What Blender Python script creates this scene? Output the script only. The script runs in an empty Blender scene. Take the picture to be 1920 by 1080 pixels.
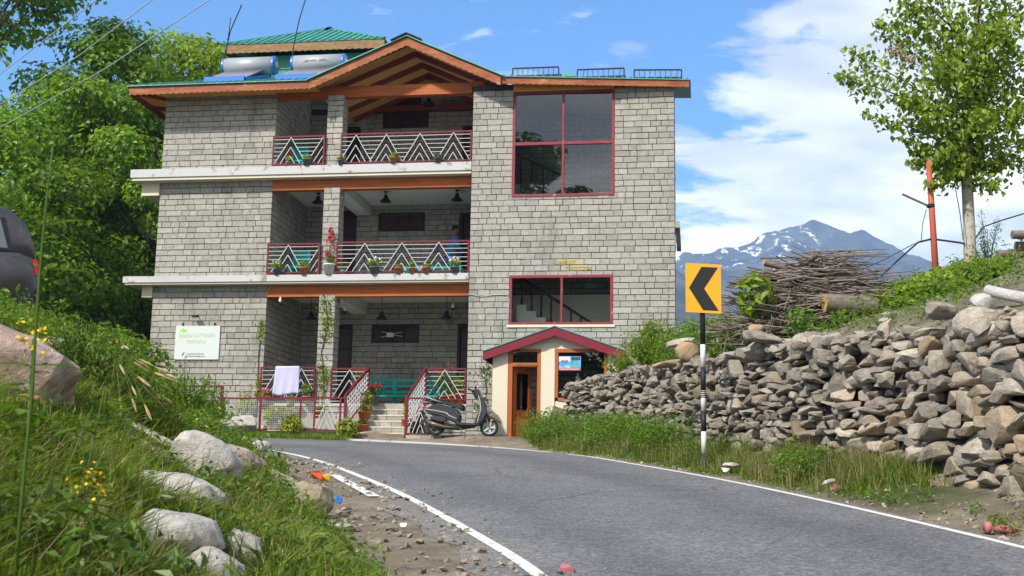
import bpy, bmesh, math, random
import numpy as np
from mathutils import Matrix, Vector
random.seed(7); rng = np.random.default_rng(7)
R = math.radians
S = bpy.context.scene
COL = S.collection

# ------------------------------------------------------------------ camera
cam_d = bpy.data.cameras.new('camera'); cam = bpy.data.objects.new('camera', cam_d); COL.objects.link(cam)
cam_d.sensor_width = 36; cam_d.lens = 43.01; cam_d.clip_start = 0.05; cam_d.clip_end = 20000
CAM = Vector((0, 0, 1.15))
CAMR = Matrix.Rotation(R(90 + 9.9), 3, 'X') @ Matrix.Rotation(R(1.0), 3, 'Z')
cam.location = CAM; cam.rotation_euler = CAMR.to_euler()
cam_d.dof.use_dof = True; cam_d.dof.focus_distance = 24; cam_d.dof.aperture_fstop = 9
S.camera = cam

# ------------------------------------------------------------------ sun and sky
SUN_EL, SUN_AZ = 42.0, 222.0            # azimuth clockwise from +Y : behind the camera, to its left
az, el = R(SUN_AZ), R(SUN_EL)
sdir = Vector((math.sin(az) * math.cos(el), math.cos(az) * math.cos(el), math.sin(el)))
sun_d = bpy.data.lights.new('sun', 'SUN'); sun = bpy.data.objects.new('sun', sun_d); COL.objects.link(sun)
sun_d.energy = 2.9; sun_d.angle = R(3.5); sun_d.color = (1.0, .95, .87)
sun.rotation_euler = (-sdir).to_track_quat('-Z', 'Y').to_euler()

W = bpy.data.worlds.new('World'); S.world = W; W.use_nodes = True
nt = W.node_tree; nt.nodes.clear()
def N_(nt, t, **k):
    n = nt.nodes.new(t)
    for a, b in k.items():
        if a.startswith('i_'):
            key = a[2:]; key = int(key) if key.isdigit() else key
            n.inputs[key].default_value = b
        else: setattr(n, a, b)
    return n
def math_(nt, op, a, b=None, c=None, clamp=False):
    n = nt.nodes.new('ShaderNodeMath'); n.operation = op; n.use_clamp = clamp
    for i, v in enumerate((a, b, c)):
        if v is None: continue
        if isinstance(v, (int, float)): n.inputs[i].default_value = v
        else: nt.links.new(v, n.inputs[i])
    return n.outputs[0]
def mixc(nt, fac, a, b, mode='MIX'):
    n = nt.nodes.new('ShaderNodeMix'); n.data_type = 'RGBA'; n.blend_type = mode
    for s, v in ((n.inputs[0], fac), (n.inputs[6], a), (n.inputs[7], b)):
        if isinstance(v, (int, float)): s.default_value = v
        elif isinstance(v, tuple): s.default_value = v if len(v) == 4 else (*v, 1)
        else: nt.links.new(v, s)
    return n.outputs[2]
def ramp(nt, fac, stops):
    n = nt.nodes.new('ShaderNodeValToRGB'); e = n.color_ramp.elements
    while len(e) < len(stops): e.new(.5)
    for el_, (p, c) in zip(e, stops): el_.position = p; el_.color = (c, c, c, 1) if isinstance(c, (int, float)) else (*c, 1)
    nt.links.new(fac, n.inputs[0]); return n.outputs[0]
def noise(nt, vec, scale, detail=5, rough=.55, dist=0.0):
    n = nt.nodes.new('ShaderNodeTexNoise'); n.inputs['Scale'].default_value = scale; n.inputs['Detail'].default_value = detail
    n.inputs['Roughness'].default_value = rough; n.inputs['Distortion'].default_value = dist
    if vec is not None: nt.links.new(vec, n.inputs['Vector'])
    return n.outputs['Fac']
def mapping(nt, vec, scale=(1, 1, 1), loc=(0, 0, 0), rot=(0, 0, 0)):
    n = nt.nodes.new('ShaderNodeMapping'); n.inputs['Scale'].default_value = scale; n.inputs['Location'].default_value = loc
    n.inputs['Rotation'].default_value = rot; nt.links.new(vec, n.inputs['Vector']); return n.outputs[0]

sky = N_(nt, 'ShaderNodeTexSky', sky_type='NISHITA', sun_disc=False)
sky.sun_elevation = el; sky.sun_rotation = az; sky.altitude = 2000; sky.air_density = 1.0; sky.dust_density = .3; sky.ozone_density = 1.5
tc = N_(nt, 'ShaderNodeTexCoord'); gen = tc.outputs['Generated']
sep = nt.nodes.new('ShaderNodeSeparateXYZ'); nt.links.new(gen, sep.inputs[0])
zc = math_(nt, 'ADD', math_(nt, 'MAXIMUM', sep.outputs[2], 0.0), .22)
cmb = nt.nodes.new('ShaderNodeCombineXYZ')
nt.links.new(math_(nt, 'DIVIDE', sep.outputs[0], zc), cmb.inputs[0]); nt.links.new(math_(nt, 'DIVIDE', sep.outputs[1], zc), cmb.inputs[1])
pl = cmb.outputs[0]
# one cloud bank lies over the far right (north-east) of the valley; elsewhere small scattered clouds, a low band, and cover added behind the camera
dotn = nt.nodes.new('ShaderNodeVectorMath'); dotn.operation = 'DOT_PRODUCT'
nt.links.new(gen, dotn.inputs[0])
BANK_N = Vector((0.80, 0.17, -0.58)).normalized(); dotn.inputs[1].default_value = BANK_N
bank = dotn.outputs['Value']
n1 = noise(nt, mapping(nt, pl, (1.0, 1.35, 1), (3.1, 1.7, 0), (0, 0, .5)), 2.6, 9, .58, .35)
n2 = noise(nt, mapping(nt, pl, (1.0, 1.7, 1), (7.3, 2.2, 0), (0, 0, .6)), 5.5, 10, .6, .5)
cov_bank = math_(nt, 'ADD', math_(nt, 'MULTIPLY', math_(nt, 'SUBTRACT', bank, .092), 19.0), math_(nt, 'MULTIPLY', math_(nt, 'SUBTRACT', n1, .5), 5.5))
cov_bank = math_(nt, 'ADD', cov_bank, math_(nt, 'MULTIPLY', math_(nt, 'SUBTRACT', n2, .5), 6.0))
cov_bank = math_(nt, 'SMOOTH_MIN', math_(nt, 'MAXIMUM', math_(nt, 'ADD', cov_bank, .1), 0), 1.0, .1)
cov_sc = math_(nt, 'MULTIPLY', math_(nt, 'SUBTRACT', math_(nt, 'ADD', math_(nt, 'MULTIPLY', n2, .6), math_(nt, 'MULTIPLY', n1, .4)), .535), 9.0, None, True)
low = math_(nt, 'ADD', math_(nt, 'MULTIPLY', math_(nt, 'SUBTRACT', .20, sep.outputs[2]), 5.0), math_(nt, 'MULTIPLY', math_(nt, 'SUBTRACT', n1, .52), 6.0), None, True)
rear = math_(nt, 'ADD', math_(nt, 'MULTIPLY', math_(nt, 'SUBTRACT', -.15, sep.outputs[1]), 3.0), math_(nt, 'MULTIPLY', math_(nt, 'SUBTRACT', n2, .5), 5.0), None, True)  # unseen cloud behind the camera, added to whiten the ambient light
cov = math_(nt, 'MAXIMUM', cov_bank, math_(nt, 'MULTIPLY', cov_sc, .8), None, True)
cov = math_(nt, 'MAXIMUM', cov, math_(nt, 'MULTIPLY', math_(nt, 'MAXIMUM', low, rear), .92), None, True)
n3 = noise(nt, mapping(nt, pl, (1, 1.3, 1), (1.3, 5.2, 0)), 2.1, 7, .55, .2)
ccol = ramp(nt, n3, [(.38, (.50, .54, .62)), (.50, (.76, .79, .845)), (.60, (1.08, 1.08, 1.08))])
CLOUD_K, SKY_STRENGTH = 6.6, .11
cl = N_(nt, 'ShaderNodeVectorMath', operation='SCALE'); nt.links.new(ccol, cl.inputs[0]); cl.inputs['Scale'].default_value = CLOUD_K
skyc = mixc(nt, 1.0, sky.outputs[0], (.56, .87, 1.10, 1), 'MULTIPLY')
mx = mixc(nt, cov, skyc, cl.outputs[0])
bg = N_(nt, 'ShaderNodeBackground'); nt.links.new(mx, bg.inputs[0]); bg.inputs[1].default_value = SKY_STRENGTH
ow = N_(nt, 'ShaderNodeOutputWorld'); nt.links.new(bg.outputs[0], ow.inputs[0])
W.cycles.sampling_method = 'MANUAL'; W.cycles.sample_map_resolution = 512

S.view_settings.view_transform = 'Standard'; S.view_settings.look = 'None'; S.view_settings.gamma = 1
S.view_settings.use_curve_mapping = False; S.view_settings.exposure = 1.15
S.render.engine = 'CYCLES'
S.cycles.max_bounces = 6; S.cycles.transparent_max_bounces = 12; S.cycles.volume_bounces = 0
S.cycles.caustics_reflective = False; S.cycles.caustics_refractive = False
S.cycles.use_denoising = True; S.cycles.sample_clamp_indirect = 6

# ------------------------------------------------------------------ materials
MATS = {}
def mat(name, col, rough=.8, var=.25, vscale=6.0, col2=None, bump=.0, bscale=40.0, metal=0.0, tone=True, spec=.3, stretch=(1, 1, 1), stain=None, stain_scale=3.0, stain_lo=.55, stain_hi=.7, obj=True, rnd=0.0, rcol=None, sstretch=(1, 1, 1)):
    """principled surface: colour x per-face 'tone', broken up by noise; col2 mixes in by noise; stain = second colour with a mask of its own shape"""
    m = bpy.data.materials.new(name); m.use_nodes = True; t = m.node_tree; t.nodes.clear()
    out = N_(t, 'ShaderNodeOutputMaterial'); b = N_(t, 'ShaderNodeBsdfPrincipled'); t.links.new(b.outputs[0], out.inputs[0])
    tcn = N_(t, 'ShaderNodeTexCoord'); v = mapping(t, tcn.outputs['Object'], stretch)
    c = mixc(t, 0.0, (*col, 1), (*col, 1))
    nz = noise(t, v, vscale, 6, .6)
    if col2 is not None: c = mixc(t, ramp(t, nz, [(.38, 0.0), (.66, 1.0)]), col, col2)
    if rcol is not None:
        oi2 = N_(t, 'ShaderNodeObjectInfo'); c = mixc(t, math_(t, 'MULTIPLY', math_(t, 'SUBTRACT', math_(t, 'FRACT', math_(t, 'MULTIPLY', oi2.outputs['Random'], 9.7)), .55), 2.2, None, True), c, rcol)
    f = math_(t, 'ADD', math_(t, 'MULTIPLY', noise(t, v, vscale * 3.3, 5, .65), 2 * var), 1 - var)
    if tone:
        a = N_(t, 'ShaderNodeAttribute', attribute_name='tone'); f = math_(t, 'MULTIPLY', f, a.outputs['Fac'])
    if rnd:
        oi = N_(t, 'ShaderNodeObjectInfo'); f = math_(t, 'MULTIPLY', f, math_(t, 'ADD', math_(t, 'MULTIPLY', oi.outputs['Random'], 2 * rnd), 1 - rnd))
    if stain is not None:
        sm = ramp(t, noise(t, mapping(t, tcn.outputs['Object'], sstretch, (4, 9, 2)), stain_scale, 8, .65), [(stain_lo, 0.0), (stain_hi, 1.0)])
        c = mixc(t, sm, c, stain)
    vm = N_(t, 'ShaderNodeVectorMath', operation='SCALE'); t.links.new(c, vm.inputs[0]); t.links.new(f, vm.inputs['Scale'])
    t.links.new(vm.outputs[0], b.inputs['Base Color'])
    b.inputs['Roughness'].default_value = rough; b.inputs['Metallic'].default_value = metal; b.inputs['Specular IOR Level'].default_value = spec
    if bump:
        bp = N_(t, 'ShaderNodeBump'); bp.inputs['Strength'].default_value = bump; bp.inputs['Distance'].default_value = .02
        t.links.new(noise(t, v, bscale, 6, .65), bp.inputs['Height']); t.links.new(bp.outputs[0], b.inputs['Normal'])
    MATS[name] = m; return m
def leafmat(name, col, col2=None, trans=.4, rough=.45):
    m = bpy.data.materials.new(name); m.use_nodes = True; t = m.node_tree; t.nodes.clear()
    out = N_(t, 'ShaderNodeOutputMaterial'); a = N_(t, 'ShaderNodeAttribute', attribute_name='tone')
    fr = math_(t, 'FRACT', math_(t, 'MULTIPLY', a.outputs['Fac'], 7.31))
    c = mixc(t, fr, col, col2 or col)
    vm = N_(t, 'ShaderNodeVectorMath', operation='SCALE'); t.links.new(c, vm.inputs[0]); t.links.new(a.outputs['Fac'], vm.inputs['Scale'])
    d = N_(t, 'ShaderNodeBsdfDiffuse'); tr = N_(t, 'ShaderNodeBsdfTranslucent'); g = N_(t, 'ShaderNodeBsdfGlossy'); g.inputs['Roughness'].default_value = rough
    t.links.new(vm.outputs[0], d.inputs[0])
    v2 = mixc(t, 1.0, vm.outputs[0], (1.12, 1.15, .45, 1), 'MULTIPLY'); t.links.new(v2, tr.inputs[0])
    m1 = N_(t, 'ShaderNodeMixShader'); m1.inputs[0].default_value = trans; t.links.new(d.outputs[0], m1.inputs[1]); t.links.new(tr.outputs[0], m1.inputs[2])
    m2 = N_(t, 'ShaderNodeMixShader'); m2.inputs[0].default_value = .022; t.links.new(m1.outputs[0], m2.inputs[1]); t.links.new(g.outputs[0], m2.inputs[2])
    t.links.new(m2.outputs[0], out.inputs[0]); MATS[name] = m; return m
def glassmat(name, tint=(.6, .65, .65), refl=1.0):
    m = bpy.data.materials.new(name); m.use_nodes = True; t = m.node_tree; t.nodes.clear()
    out = N_(t, 'ShaderNodeOutputMaterial'); tr = N_(t, 'ShaderNodeBsdfTransparent'); tr.inputs[0].default_value = (*tint, 1)
    g = N_(t, 'ShaderNodeBsdfGlossy'); g.inputs['Roughness'].default_value = .0
    fn = N_(t, 'ShaderNodeFresnel'); fn.inputs['IOR'].default_value = 1.6
    mx_ = N_(t, 'ShaderNodeMixShader'); t.links.new(math_(t, 'MULTIPLY', fn.outputs[0], 1.8 * refl, None, True), mx_.inputs[0]); t.links.new(tr.outputs[0], mx_.inputs[1]); t.links.new(g.outputs[0], mx_.inputs[2])
    t.links.new(mx_.outputs[0], out.inputs[0]); MATS[name] = m; return m

mat('stone_block', (.300, .286, .252), .9, .28, 9, (.380, .360, .312), bump=1.0, bscale=55, stretch=(1, 1, 1.6), stain=(.20, .185, .155), stain_scale=1.5, stain_lo=.54, stain_hi=.80, sstretch=(1.3, 1.3, .35))
mat('mortar', (.045, .042, .038), .95, .2, 10)
mat('plaster_white', (.43, .43, .425), .8, .06, 3, stain=(.24, .21, .17), stain_scale=3.4, stain_lo=.575, stain_hi=.64)
mat('plaster_cream', (.55, .50, .38), .85, .06, 2)
mat('ceiling_white', (.62, .62, .58), .85, .06, 2)
mat('interior_white', (.80, .79, .72), .85, .06, 2)
mat('floor_stone', (.40, .38, .33), .8, .15, 4)
mat('orange_wood', (.40, .10, .012), .5, .22, 3, (.27, .058, .008), bump=.15, bscale=30, stretch=(.35, 3, 7), stain=(.48, .22, .07), stain_scale=2.2, stain_lo=.66, stain_hi=.85)
mat('soffit_wood', (.74, .36, .07), .6, .15, 4, (.66, .28, .05), stretch=(3, .5, 3))
mat('plank_tan', (.76, .48, .19), .7, .15, 4, (.66, .38, .13), stretch=(1, 4, 4))
mat('rafter_wood', (.20, .04, .012), .55, .2, 4)
mat('fascia_wood', (.20, .045, .012), .6, .3, 3, (.32, .11, .035), stretch=(.6, 2, 2.4), stain=(.55, .36, .24), stain_scale=1.6, stain_lo=.60, stain_hi=.72)
mat('fascia_brown', (.27, .15, .065), .75, .35, 4, (.16, .085, .04), stretch=(1, 1, 3))
mat('dark_wood', (.035, .012, .010), .45, .2, 6)
mat('brown_wood', (.12, .035, .016), .45, .2, 6)
mat('maroon_paint', (.135, .010, .017), .45, .15, 8, stain=(.30, .14, .12), stain_scale=14, stain_lo=.66, stain_hi=.72)
mat('window_frame', (.20, .022, .032), .55, .15, 8, stain=(.40, .25, .22), stain_scale=5, stain_lo=.60, stain_hi=.68)
mat('silver_paint', (.45, .45, .445), .4, .08, 8, metal=.0, spec=.5)
mat('green_metal', (.045, .235, .18), .42, .12, 3, (.085, .30, .245), spec=.5)
mat('green_sheet', (.05, .20, .15), .5, .15, 2)
mat('red_wood', (.34, .085, .018), .5, .2, 5, stretch=(2, 2, .5))
mat('door_panel', (.50, .26, .06), .55, .15, 4, stretch=(3, 3, .6))
mat('red_fascia', (.155, .008, .020), .6, .1, 6)
mat('blue_paint', (.012, .13, .48), .35, .1, 8, spec=.5)
mat('tank_grey', (.27, .285, .30), .4, .05, 3, spec=.6)
mat('tube_dark', (.34, .345, .39), .2, .05, 3, spec=.6)
mat('black_metal', (.012, .012, .014), .45, .1, 8)
mat('teal_paint', (.0, .36, .31), .5, .15, 8)
mat('terracotta', (.42, .13, .06), .8, .15, 10)
mat('pot_grey', (.10, .11, .13), .7, .15, 10)
mat('pot_white', (.55, .54, .50), .7, .12, 10)
mat('towel', (.45, .44, .60), .95, .06, 12, bump=.2, bscale=200)
mat('sign_white', (.50, .54, .52), .5, .05, 3)
mat('sign_green', (.25, .55, .02), .5, .05, 3)
mat('sign_text', (.36, .39, .30), .6, .05, 3)
mat('sign_text_green', (.34, .45, .16), .6, .05, 3)
mat('ink', (.05, .05, .05), .6, .05, 3)
mat('yellow_stone', (.41, .365, .21), .85, .2, 9, (.34, .32, .22))
mat('yellow_ink', (.42, .30, .03), .8, .1, 9)
mat('sign_yellow', (.80, .34, .008), .45, .10, 5, spec=.4, stain=(.50, .24, .04), stain_scale=9, stain_lo=.60, stain_hi=.72)
mat('sign_black', (.016, .017, .018), .5, .25, 12, stain=(.09, .085, .08), stain_scale=14, stain_lo=.62, stain_hi=.72)
mat('post_black', (.014, .015, .018), .6, .2, 12, stain=(.10, .09, .08), stain_scale=30, stain_lo=.62, stain_hi=.7)
mat('post_white', (.52, .50, .47), .7, .12, 12, stain=(.28, .24, .2), stain_scale=22, stain_lo=.58, stain_hi=.68)
def asphalt():
    m = bpy.data.materials.new('asphalt'); m.use_nodes = True; t = m.node_tree; t.nodes.clear(); out = N_(t, 'ShaderNodeOutputMaterial'); b = N_(t, 'ShaderNodeBsdfPrincipled'); t.links.new(b.outputs[0], out.inputs[0])
    v = N_(t, 'ShaderNodeTexCoord').outputs['Object']; c = mixc(t, ramp(t, noise(t, v, .55, 5, .6), [(.35, 0), (.65, 1)]), (.128, .129, .131), (.165, .165, .166))
    vo = N_(t, 'ShaderNodeTexVoronoi'); vo.inputs['Scale'].default_value = 48; t.links.new(v, vo.inputs['Vector']); sx = nt.nodes.new('ShaderNodeSeparateColor') if False else N_(t, 'ShaderNodeSeparateColor'); t.links.new(vo.outputs['Color'], sx.inputs[0])
    f = math_(t, 'ADD', math_(t, 'MULTIPLY', math_(t, 'POWER', sx.outputs[0], 2.0), .85), .62); f = math_(t, 'MULTIPLY', f, math_(t, 'ADD', math_(t, 'MULTIPLY', noise(t, v, 9, 6, .7), .7), .65))
    ac = N_(t, 'ShaderNodeAttribute', attribute_name='across').outputs['Fac']; nn = math_(t, 'MULTIPLY', math_(t, 'SUBTRACT', noise(t, v, .8, 5, .6), .5), .22); ac = math_(t, 'ADD', ac, nn)
    c = mixc(t, ramp(t, ac, [(0, .0), (.16, 0), (.27, .5), (.40, .0), (.60, 0), (.73, .5), (.86, 0)]), c, (.085, .088, .095))
    c = mixc(t, ramp(t, math_(t, 'ADD', ac, math_(t, 'MULTIPLY', math_(t, 'SUBTRACT', noise(t, v, 5, 6, .7), .5), .12)), [(0, .75), (.07, .45), (.14, .0), (.93, .0), (.985, .6)]), c, (.21, .185, .15))
    crk = N_(t, 'ShaderNodeTexVoronoi', feature='DISTANCE_TO_EDGE'); crk.inputs['Scale'].default_value = .42; t.links.new(mixc(t, .12, v, N_(t, 'ShaderNodeTexNoise', i_Scale=3.0).outputs['Color']), crk.inputs['Vector'])
    c = mixc(t, math_(t, 'MULTIPLY', ramp(t, crk.outputs['Distance'], [(0, 1), (.006, .6), (.012, 0)]), ramp(t, noise(t, v, .35, 3), [(.5, 0), (.6, .7)])), c, (.04, .04, .042))
    vm = N_(t, 'ShaderNodeVectorMath', operation='SCALE'); t.links.new(c, vm.inputs[0]); t.links.new(f, vm.inputs['Scale']); t.links.new(vm.outputs[0], b.inputs['Base Color']); b.inputs['Roughness'].default_value = .8; b.inputs['Specular IOR Level'].default_value = .3
    bp = N_(t, 'ShaderNodeBump'); bp.inputs['Strength'].default_value = .7; bp.inputs['Distance'].default_value = .012; t.links.new(vo.outputs['Distance'], bp.inputs['Height']); t.links.new(bp.outputs[0], b.inputs['Normal']); MATS['asphalt'] = m
asphalt()
mat('line_paint', (.58, .57, .54), .7, .12, 20, stain=(.17, .168, .165), stain_scale=17, stain_lo=.56, stain_hi=.66)
mat('rock', (.265, .228, .178), .9, .36, 4, (.40, .352, .28), bump=1.0, bscale=14, rnd=.36, rcol=(.30, .215, .13), stretch=(1, 1, 1.7), stain=(.20, .135, .07), stain_scale=2.2, stain_lo=.60, stain_hi=.76)
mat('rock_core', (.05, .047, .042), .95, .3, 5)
mat('rock_yellow', (.33, .225, .12), .9, .3, 5, (.24, .19, .13), bump=.6, bscale=26)
mat('boulder_tan', (.34, .28, .19), .9, .3, 6, (.25, .20, .135), bump=1.0, bscale=30)
mat('boulder_pale', (.46, .43, .39), .9, .30, 6, (.34, .315, .28), bump=1.0, bscale=34, stain=(.32, .23, .15), stain_scale=3, stain_lo=.6, stain_hi=.75)
mat('boulder_pink', (.36, .255, .20), .9, .42, 7, (.23, .185, .16), bump=1.0, bscale=30, stain=(.34, .30, .26), stain_scale=7, stain_lo=.5, stain_hi=.62)
mat('flag_orange', (.36, .17, .07), .85, .2, 5, (.27, .13, .06), bump=.5, bscale=20)
mat('bark', (.09, .07, .05), .9, .35, 6, (.05, .04, .03), bump=.8, bscale=25, stretch=(1, 1, .35))
mat('bark_pale', (.40, .37, .31), .85, .2, 5, (.25, .22, .17), bump=.5, bscale=22, stretch=(1, 1, 2.5), stain=(.12, .075, .04), stain_scale=5, stain_lo=.6, stain_hi=.68)
mat('stick', (.17, .138, .112), .9, .25, 8)
mat('log_bark', (.135, .105, .08), .9, .35, 7, (.22, .19, .16), bump=.9, bscale=30, stretch=(1, 3, 3))
mat('log_end', (.42, .25, .10), .85, .2, 14)
mat('pole_red', (.36, .075, .035), .6, .2, 8)
mat('cable', (.03, .03, .032), .5, .1, 5)
mat('cable_pale', (.35, .36, .37), .5, .1, 5)
mat('skin', (.25, .13, .085), .6, .05, 5)
mat('hair', (.012, .010, .009), .6, .1, 9)
mat('cloth_blue', (.03, .20, .60), .85, .15, 9)
mat('cloth_navy', (.04, .12, .46), .85, .15, 9)
mat('scooter_black', (.030, .031, .034), .28, .06, 5, spec=.6)
mat('seat_vinyl', (.022, .024, .036), .5, .1, 9)
mat('tyre', (.022, .022, .022), .85, .15, 12)
mat('chrome', (.5, .5, .5), .25, .06, 6, metal=.9)
mat('engine_grey', (.13, .125, .115), .5, .2, 12, metal=.3)
mat('amber', (.55, .17, .01), .3, .05, 5)
mat('lamp_red', (.4, .015, .01), .3, .05, 5)
mat('car_paint', (.045, .043, .048), .3, .10, 5, stain=(.13, .105, .09), stain_scale=3.0, stain_lo=.52, stain_hi=.70, spec=.5)
mat('car_glass', (.10, .12, .14), .08, .05, 5, spec=.8)
mat('litter_white', (.70, .70, .72), .6, .1, 9)
mat('litter_pink', (.38, .12, .13), .55, .1, 9)
mat('litter_red', (.50, .07, .02), .5, .1, 9)
mat('litter_blue', (.02, .2, .6), .5, .1, 9)
mat('litter_yellow', (.7, .45, .05), .5, .1, 9)
mat('poster_blue', (.03, .16, .45), .5, .15, 6, (.10, .42, .60))
mat('poster_red', (.50, .06, .05), .5, .1, 6)
mat('poster_pale', (.52, .62, .72), .5, .15, 25)
mat('poster_green', (.16, .32, .25), .5, .1, 25)
mat('alloy', (.42, .43, .44), .35, .1, 6, spec=.5)
mat('exhaust_bronze', (.16, .12, .075), .4, .2, 12, metal=.5)
mat('pane_dark', (.05, .018, .013), .35, .1, 5, spec=.3)
mat('plate_dark', (.03, .03, .035), .6, .1, 5)
mat('bulb_glass', (.6, .62, .62), .15, .05, 5, spec=.8)
mat('soil', (.13, .10, .072), .95, .3, 6, (.19, .15, .11), bump=.6, bscale=40)
mat('dry_stalk', (.36, .27, .13), .85, .2, 8)
mat('petal_red', (.52, .01, .02), .6, .1, 9)
mat('petal_pink', (.55, .05, .14), .6, .1, 9)
mat('petal_yellow', (.75, .50, .01), .6, .1, 9)
mat('petal_white', (.7, .7, .68), .6, .1, 9)
leafmat('leaf_mid', (.085, .19, .02), (.20, .29, .026), .58)  # second colour paints in sunlit leaf tips, mixed leaf by leaf at random
leafmat('leaf_dark', (.058, .14, .018), (.10, .19, .024), .55)
leafmat('leaf_bright', (.14, .235, .016), (.23, .31, .02), .52)
leafmat('leaf_poplar', (.16, .25, .02), (.25, .33, .028), .52)
leafmat('leaf_lime', (.22, .27, .02), (.30, .33, .03), .45)
leafmat('leaf_weed', (.075, .15, .025), (.13, .20, .03), .4)
leafmat('grass', (.095, .175, .014), (.19, .25, .025), .45)
leafmat('grass_dry', (.26, .20, .09), (.20, .19, .07), .3)
glassmat('window_glass', (.84, .86, .85), .85); glassmat('window_glass_clear', (.93, .95, .93), .13)
glassmat('door_glass', (.72, .74, .72), .7)

# ------------------------------------------------------------------ mesh helpers
class MB:
    def __init__(s): s.v, s.f, s.t, s.m, s.n = [], [], [], [], 0
    def add(s, V, F, tone=1.0, mi=0):
        V = np.asarray(V, float); s.v.append(V)
        for q in F: s.f.append(tuple(int(i) + s.n for i in q))
        k = len(F); s.t.extend([tone] * k if np.isscalar(tone) else list(tone)); s.m.extend([mi] * k); s.n += len(V); return s
    def box(s, x0, x1, y0, y1, z0, z1, tone=1.0, mi=0):
        V = [(x0, y0, z0), (x1, y0, z0), (x1, y1, z0), (x0, y1, z0), (x0, y0, z1), (x1, y0, z1), (x1, y1, z1), (x0, y1, z1)]
        return s.add(V, [(0, 3, 2, 1), (4, 5, 6, 7), (0, 1, 5, 4), (1, 2, 6, 5), (2, 3, 7, 6), (3, 0, 4, 7)], tone, mi)
    def bar(s, a, b, w, h=None, up=(0, 0, 1), tone=1.0, mi=0):
        """square bar from a to b, w wide and h high"""
        h = h or w; a, b = Vector(a), Vector(b); d = (b - a).normalized(); up = Vector(up)
        if abs(d.dot(up)) > .99: up = Vector((0, 1, 0))
        sx = d.cross(up).normalized() * (w / 2); sy = sx.cross(d).normalized() * (h / 2)
        V = [a - sx - sy, a + sx - sy, a + sx + sy, a - sx + sy, b - sx - sy, b + sx - sy, b + sx + sy, b - sx + sy]
        return s.add(V, [(0, 3, 2, 1), (4, 5, 6, 7), (0, 1, 5, 4), (1, 2, 6, 5), (2, 3, 7, 6), (3, 0, 4, 7)], tone, mi)
    def tube(s, pts, rad, n=8, cap=True, tone=1.0, mi=0):
        pts = [Vector(p) for p in pts]; k = len(pts); rad = [rad] * k if np.isscalar(rad) else rad
        V, F = [], []; prev = None
        for i, p in enumerate(pts):
            d = (pts[min(i + 1, k - 1)] - pts[max(i - 1, 0)]).normalized()
            if prev is None: x = d.orthogonal().normalized()
            else:
                x = prev - d * prev.dot(d); x = x.normalized() if x.length > 1e-6 else d.orthogonal().normalized()
            prev = x; y = d.cross(x)
            for j in range(n):
                a = 2 * math.pi * j / n; V.append(p + (x * math.cos(a) + y * math.sin(a)) * rad[i])
        for i in range(k - 1):
            for j in range(n):
                F.append((i * n + j, i * n + (j + 1) % n, (i + 1) * n + (j + 1) % n, (i + 1) * n + j))
        if cap: F.append(tuple(range(n - 1, -1, -1))); F.append(tuple(range((k - 1) * n, k * n)))
        return s.add(V, F, tone, mi)
    def lathe(s, prof, n=14, c=(0, 0, 0), tone=1.0, mi=0, axis='Z', cap=True):
        V, F = [], []; k = len(prof)
        for r, z in prof:
            for j in range(n):
                a = 2 * math.pi * j / n; x, y = r * math.cos(a), r * math.sin(a)
                V.append((c[0] + x, c[1] + y, c[2] + z) if axis == 'Z' else (c[0] + z, c[1] + x, c[2] + y) if axis == 'X' else (c[0] + x, c[1] + z, c[2] + y))
        for i in range(k - 1):
            for j in range(n):
                q = (i * n + j, i * n + (j + 1) % n, (i + 1) * n + (j + 1) % n, (i + 1) * n + j); F.append(q if axis != 'Y' else q[::-1])
        if cap and prof[0][0] > 1e-4: F.append(tuple(range(n - 1, -1, -1)))
        if cap and prof[-1][0] > 1e-4: F.append(tuple(range((k - 1) * n, k * n)))
        return s.add(V, F, tone, mi)
    def prism(s, poly, d0, d1, plane='xz', tone=1.0, mi=0):
        """2D outline given depth: 'xz' = outline in x,z and depth along y; 'xy'; 'yz'"""
        k = len(poly); f = {'xz': lambda a, b, d: (a, d, b), 'xy': lambda a, b, d: (a, b, d), 'yz': lambda a, b, d: (d, a, b)}[plane]
        V = [f(a, b, d0) for a, b in poly] + [f(a, b, d1) for a, b in poly]
        F = [tuple(range(k)), tuple(range(2 * k - 1, k - 1, -1))] + [(i, i + k, (i + 1) % k + k, (i + 1) % k) for i in range(k)]
        return s.add(V, F, tone, mi)
    def puff(s, poly, hw, inset=.82, plane='xz', tone=1.0, mi=0, c=0.0, levels=((1, .80), (.86, .93), (.55, 1.0))):
        """side outline thickened to half width hw with rounded flanks"""
        k = len(poly); cx = sum(p[0] for p in poly) / k; cy = sum(p[1] for p in poly) / k
        L = [(-a, b) for a, b in levels] + [(a, b) for a, b in reversed(levels)]
        V, F = [], []
        for d, sc in L:
            for a, b in poly: V.append((cx + (a - cx) * sc, c + d * hw, cy + (b - cy) * sc))
        for i in range(len(L) - 1):
            for j in range(k): F.append((i * k + j, (i + 1) * k + j, (i + 1) * k + (j + 1) % k, i * k + (j + 1) % k))
        F.append(tuple(range(k))); F.append(tuple(range(len(L) * k - 1, (len(L) - 1) * k - 1, -1)))
        return s.add(V, F, tone, mi)
    def build(s, name, mats, parent=None, smooth=False, loc=None):
        return meshobj(name, np.concatenate(s.v) if s.v else np.zeros((0, 3)), s.f, mats, parent, s.t, s.m, smooth, loc)
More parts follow.
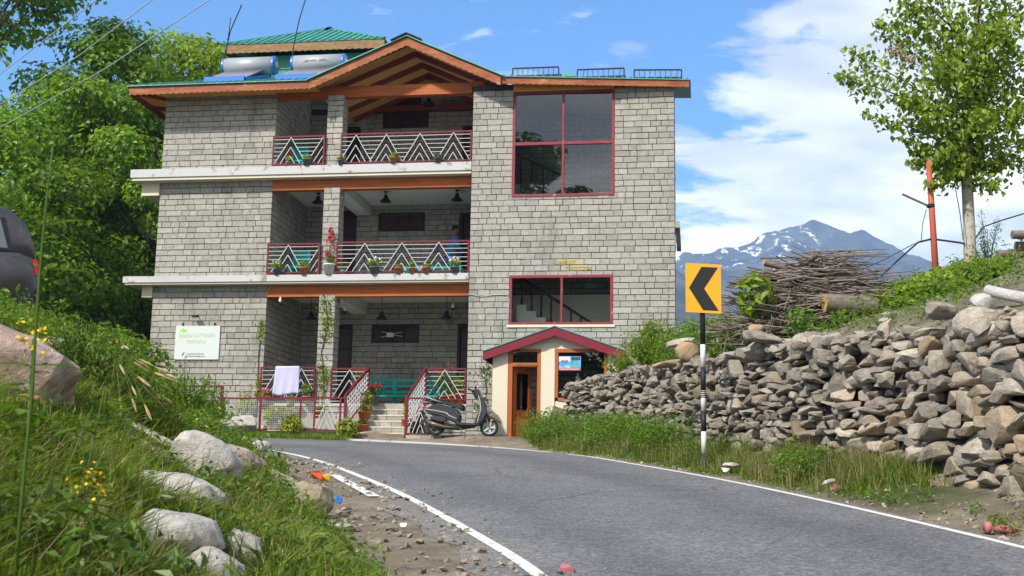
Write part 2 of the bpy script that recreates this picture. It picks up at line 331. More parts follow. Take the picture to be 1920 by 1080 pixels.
def meshdata(name, V, F, mats, tone=1.0, mi=None, smooth=False):
    me = bpy.data.meshes.new(name)
    V = np.asarray(V, np.float32)
    if isinstance(F, np.ndarray):
        nf, k = F.shape
        me.vertices.add(len(V)); me.vertices.foreach_set('co', V.ravel())
        me.loops.add(nf * k); me.loops.foreach_set('vertex_index', F.ravel().astype(np.int32))
        me.polygons.add(nf); me.polygons.foreach_set('loop_start', np.arange(0, nf * k, k, dtype=np.int32))
        me.update(calc_edges=True)
    else:
        me.from_pydata(V.tolist(), [], F)
    for m in (mats if isinstance(mats, (list, tuple)) else [mats]): me.materials.append(MATS[m] if isinstance(m, str) else m)
    nf = len(me.polygons)
    a = me.attributes.new('tone', 'FLOAT', 'FACE'); a.data.foreach_set('value', np.full(nf, tone, np.float32) if np.isscalar(tone) else np.asarray(tone, np.float32))
    if mi is not None and len(me.materials) > 1: me.polygons.foreach_set('material_index', np.asarray(mi, np.int32))
    me.polygons.foreach_set('use_smooth', np.full(nf, smooth))
    me.update(); return me
def link(name, data, parent=None, loc=None):
    o = bpy.data.objects.new(name, data); COL.objects.link(o)
    if parent is not None: o.parent = parent
    if loc is not None: o.location = loc
    return o
def meshobj(name, V, F, mats, parent=None, tone=1.0, mi=None, smooth=False, loc=None):
    return link(name, meshdata(name, V, F, mats, tone, mi, smooth), parent, loc)
def tag(o, label=None, cat=None, group=None, kind=None):
    if label: o['label'] = label
    if cat: o['category'] = cat
    if group: o['group'] = group
    if kind: o['kind'] = kind
    return o
def thing(name, label, cat, loc=(0, 0, 0), rz=0.0, group=None):
    o = link(name, None, None, loc); o.rotation_euler = (0, 0, rz); o.empty_display_size = .2
    return tag(o, label, cat, group)
def copy_tree(o, parent=None):
    c = o.copy(); COL.objects.link(c)
    if parent is not None: c.parent = parent
    for ch in [x for x in bpy.data.objects if x.parent == o]: copy_tree(ch, c)
    return c
def text(name, body, size, m, parent, loc, rot, extrude=.002, align='CENTER', shear=0.0, sx=1.0):
    cu = bpy.data.curves.new(name, 'FONT'); cu.body = body; cu.size = size; cu.align_x = align; cu.align_y = 'CENTER'; cu.extrude = extrude; cu.shear = shear
    cu.materials.append(MATS[m]); o = link(name, cu, None); me = bpy.data.meshes.new_from_object(o.evaluated_get(bpy.context.evaluated_depsgraph_get())); bpy.data.objects.remove(o); a_ = me.attributes.new('tone', 'FLOAT', 'FACE'); a_.data.foreach_set('value', np.ones(len(me.polygons), np.float32)); o = link(name, me, parent, loc); o.rotation_euler = rot; o.scale = (sx, 1, 1); return o

# ------------------------------------------------------------------ noise for terrain (plain numpy)
_perm = np.random.default_rng(3).random((256, 256))
def vnoise(x, y):
    x = np.asarray(x, float); y = np.asarray(y, float)
    xi = np.floor(x).astype(int); yi = np.floor(y).astype(int); fx = x - xi; fy = y - yi
    fx = fx * fx * (3 - 2 * fx); fy = fy * fy * (3 - 2 * fy)
    g = lambda a, b: _perm[a % 256, b % 256]
    return (g(xi, yi) * (1 - fx) + g(xi + 1, yi) * fx) * (1 - fy) + (g(xi, yi + 1) * (1 - fx) + g(xi + 1, yi + 1) * fx) * fy
def fbm(x, y, o=4):
    s = 0; a = .5
    for i in range(o): s = s + a * (vnoise(x * 2 ** i + 17.3 * i, y * 2 ** i + 9.1 * i) - .5); a *= .5
    return s
def sst(x, a, b):
    t = np.clip((np.asarray(x, float) - a) / (b - a), 0, 1); return t * t * (3 - 2 * t)

# ------------------------------------------------------------------ the site: frame of the house and shape of the ground
YAW = R(8.6)
HU = np.array([math.cos(YAW), -math.sin(YAW)]); HN = np.array([math.sin(YAW), math.cos(YAW)]); HP = np.array([1.582, 30.5])
def hw(u, d, z): p = HP + HU * u + HN * d; return Vector((p[0], p[1], z))
LEFT_LINE = np.array([(.75, 2), (.5, 5), (.24, 7.83), (-.42, 10.62), (-1.11, 13.39), (-1.77, 15.61), (-2.66, 18.48), (-3.5, 20.75), (-4.4, 22.4), (-5.9, 24.3), (-9, 26.8), (-15, 30), (-30, 36)])
FOOT = np.array([(.3, 0), (-.15, 4), (-.6, 6.5), (-.95, 7.9), (-1.25, 9.2), (-1.65, 10.6), (-2.5, 13.8), (-3.3, 17), (-4.0, 19.5), (-5.2, 21.6), (-7, 23.3), (-10, 25.3), (-15, 28.3), (-30, 34)])
RIGHT_LINE = np.array([(5.2, -2), (4.75, 3), (4.35, 6.5), (4.01, 9.7), (3.76, 11.7), (3.36, 14.3), (2.83, 17), (2.33, 18.9), (1.45, 22), (.3, 25.8), (-.6, 27.2), (-1.9, 28.2), (-4.6, 29.0), (-6.2, 29.6), (-9, 31), (-16, 34.5), (-30, 41)])
WALL = np.array([(5.9, 4.0), (5.35, 8.2), (4.93, 11.6), (4.72, 14.2), (4.36, 15.8), (3.85, 17.6), (3.35, 19.5), (2.75, 22.3), (1.95, 25.4), (1.15, 27.7)])
WALLTOP = [(4.0, 2.6), (8.2, 2.75), (11.6, 2.92), (14.2, 3.18), (15.8, 3.32), (17.6, 3.42), (19.5, 3.48), (22.3, 3.62), (25.4, 3.78), (27.7, 3.72)]
def seg_dist(P, line):
    """signed distance of points to a polyline (positive on the right of its direction), and y along it"""
    P = np.atleast_2d(P); best = np.full(len(P), 1e9); sg = np.zeros(len(P))
    for a, b in zip(line[:-1], line[1:]):
        d = b - a; L = np.dot(d, d); t = np.clip(((P - a) @ d) / L, 0, 1); q = a + t[:, None] * d; v = P - q
        r = np.hypot(v[:, 0], v[:, 1]); s = np.sign(d[1] * v[:, 0] - d[0] * v[:, 1]); u = r < best - 1e-9
        best = np.where(u, r, best); sg = np.where(u, s, sg)
    return best * np.where(sg == 0, 1, sg)
def zroad(x, y):
    x = np.asarray(x, float); y = np.asarray(y, float)
    z = np.where(y < 22, .0888 * y, 1.9536 + .07 * (y - 22)); z = np.where(y > 31, 2.5836 + .012 * (y - 31), z)
    return z + .015 * np.maximum(0, -x) * sst(y, 20, 28)
def walltop(y): return np.interp(y, [a for a, _ in WALLTOP], [b for _, b in WALLTOP])
def ground(x, y, detail=True):
    x = np.asarray(x, float); y = np.asarray(y, float); shp = x.shape; x = x.ravel(); y = y.ravel(); P = np.stack([x, y], 1)
    z = zroad(x, y)
    dl = -seg_dist(P, FOOT)                       # > 0 : on the left bank
    zb = np.clip(z, None, 2.6)
    bank = (.40 + .20 * sst(y, 7.3, 11.5)) * np.maximum(dl, 0) ** 1.2
    cap = np.maximum(3.15 - zb, .25) * sst(y, -12, 2)
    bank = bank / (1 + (bank / np.maximum(cap, .05)) ** 3) ** (1 / 3)
    z = z + np.where(dl > 0, bank, 0)
    dr = seg_dist(P, RIGHT_LINE)                  # > 0 : on the right verge
    dw = seg_dist(P, WALL); inw = (y < 28.3)
    u = (P - HP) @ HU; d = (P - HP) @ HN
    verge = .20 * sst(dr, .15, 1.3)
    z = z + np.where(dr > 0, verge, 0) * (y < 40)
    # terrace behind the dry stone wall
    porch = sst(u, 1.35, 2.1) + (1 - sst(d, -2.6, -1.9)); porch = np.clip(porch, 0, 1)
    back = sst(dw, .12, .5) * porch * (1 - sst(y, 29.2, 31.5)) * (dr > 0)
    ter = walltop(y) - .25 + .42 * np.maximum(dw - .2, 0) ** .95; ter = np.minimum(ter, 3.75 + .19 * np.maximum(x, 0) + .0 * y)
    z = z * (1 - back) + np.maximum(ter, z) * back
    z = np.where(y > 40, z - .22 * (y - 40), z); z = np.maximum(z, -34)
    if detail:
        off = np.clip(np.maximum(dl, dr), 0, 1)
        z = z + off * (fbm(x * .9, y * .9, 3) * .22)
    return z.reshape(shp)
def gz(x, y): return float(ground(np.array([x]), np.array([y]))[0])
# ================================================================== GROUND, ROAD, MARKINGS
def grid_mesh(name, xs, ys, zf, mats, mi=None):
    X, Y = np.meshgrid(xs, ys); Z = zf(X, Y); V = np.stack([X.ravel(), Y.ravel(), Z.ravel()], 1)
    nx, ny = len(xs), len(ys); i = np.arange(nx - 1); j = np.arange(ny - 1); I, J = np.meshgrid(i, j); a = (J * nx + I).ravel()
    F = np.stack([a, a + 1, a + nx + 1, a + nx], 1)
    return meshobj(name, V, F, mats, smooth=True)
def line_x(line, y): return np.interp(y, line[:, 1], line[:, 0])
def ground_low(x, y):
    z = ground(x, y); P = np.stack([x.ravel(), y.ravel()], 1)
    e = np.minimum(-seg_dist(P, RIGHT_LINE), seg_dist(P, LEFT_LINE)).reshape(x.shape)      # > 0 on the carriageway
    return z - .06 * sst(e, -.12, .35)
def ground_material():
    m = bpy.data.materials.new('ground_cover'); m.use_nodes = True; t = m.node_tree; t.nodes.clear()
    out = N_(t, 'ShaderNodeOutputMaterial'); b = N_(t, 'ShaderNodeBsdfPrincipled'); t.links.new(b.outputs[0], out.inputs[0]); b.inputs['Roughness'].default_value = .95
    b.inputs['Specular IOR Level'].default_value = .1
    tcn = N_(t, 'ShaderNodeTexCoord'); v = tcn.outputs['Object']
    soil = mixc(t, ramp(t, noise(t, v, 1.3, 7, .65), [(.38, 0), (.64, 1)]), (.15, .118, .082), (.27, .222, .16))
    soil = mixc(t, ramp(t, noise(t, v, 26, 4, .7), [(.55, 0), (.72, 1)]), soil, (.30, .28, .25))
    soil = mixc(t, ramp(t, noise(t, mapping(t, v, (1, 1, 1), (5, 3, 1)), 3.2, 6, .7), [(.56, 0), (.66, 1)]), soil, (.10, .10, .10))
    moss = mixc(t, noise(t, v, 9, 4), (.04, .06, .018), (.075, .09, .03))
    a = N_(t, 'ShaderNodeAttribute', attribute_name='green')
    f = math_(t, 'ADD', a.outputs['Fac'], math_(t, 'MULTIPLY', math_(t, 'SUBTRACT', noise(t, v, 2.2, 5), .5), .9), None, True)
    c = mixc(t, f, soil, moss); t.links.new(c, b.inputs['Base Color'])
    bp = N_(t, 'ShaderNodeBump'); bp.inputs['Strength'].default_value = .9; bp.inputs['Distance'].default_value = .04
    t.links.new(noise(t, v, 16, 8, .75), bp.inputs['Height']); t.links.new(bp.outputs[0], b.inputs['Normal']); MATS['ground_cover'] = m
ground_material()
def green_amount(x, y):
    P = np.stack([np.ravel(x), np.ravel(y)], 1); dl = -seg_dist(P, FOOT); dr = seg_dist(P, RIGHT_LINE); dw = seg_dist(P, WALL)
    g = sst(dl, .0, .5) + sst(dr, .2, .5) * (1 - sst(dw, -.1, .1)) * sst(P[:, 1], 11, 13.5) + sst(dw, .3, 1.8) * .25 * (dr > 0)
    u = (P - HP) @ HU; d = (P - HP) @ HN
    g = g * (1 - sst(P[:, 1], 25.5, 26.5) * sst(u, -5.6, -5.2) * (u < 1.5))
    return np.clip(g, 0, 1)
xs = np.concatenate([np.arange(-160, -30, 8), np.arange(-30, -12, 1.0), np.arange(-12, 12, .2), np.arange(12, 30, 1.0), np.arange(30, 321, 10)])
ys = np.concatenate([np.arange(-60, -8, 6), np.arange(-8, 1, .6), np.arange(1, 33, .2), np.arange(33, 50, 1.0), np.arange(50, 320, 10)])
g_ = grid_mesh('ground', xs, ys, ground_low, 'ground_cover'); tag(g_, 'bare soil and turf beside the road', kind='structure')
co = np.zeros(len(g_.data.vertices) * 3); g_.data.vertices.foreach_get('co', co); co = co.reshape(-1, 3)
at = g_.data.attributes.new('green', 'FLOAT', 'POINT'); at.data.foreach_set('value', green_amount(co[:, 0], co[:, 1]).astype(np.float32))

# road: ribbon between the two edges, sampled across
def resample(line, n):
    d = np.r_[0, np.cumsum(np.hypot(*np.diff(line, axis=0).T))]; s = np.linspace(0, d[-1], n)
    # smooth the polyline a little
    p = np.stack([np.interp(s, d, line[:, 0]), np.interp(s, d, line[:, 1])], 1)
    for _ in range(12): p[1:-1] = (p[:-2] + 2 * p[1:-1] + p[2:]) / 4
    return p
LL, RR = resample(LEFT_LINE, 160), resample(RIGHT_LINE, 160)
rag = np.array([.22 + .30 * (vnoise(i * .35, 3.3) - .35) + .10 * vnoise(i * 1.3, 7) for i in range(160)])
def offset_line(p, o):
    t = np.gradient(p, axis=0); t /= np.hypot(*t.T)[:, None]; n = np.stack([-t[:, 1], t[:, 0]], 1); return p + n * (o[:, None] if not np.isscalar(o) else o)
L2 = offset_line(LL, rag + .05); R2 = offset_line(RR, -(.12 + .25 * (rag - .2)))
nu = 28; V = []
for i in range(160):
    for j in range(nu):
        t = j / (nu - 1); p = L2[i] * (1 - t) + R2[i] * t; V.append((p[0], p[1], 0))
V = np.array(V); V[:, 2] = ground(V[:, 0], V[:, 1], False) + .004
V[:, 2] = zroad(V[:, 0], V[:, 1]) + .004
a = (np.arange(159)[:, None] * nu + np.arange(nu - 1)[None]).ravel()
rd = tag(meshobj('road', V, np.stack([a, a + 1, a + nu + 1, a + nu], 1), 'asphalt', smooth=True), 'grey asphalt road curving uphill to the left', kind='structure')
rd.data.attributes.new('across', 'FLOAT', 'POINT').data.foreach_set('value', np.tile(np.linspace(0, 1, nu), 160).astype(np.float32))
def stripe(name, p, w, label, i0=0, i1=None, wob=.0, z=.009):
    p = p[i0:i1]; A = offset_line(p, w / 2); B = offset_line(p, -w / 2); V = []
    for q, r in zip(A, B): V += [(q[0], q[1], float(zroad(q[0], q[1])) + z), (r[0], r[1], float(zroad(r[0], r[1])) + z)]
    k = len(p); F = [(2 * i, 2 * i + 1, 2 * i + 3, 2 * i + 2) for i in range(k - 1)]
    return tag(meshobj(name, V, F, 'line_paint'), label, kind='structure')
stripe('road_edge_line', LL, .10, 'white painted line along the left edge of the road')
stripe('road_edge_line', RR, .10, 'white painted line along the right edge of the road', 0, 66)
kp_ = RR[68:126]; tp_ = np.clip(np.arange(58) / 16, 0, 1); A_, B_ = offset_line(kp_, .0), offset_line(kp_, -.12); V = []
for q, r, h_ in zip(A_, B_, tp_):
    zq, zr_ = float(zroad(*q)), float(zroad(*r)); V += [(q[0], q[1], zq - .05), (q[0], q[1], zq + .005 + .042 * h_), (r[0], r[1], zr_ + .005 + .042 * h_), (r[0], r[1], zr_ - .05)]
tag(meshobj('kerb', V, [(4 * i + a, 4 * i + b, 4 * i + 4 + b, 4 * i + 4 + a) for i in range(len(kp_) - 1) for a, b in ((0, 1), (1, 2), (2, 3))], 'plaster_white'), 'low pale kerb along the far edge of the bend', kind='structure')
st = resample(np.array([(-1.42, 13.15), (-1.62, 13.9), (-1.95, 15.0), (-2.3, 16.3)]), 14)
stripe('road_edge_line', st, .13, 'short stub of older white edge line', z=.013)

# loose gravel on the shoulder, one mass of chips
def hull_rock(n, sx, sy, sz, boxy=.55):
    pts = []
    for _ in range(n):
        v = rng.normal(size=3); v /= np.linalg.norm(v); v = np.sign(v) * np.abs(v) ** boxy; pts.append(v * (rng.uniform(.82, 1.0)) * (sx, sy, sz))
    bm = bmesh.new(); [bm.verts.new(p) for p in pts]; r = bmesh.ops.convex_hull(bm, input=bm.verts)
    bmesh.ops.delete(bm, geom=[v for v in bm.verts if not v.link_faces], context='VERTS'); bm.verts.ensure_lookup_table(); bm.verts.index_update()
    V = np.array([v.co[:] for v in bm.verts]); F = [tuple(v.index for v in f.verts) for f in bm.faces]; bm.free(); return V, F
ROCKS = [hull_rock(int(rng.integers(18, 25)), .5, .5, .5, rng.uniform(.4, .75)) for _ in range(26)]
def weathered(V, F, lv=2, cr=(.25, .85), k=.16):
    me = bpy.data.meshes.new('t'); me.from_pydata(V.tolist(), [], F); o = link('t', me); ca = me.attributes.new('crease_edge', 'FLOAT', 'EDGE'); ca.data.foreach_set('value', rng.uniform(*cr, len(me.edges)).astype(np.float32))
    md = o.modifiers.new('s', 'SUBSURF'); md.levels = lv; m2 = bpy.data.meshes.new_from_object(o.evaluated_get(bpy.context.evaluated_depsgraph_get())); bpy.data.objects.remove(o)
    q = np.zeros(len(m2.vertices) * 3); m2.vertices.foreach_get('co', q); q = q.reshape(-1, 3); a = rng.uniform(0, 60); q *= 1.10 + k * fbm(q[:, 0] * 5 + a + q[:, 2] * 2.7, q[:, 1] * 5 - q[:, 2] * 3.9, 4)[:, None]
    return q, [tuple(p.vertices) for p in m2.polygons]
ROCKS_FINE = [weathered(*r_) for r_ in ROCKS]
CHIPS = [hull_rock(9, .5, .5, .5) for _ in range(10)]
def rotm(rx, ry, rz): return np.array((Matrix.Rotation(rz, 3, 'Z') @ Matrix.Rotation(ry, 3, 'Y') @ Matrix.Rotation(rx, 3, 'X')))
def scatter_chips(name, label, pts, smin, smax, m, parent=None, lift=.25, flat=.6):
    b = MB()
    for x, y in pts:
        V, F = CHIPS[rng.integers(len(CHIPS))]; s = smin + (smax - smin) * rng.random() ** 3
        M = rotm(rng.uniform(-.4, .4), rng.uniform(-.4, .4), rng.uniform(0, 6.3)); V = (V * (s, s * rng.uniform(.6, 1), s * flat)) @ M.T
        b.add(V + (x, y, gz(x, y) + s * flat * lift), F, rng.uniform(.6, 1.35))
    return tag(b.build(name, m, parent), label, kind='stuff')
pts = []
while len(pts) < 1700:
    y = rng.uniform(6, 20) ** 1.0; xl = line_x(LEFT_LINE, y); xf = line_x(FOOT, y); x = rng.uniform(xf - .35, xl - .02 if rng.random() < .85 else xl + .5); pts.append((x, y))
scatter_chips('gravel', 'loose stone chips and grit on the left shoulder', pts, .012, .10, 'rock')
pts = []
while len(pts) < 700:
    y = rng.uniform(8.5, 24); xr = line_x(RIGHT_LINE[:11], y); pts.append((xr + .12 + abs(rng.normal(0, .5)), y))
scatter_chips('gravel', 'loose stone chips along the foot of the dry stone wall', pts, .012, .09, 'rock')

# ================================================================== DRY STONE WALL
wall = thing('stone_wall', 'long dry stone retaining wall of grey rubble behind the roadside grass', 'stone wall', (3.4, 19, 0))
W0 = np.array(wall.location)
wl = resample(WALL, 240); wd = np.r_[0, np.cumsum(np.hypot(*np.diff(wl, axis=0).T))]; WL = wd[-1]
def wall_at(s):
    p = np.array([np.interp(s, wd, wl[:, 0]), np.interp(s, wd, wl[:, 1])]); q = np.array([np.interp(s + .05, wd, wl[:, 0]), np.interp(s + .05, wd, wl[:, 1])])
    p0 = np.array([np.interp(s - .05, wd, wl[:, 0]), np.interp(s - .05, wd, wl[:, 1])]); t = (q - p0) / np.linalg.norm(q - p0); return p, t
stones = []                                            # (centre, along, out, size, tilt)
s_top = 0.0
# strips of courses: every strip keeps its own height profile so that courses wander
sgrid = np.arange(0, WL, .06)
base = np.array([gz(*(wall_at(s)[0] + np.array([-.25, -.05]))) - .12 for s in sgrid]); front = base.copy()
topz = np.array([walltop(wall_at(s)[0][1]) for s in sgrid]) + .10 * np.array([vnoise(s * 1.4, 2.2) - .5 for s in sgrid]) * 2
guard = 0
while guard < 4000:
    guard += 1
    gap = topz - front
    if gap.max() < .05: break
    # lowest place gets the next stone
    k = int(np.argmin(np.where(gap > .05, front - base + rng.uniform(0, .12, len(front)), 9)))
    s = sgrid[k]; p, t = wall_at(s); near = np.interp(p[1], [9, 15, 22, 28], [1.12, .92, .74, .66])
    L = near * (rng.uniform(.12, .28) if rng.random() < .66 else rng.uniform(.28, .62)); h = near * (rng.uniform(.06, .15) if rng.random() < .68 else rng.uniform(.15, .30))
    h = min(h, L * .85)
    i0, i1 = max(0, int(round((s - L / 2) / .06))), min(len(sgrid) - 1, int(round((s + L / 2) / .06)))
    seg = front[i0:i1 + 1]; zb = np.median(seg)
    stones.append((p, t, zb + h / 2, L, h)); front[i0:i1 + 1] = np.maximum(seg, zb + h * .97)
rocks = []
for p, t, z, L, h in stones:
    out = np.array([-t[1], t[0]]); dpt = min(.5, max(.25, L * .8)); bat = .10 * (z - 1.2) / 2.2
    c = np.array([*(p - out * (dpt * .33) - out * 0 + out * rng.normal(0, .055) - out * bat), z])
    ang = math.atan2(t[1], t[0]); M = rotm(rng.normal(0, .13), rng.normal(0, .13), ang + rng.normal(0, .16))
    rocks.append((c, (L * 1.16, dpt, h * 1.26), M))
# rubble heaped on the top and sloping back
for _ in range(900):
    s = rng.uniform(0, WL - .2); p, t = wall_at(s); out = np.array([-t[1], t[0]]); near = np.interp(p[1], [9, 15, 22, 28], [1.25, .95, .72, .5])
    back = abs(rng.normal(0, 1.0)) * (1.0 if p[1] < 24 else .8); 
    if back > 2.4: continue
    q = p - out * back; sz = near * (rng.uniform(.10, .26) if rng.random() < .8 else rng.uniform(.26, .52))
    if back > 1.2: sz *= .7
    zz = gz(q[0], q[1]); hh = sz * rng.uniform(.45, .75)
    rocks.append((np.array([q[0], q[1], max(zz, walltop(p[1]) - .1 if back < .35 else zz) + hh * .22 + (.06 if back < .6 else 0)]), (sz, sz * rng.uniform(.6, 1), hh), rotm(rng.normal(0, .3), rng.normal(0, .3), rng.uniform(0, 6.3))))
# scree running down at the far end beside the porch
for _ in range(150):
    s = WL - abs(rng.normal(0, .9)); p, t = wall_at(min(s, WL - .06)); out = np.array([-t[1], t[0]]); q = p - out * rng.uniform(-.25, 1.2) + t * rng.uniform(-.1, .35)
    sz = rng.uniform(.08, .26); rocks.append((np.array([q[0], q[1], gz(q[0], q[1]) + sz * .15]), (sz * 1.2, sz, sz * .6), rotm(rng.normal(0, .3), rng.normal(0, .3), rng.uniform(0, 6.3))))
def score(r): 
    c = r[0]; return (r[1][0] * r[1][2]) / (c[1] ** 2) * (.15 if abs(c[0] / c[1]) > .46 else 1)
rocks.sort(key=score, reverse=True)
rest = MB()
for k, (c, sz, M) in enumerate(rocks):
    ri = int(rng.integers(len(ROCKS))); V, F = ROCKS_FINE[ri] if k < 298 else ROCKS[ri]
    if k < 298:
        me = MATS.get(('rk', ri))
        if me is None: me = meshdata('stone', V, F, 'rock'); MATS[('rk', ri)] = me
        o = link('stone', me, wall); o.matrix_local = Matrix.Translation(Vector(c - W0)) @ Matrix(M).to_4x4() @ Matrix.Diagonal((*sz, 1))
        if k in (95, 210): o.data = MATS.setdefault(('ry', ri), meshdata('stone', V, F, 'rock_yellow'))
    else: rest.add((V * sz) @ M.T + (c - W0), F, rng.uniform(.72, 1.28))
tag(rest.build('rubble', 'rock', wall), None, kind='stuff')
# hearting: the dark packed core between the stones
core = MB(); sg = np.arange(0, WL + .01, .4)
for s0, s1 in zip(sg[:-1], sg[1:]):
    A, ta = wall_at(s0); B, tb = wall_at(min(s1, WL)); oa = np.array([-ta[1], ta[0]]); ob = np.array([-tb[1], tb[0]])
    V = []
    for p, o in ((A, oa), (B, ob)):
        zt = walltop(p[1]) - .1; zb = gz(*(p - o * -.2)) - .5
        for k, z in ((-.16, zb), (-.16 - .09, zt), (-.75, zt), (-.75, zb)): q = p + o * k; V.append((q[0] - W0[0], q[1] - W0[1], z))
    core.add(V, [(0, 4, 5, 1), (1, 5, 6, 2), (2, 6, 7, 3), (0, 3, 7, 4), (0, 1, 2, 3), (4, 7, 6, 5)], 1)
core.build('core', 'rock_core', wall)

# ================================================================== HOUSE
house = thing('house', 'three storey grey stone block guesthouse with green roofs and orange beams', 'house', hw(0, 0, 0), -YAW)
CH, JT = .1563, .0195
BR = []                                                 # every facing brick: (verts, faces, tone, wall object, weight)
BOXF = [(0, 3, 2, 1), (4, 5, 6, 7), (0, 1, 5, 4), (1, 2, 6, 5), (2, 3, 7, 6), (3, 0, 4, 7)]
def boxv(x0, x1, y0, y1, z0, z1): return np.array([(x0, y0, z0), (x1, y0, z0), (x1, y1, z0), (x0, y1, z0), (x0, y0, z1), (x1, y0, z1), (x1, y1, z1), (x0, y1, z1)])
def face_bricks(wallobj, axis, at, a0, a1, z0, z1, openings=(), w=1.0, sgn=-1, hmean=.30):
    """axis 'u': face at d=at looking to -d, running along u; axis 'd': face at u=at looking to sgn*u, running along d"""
    n = max(1, round((z1 - z0) / CH)); h = (z1 - z0) / n
    for i in range(n):
        zz0, zz1 = z0 + i * h, z0 + (i + 1) * h; zm = (zz0 + zz1) / 2
        cuts = [(a0, a1)]
        for o0, o1, oz0, oz1 in openings:
            if oz0 < zm < oz1:
                nc = []
                for c0, c1 in cuts:
                    if o1 <= c0 or o0 >= c1: nc.append((c0, c1)); continue
                    if o0 > c0: nc.append((c0, o0))
                    if o1 < c1: nc.append((o1, c1))
                cuts = nc
        for c0, c1 in cuts:
            s = c0 - (0 if i % 2 else 0); first = True
            while s < c1 - .02:
                L = rng.uniform(.18, .48); L = L * (.5 if first and i % 2 else 1); first = False
                if c1 - (s + L) < .11: L = c1 - s
                e = min(s + L, c1); j = JT / 2 * .75; pr = rng.normal(0, .0035)
                jz = JT / 2; z0b, z1b = zz0 + jz * rng.uniform(.8, 1.1), zz1 - jz * rng.uniform(.8, 1.1)
                tone = float(np.clip(rng.normal(1, .072), .72, 1.28)); 
                if rng.random() < .05: tone *= .84
                if axis == 'u': V = boxv(s + j, e - j, at + pr, at + .06, z0b, z1b)
                elif sgn > 0: V = boxv(at - .06, at - pr, s + j, e - j, z0b, z1b)
                else: V = boxv(at + pr, at + .06, s + j, e - j, z0b, z1b)
                V = V + rng.normal(0, .0016, V.shape)
                BR.append((V, BOXF, tone, wallobj, (e - s) * w * (.5 if axis == 'd' else 1), zm, s, at))
                s = e
def backing(name, d0, d1, u0, u1, z0, z1, openings=()):
    b = MB(); us = sorted({u0, u1, *[o[0] for o in openings], *[o[1] for o in openings]}); us = [x for x in us if u0 <= x <= u1]
    for a, c in zip(us[:-1], us[1:]):
        segs = [(z0, z1)]
        for o in openings:
            if o[0] < (a + c) / 2 < o[1]:
                ns = []
                for s0, s1 in segs:
                    if o[2] > s0: ns.append((s0, min(o[2], s1)))
                    if o[3] < s1: ns.append((max(o[3], s0), s1))
                segs = [q for q in ns if q[1] - q[0] > .01]
        for s0, s1 in segs: b.box(a, c, d0, d1, s0, s1)
    return b.build(name, 'mortar', house)
WIN1 = (-1.65, 1.0, 8.90, 11.73); WIN0 = (-1.67, .97, 5.57, 6.84)
# tower front and its right flank
w_t = backing('wall', .02, .24, -2.72, 2.53, 2.0, 11.95, [WIN1, WIN0]); face_bricks(w_t, 'u', 0, -2.72, 2.53, 2.10, 11.79, [WIN1, WIN0], 1.15)
b = MB(); b.box(2.30, 2.51, .24, .9, 2.0, 11.95); b.box(2.05, 2.20, .9, 7.5, 2.0, 11.95); w_f = b.build('wall', 'mortar', house); face_bricks(w_f, 'd', 2.53, .0625, .9, 2.10, 11.79, (), .02, 1)
b = MB(); b.box(-2.70, -2.48, .24, 7.5, 2.0, 12.1); b.box(-2.48, 2.05, 7.3, 7.5, 2.0, 12.1); b.build('wall', 'mortar', house)
# left block
LB = ((2.3, 6.70), (6.92, 9.58), (9.88, 12.08))
for z0, z1 in LB:
    wb = backing('wall', .37, .60, -11.42, -8.25, z0, z1); face_bricks(wb, 'u', .35, -11.44, -8.23, z0, z1, (), 1.0)
    b = MB(); b.box(-8.48, -8.25, .60, 3.3, z0, z1); b.box(-11.42, -11.2, .60, 8, z0, z1); wi = b.build('wall', 'mortar', house)
    face_bricks(wi, 'd', -8.23, .412, 3.3, max(z0, 3.56), z1, (), .02, 1)
for k_, (d0_, z0_, z1_) in enumerate(((.45, 12.08, 12.395), (1.25, 12.395, 12.71), (2.05, 12.71, 13.02))): face_bricks(wi, 'd', -8.23, d0_, 3.3, z0_, z1_, (), .02, 1)
b = MB(); b.prism([(.45, 12.08), (3.3, 12.08), (3.3, 13.4), (.45, 12.40)], -8.40, -8.25, 'yz'); b.build('wall', 'mortar', house)
# back wall of the verandahs
BW = [((3.56, 6.70), [(-7.25, -6.70, 3.5, 6.04), (-6.13, -4.75, 5.54, 6.0), (-3.63, -2.80, 3.5, 6.06)]),
      ((6.92, 9.58), [(-7.25, -6.72, 6.8, 9.35), (-6.05, -4.68, 8.85, 9.34), (-3.66, -2.80, 6.8, 9.30)]),
      ((9.88, 13.0), [(-7.25, -6.70, 9.8, 11.96), (-6.03, -4.66, 11.94, 12.38), (-3.63, -2.80, 9.8, 11.9)])]
for (z0, z1), op in BW:
    wb = backing('wall', 3.32, 3.5, -8.25, -2.70, z0, z1, op); face_bricks(wb, 'u', 3.30, -8.23, -2.72, z0, z1 if z1 < 12.5 else 12.36, op, .02, hmean=.36)
face_bricks(wb, 'u', 3.30, -8.23, -3.4, 12.53, 13.0, [(-5.8, -4.9, 12.4, 13.1)], .02)
# pillar, one length per storey
for z0, z1 in ((3.56, 6.40), (6.92, 9.30), (9.88, 11.87)):
    b = MB(); b.box(-6.71, -6.31, .17, .58, z0, z1); p_ = b.build('pillar', 'mortar', house)
    face_bricks(p_, 'u', .15, -6.73, -6.29, z0, z1, (), .9); face_bricks(p_, 'd', -6.29, .212, .60, z0, z1, (), .02, 1)
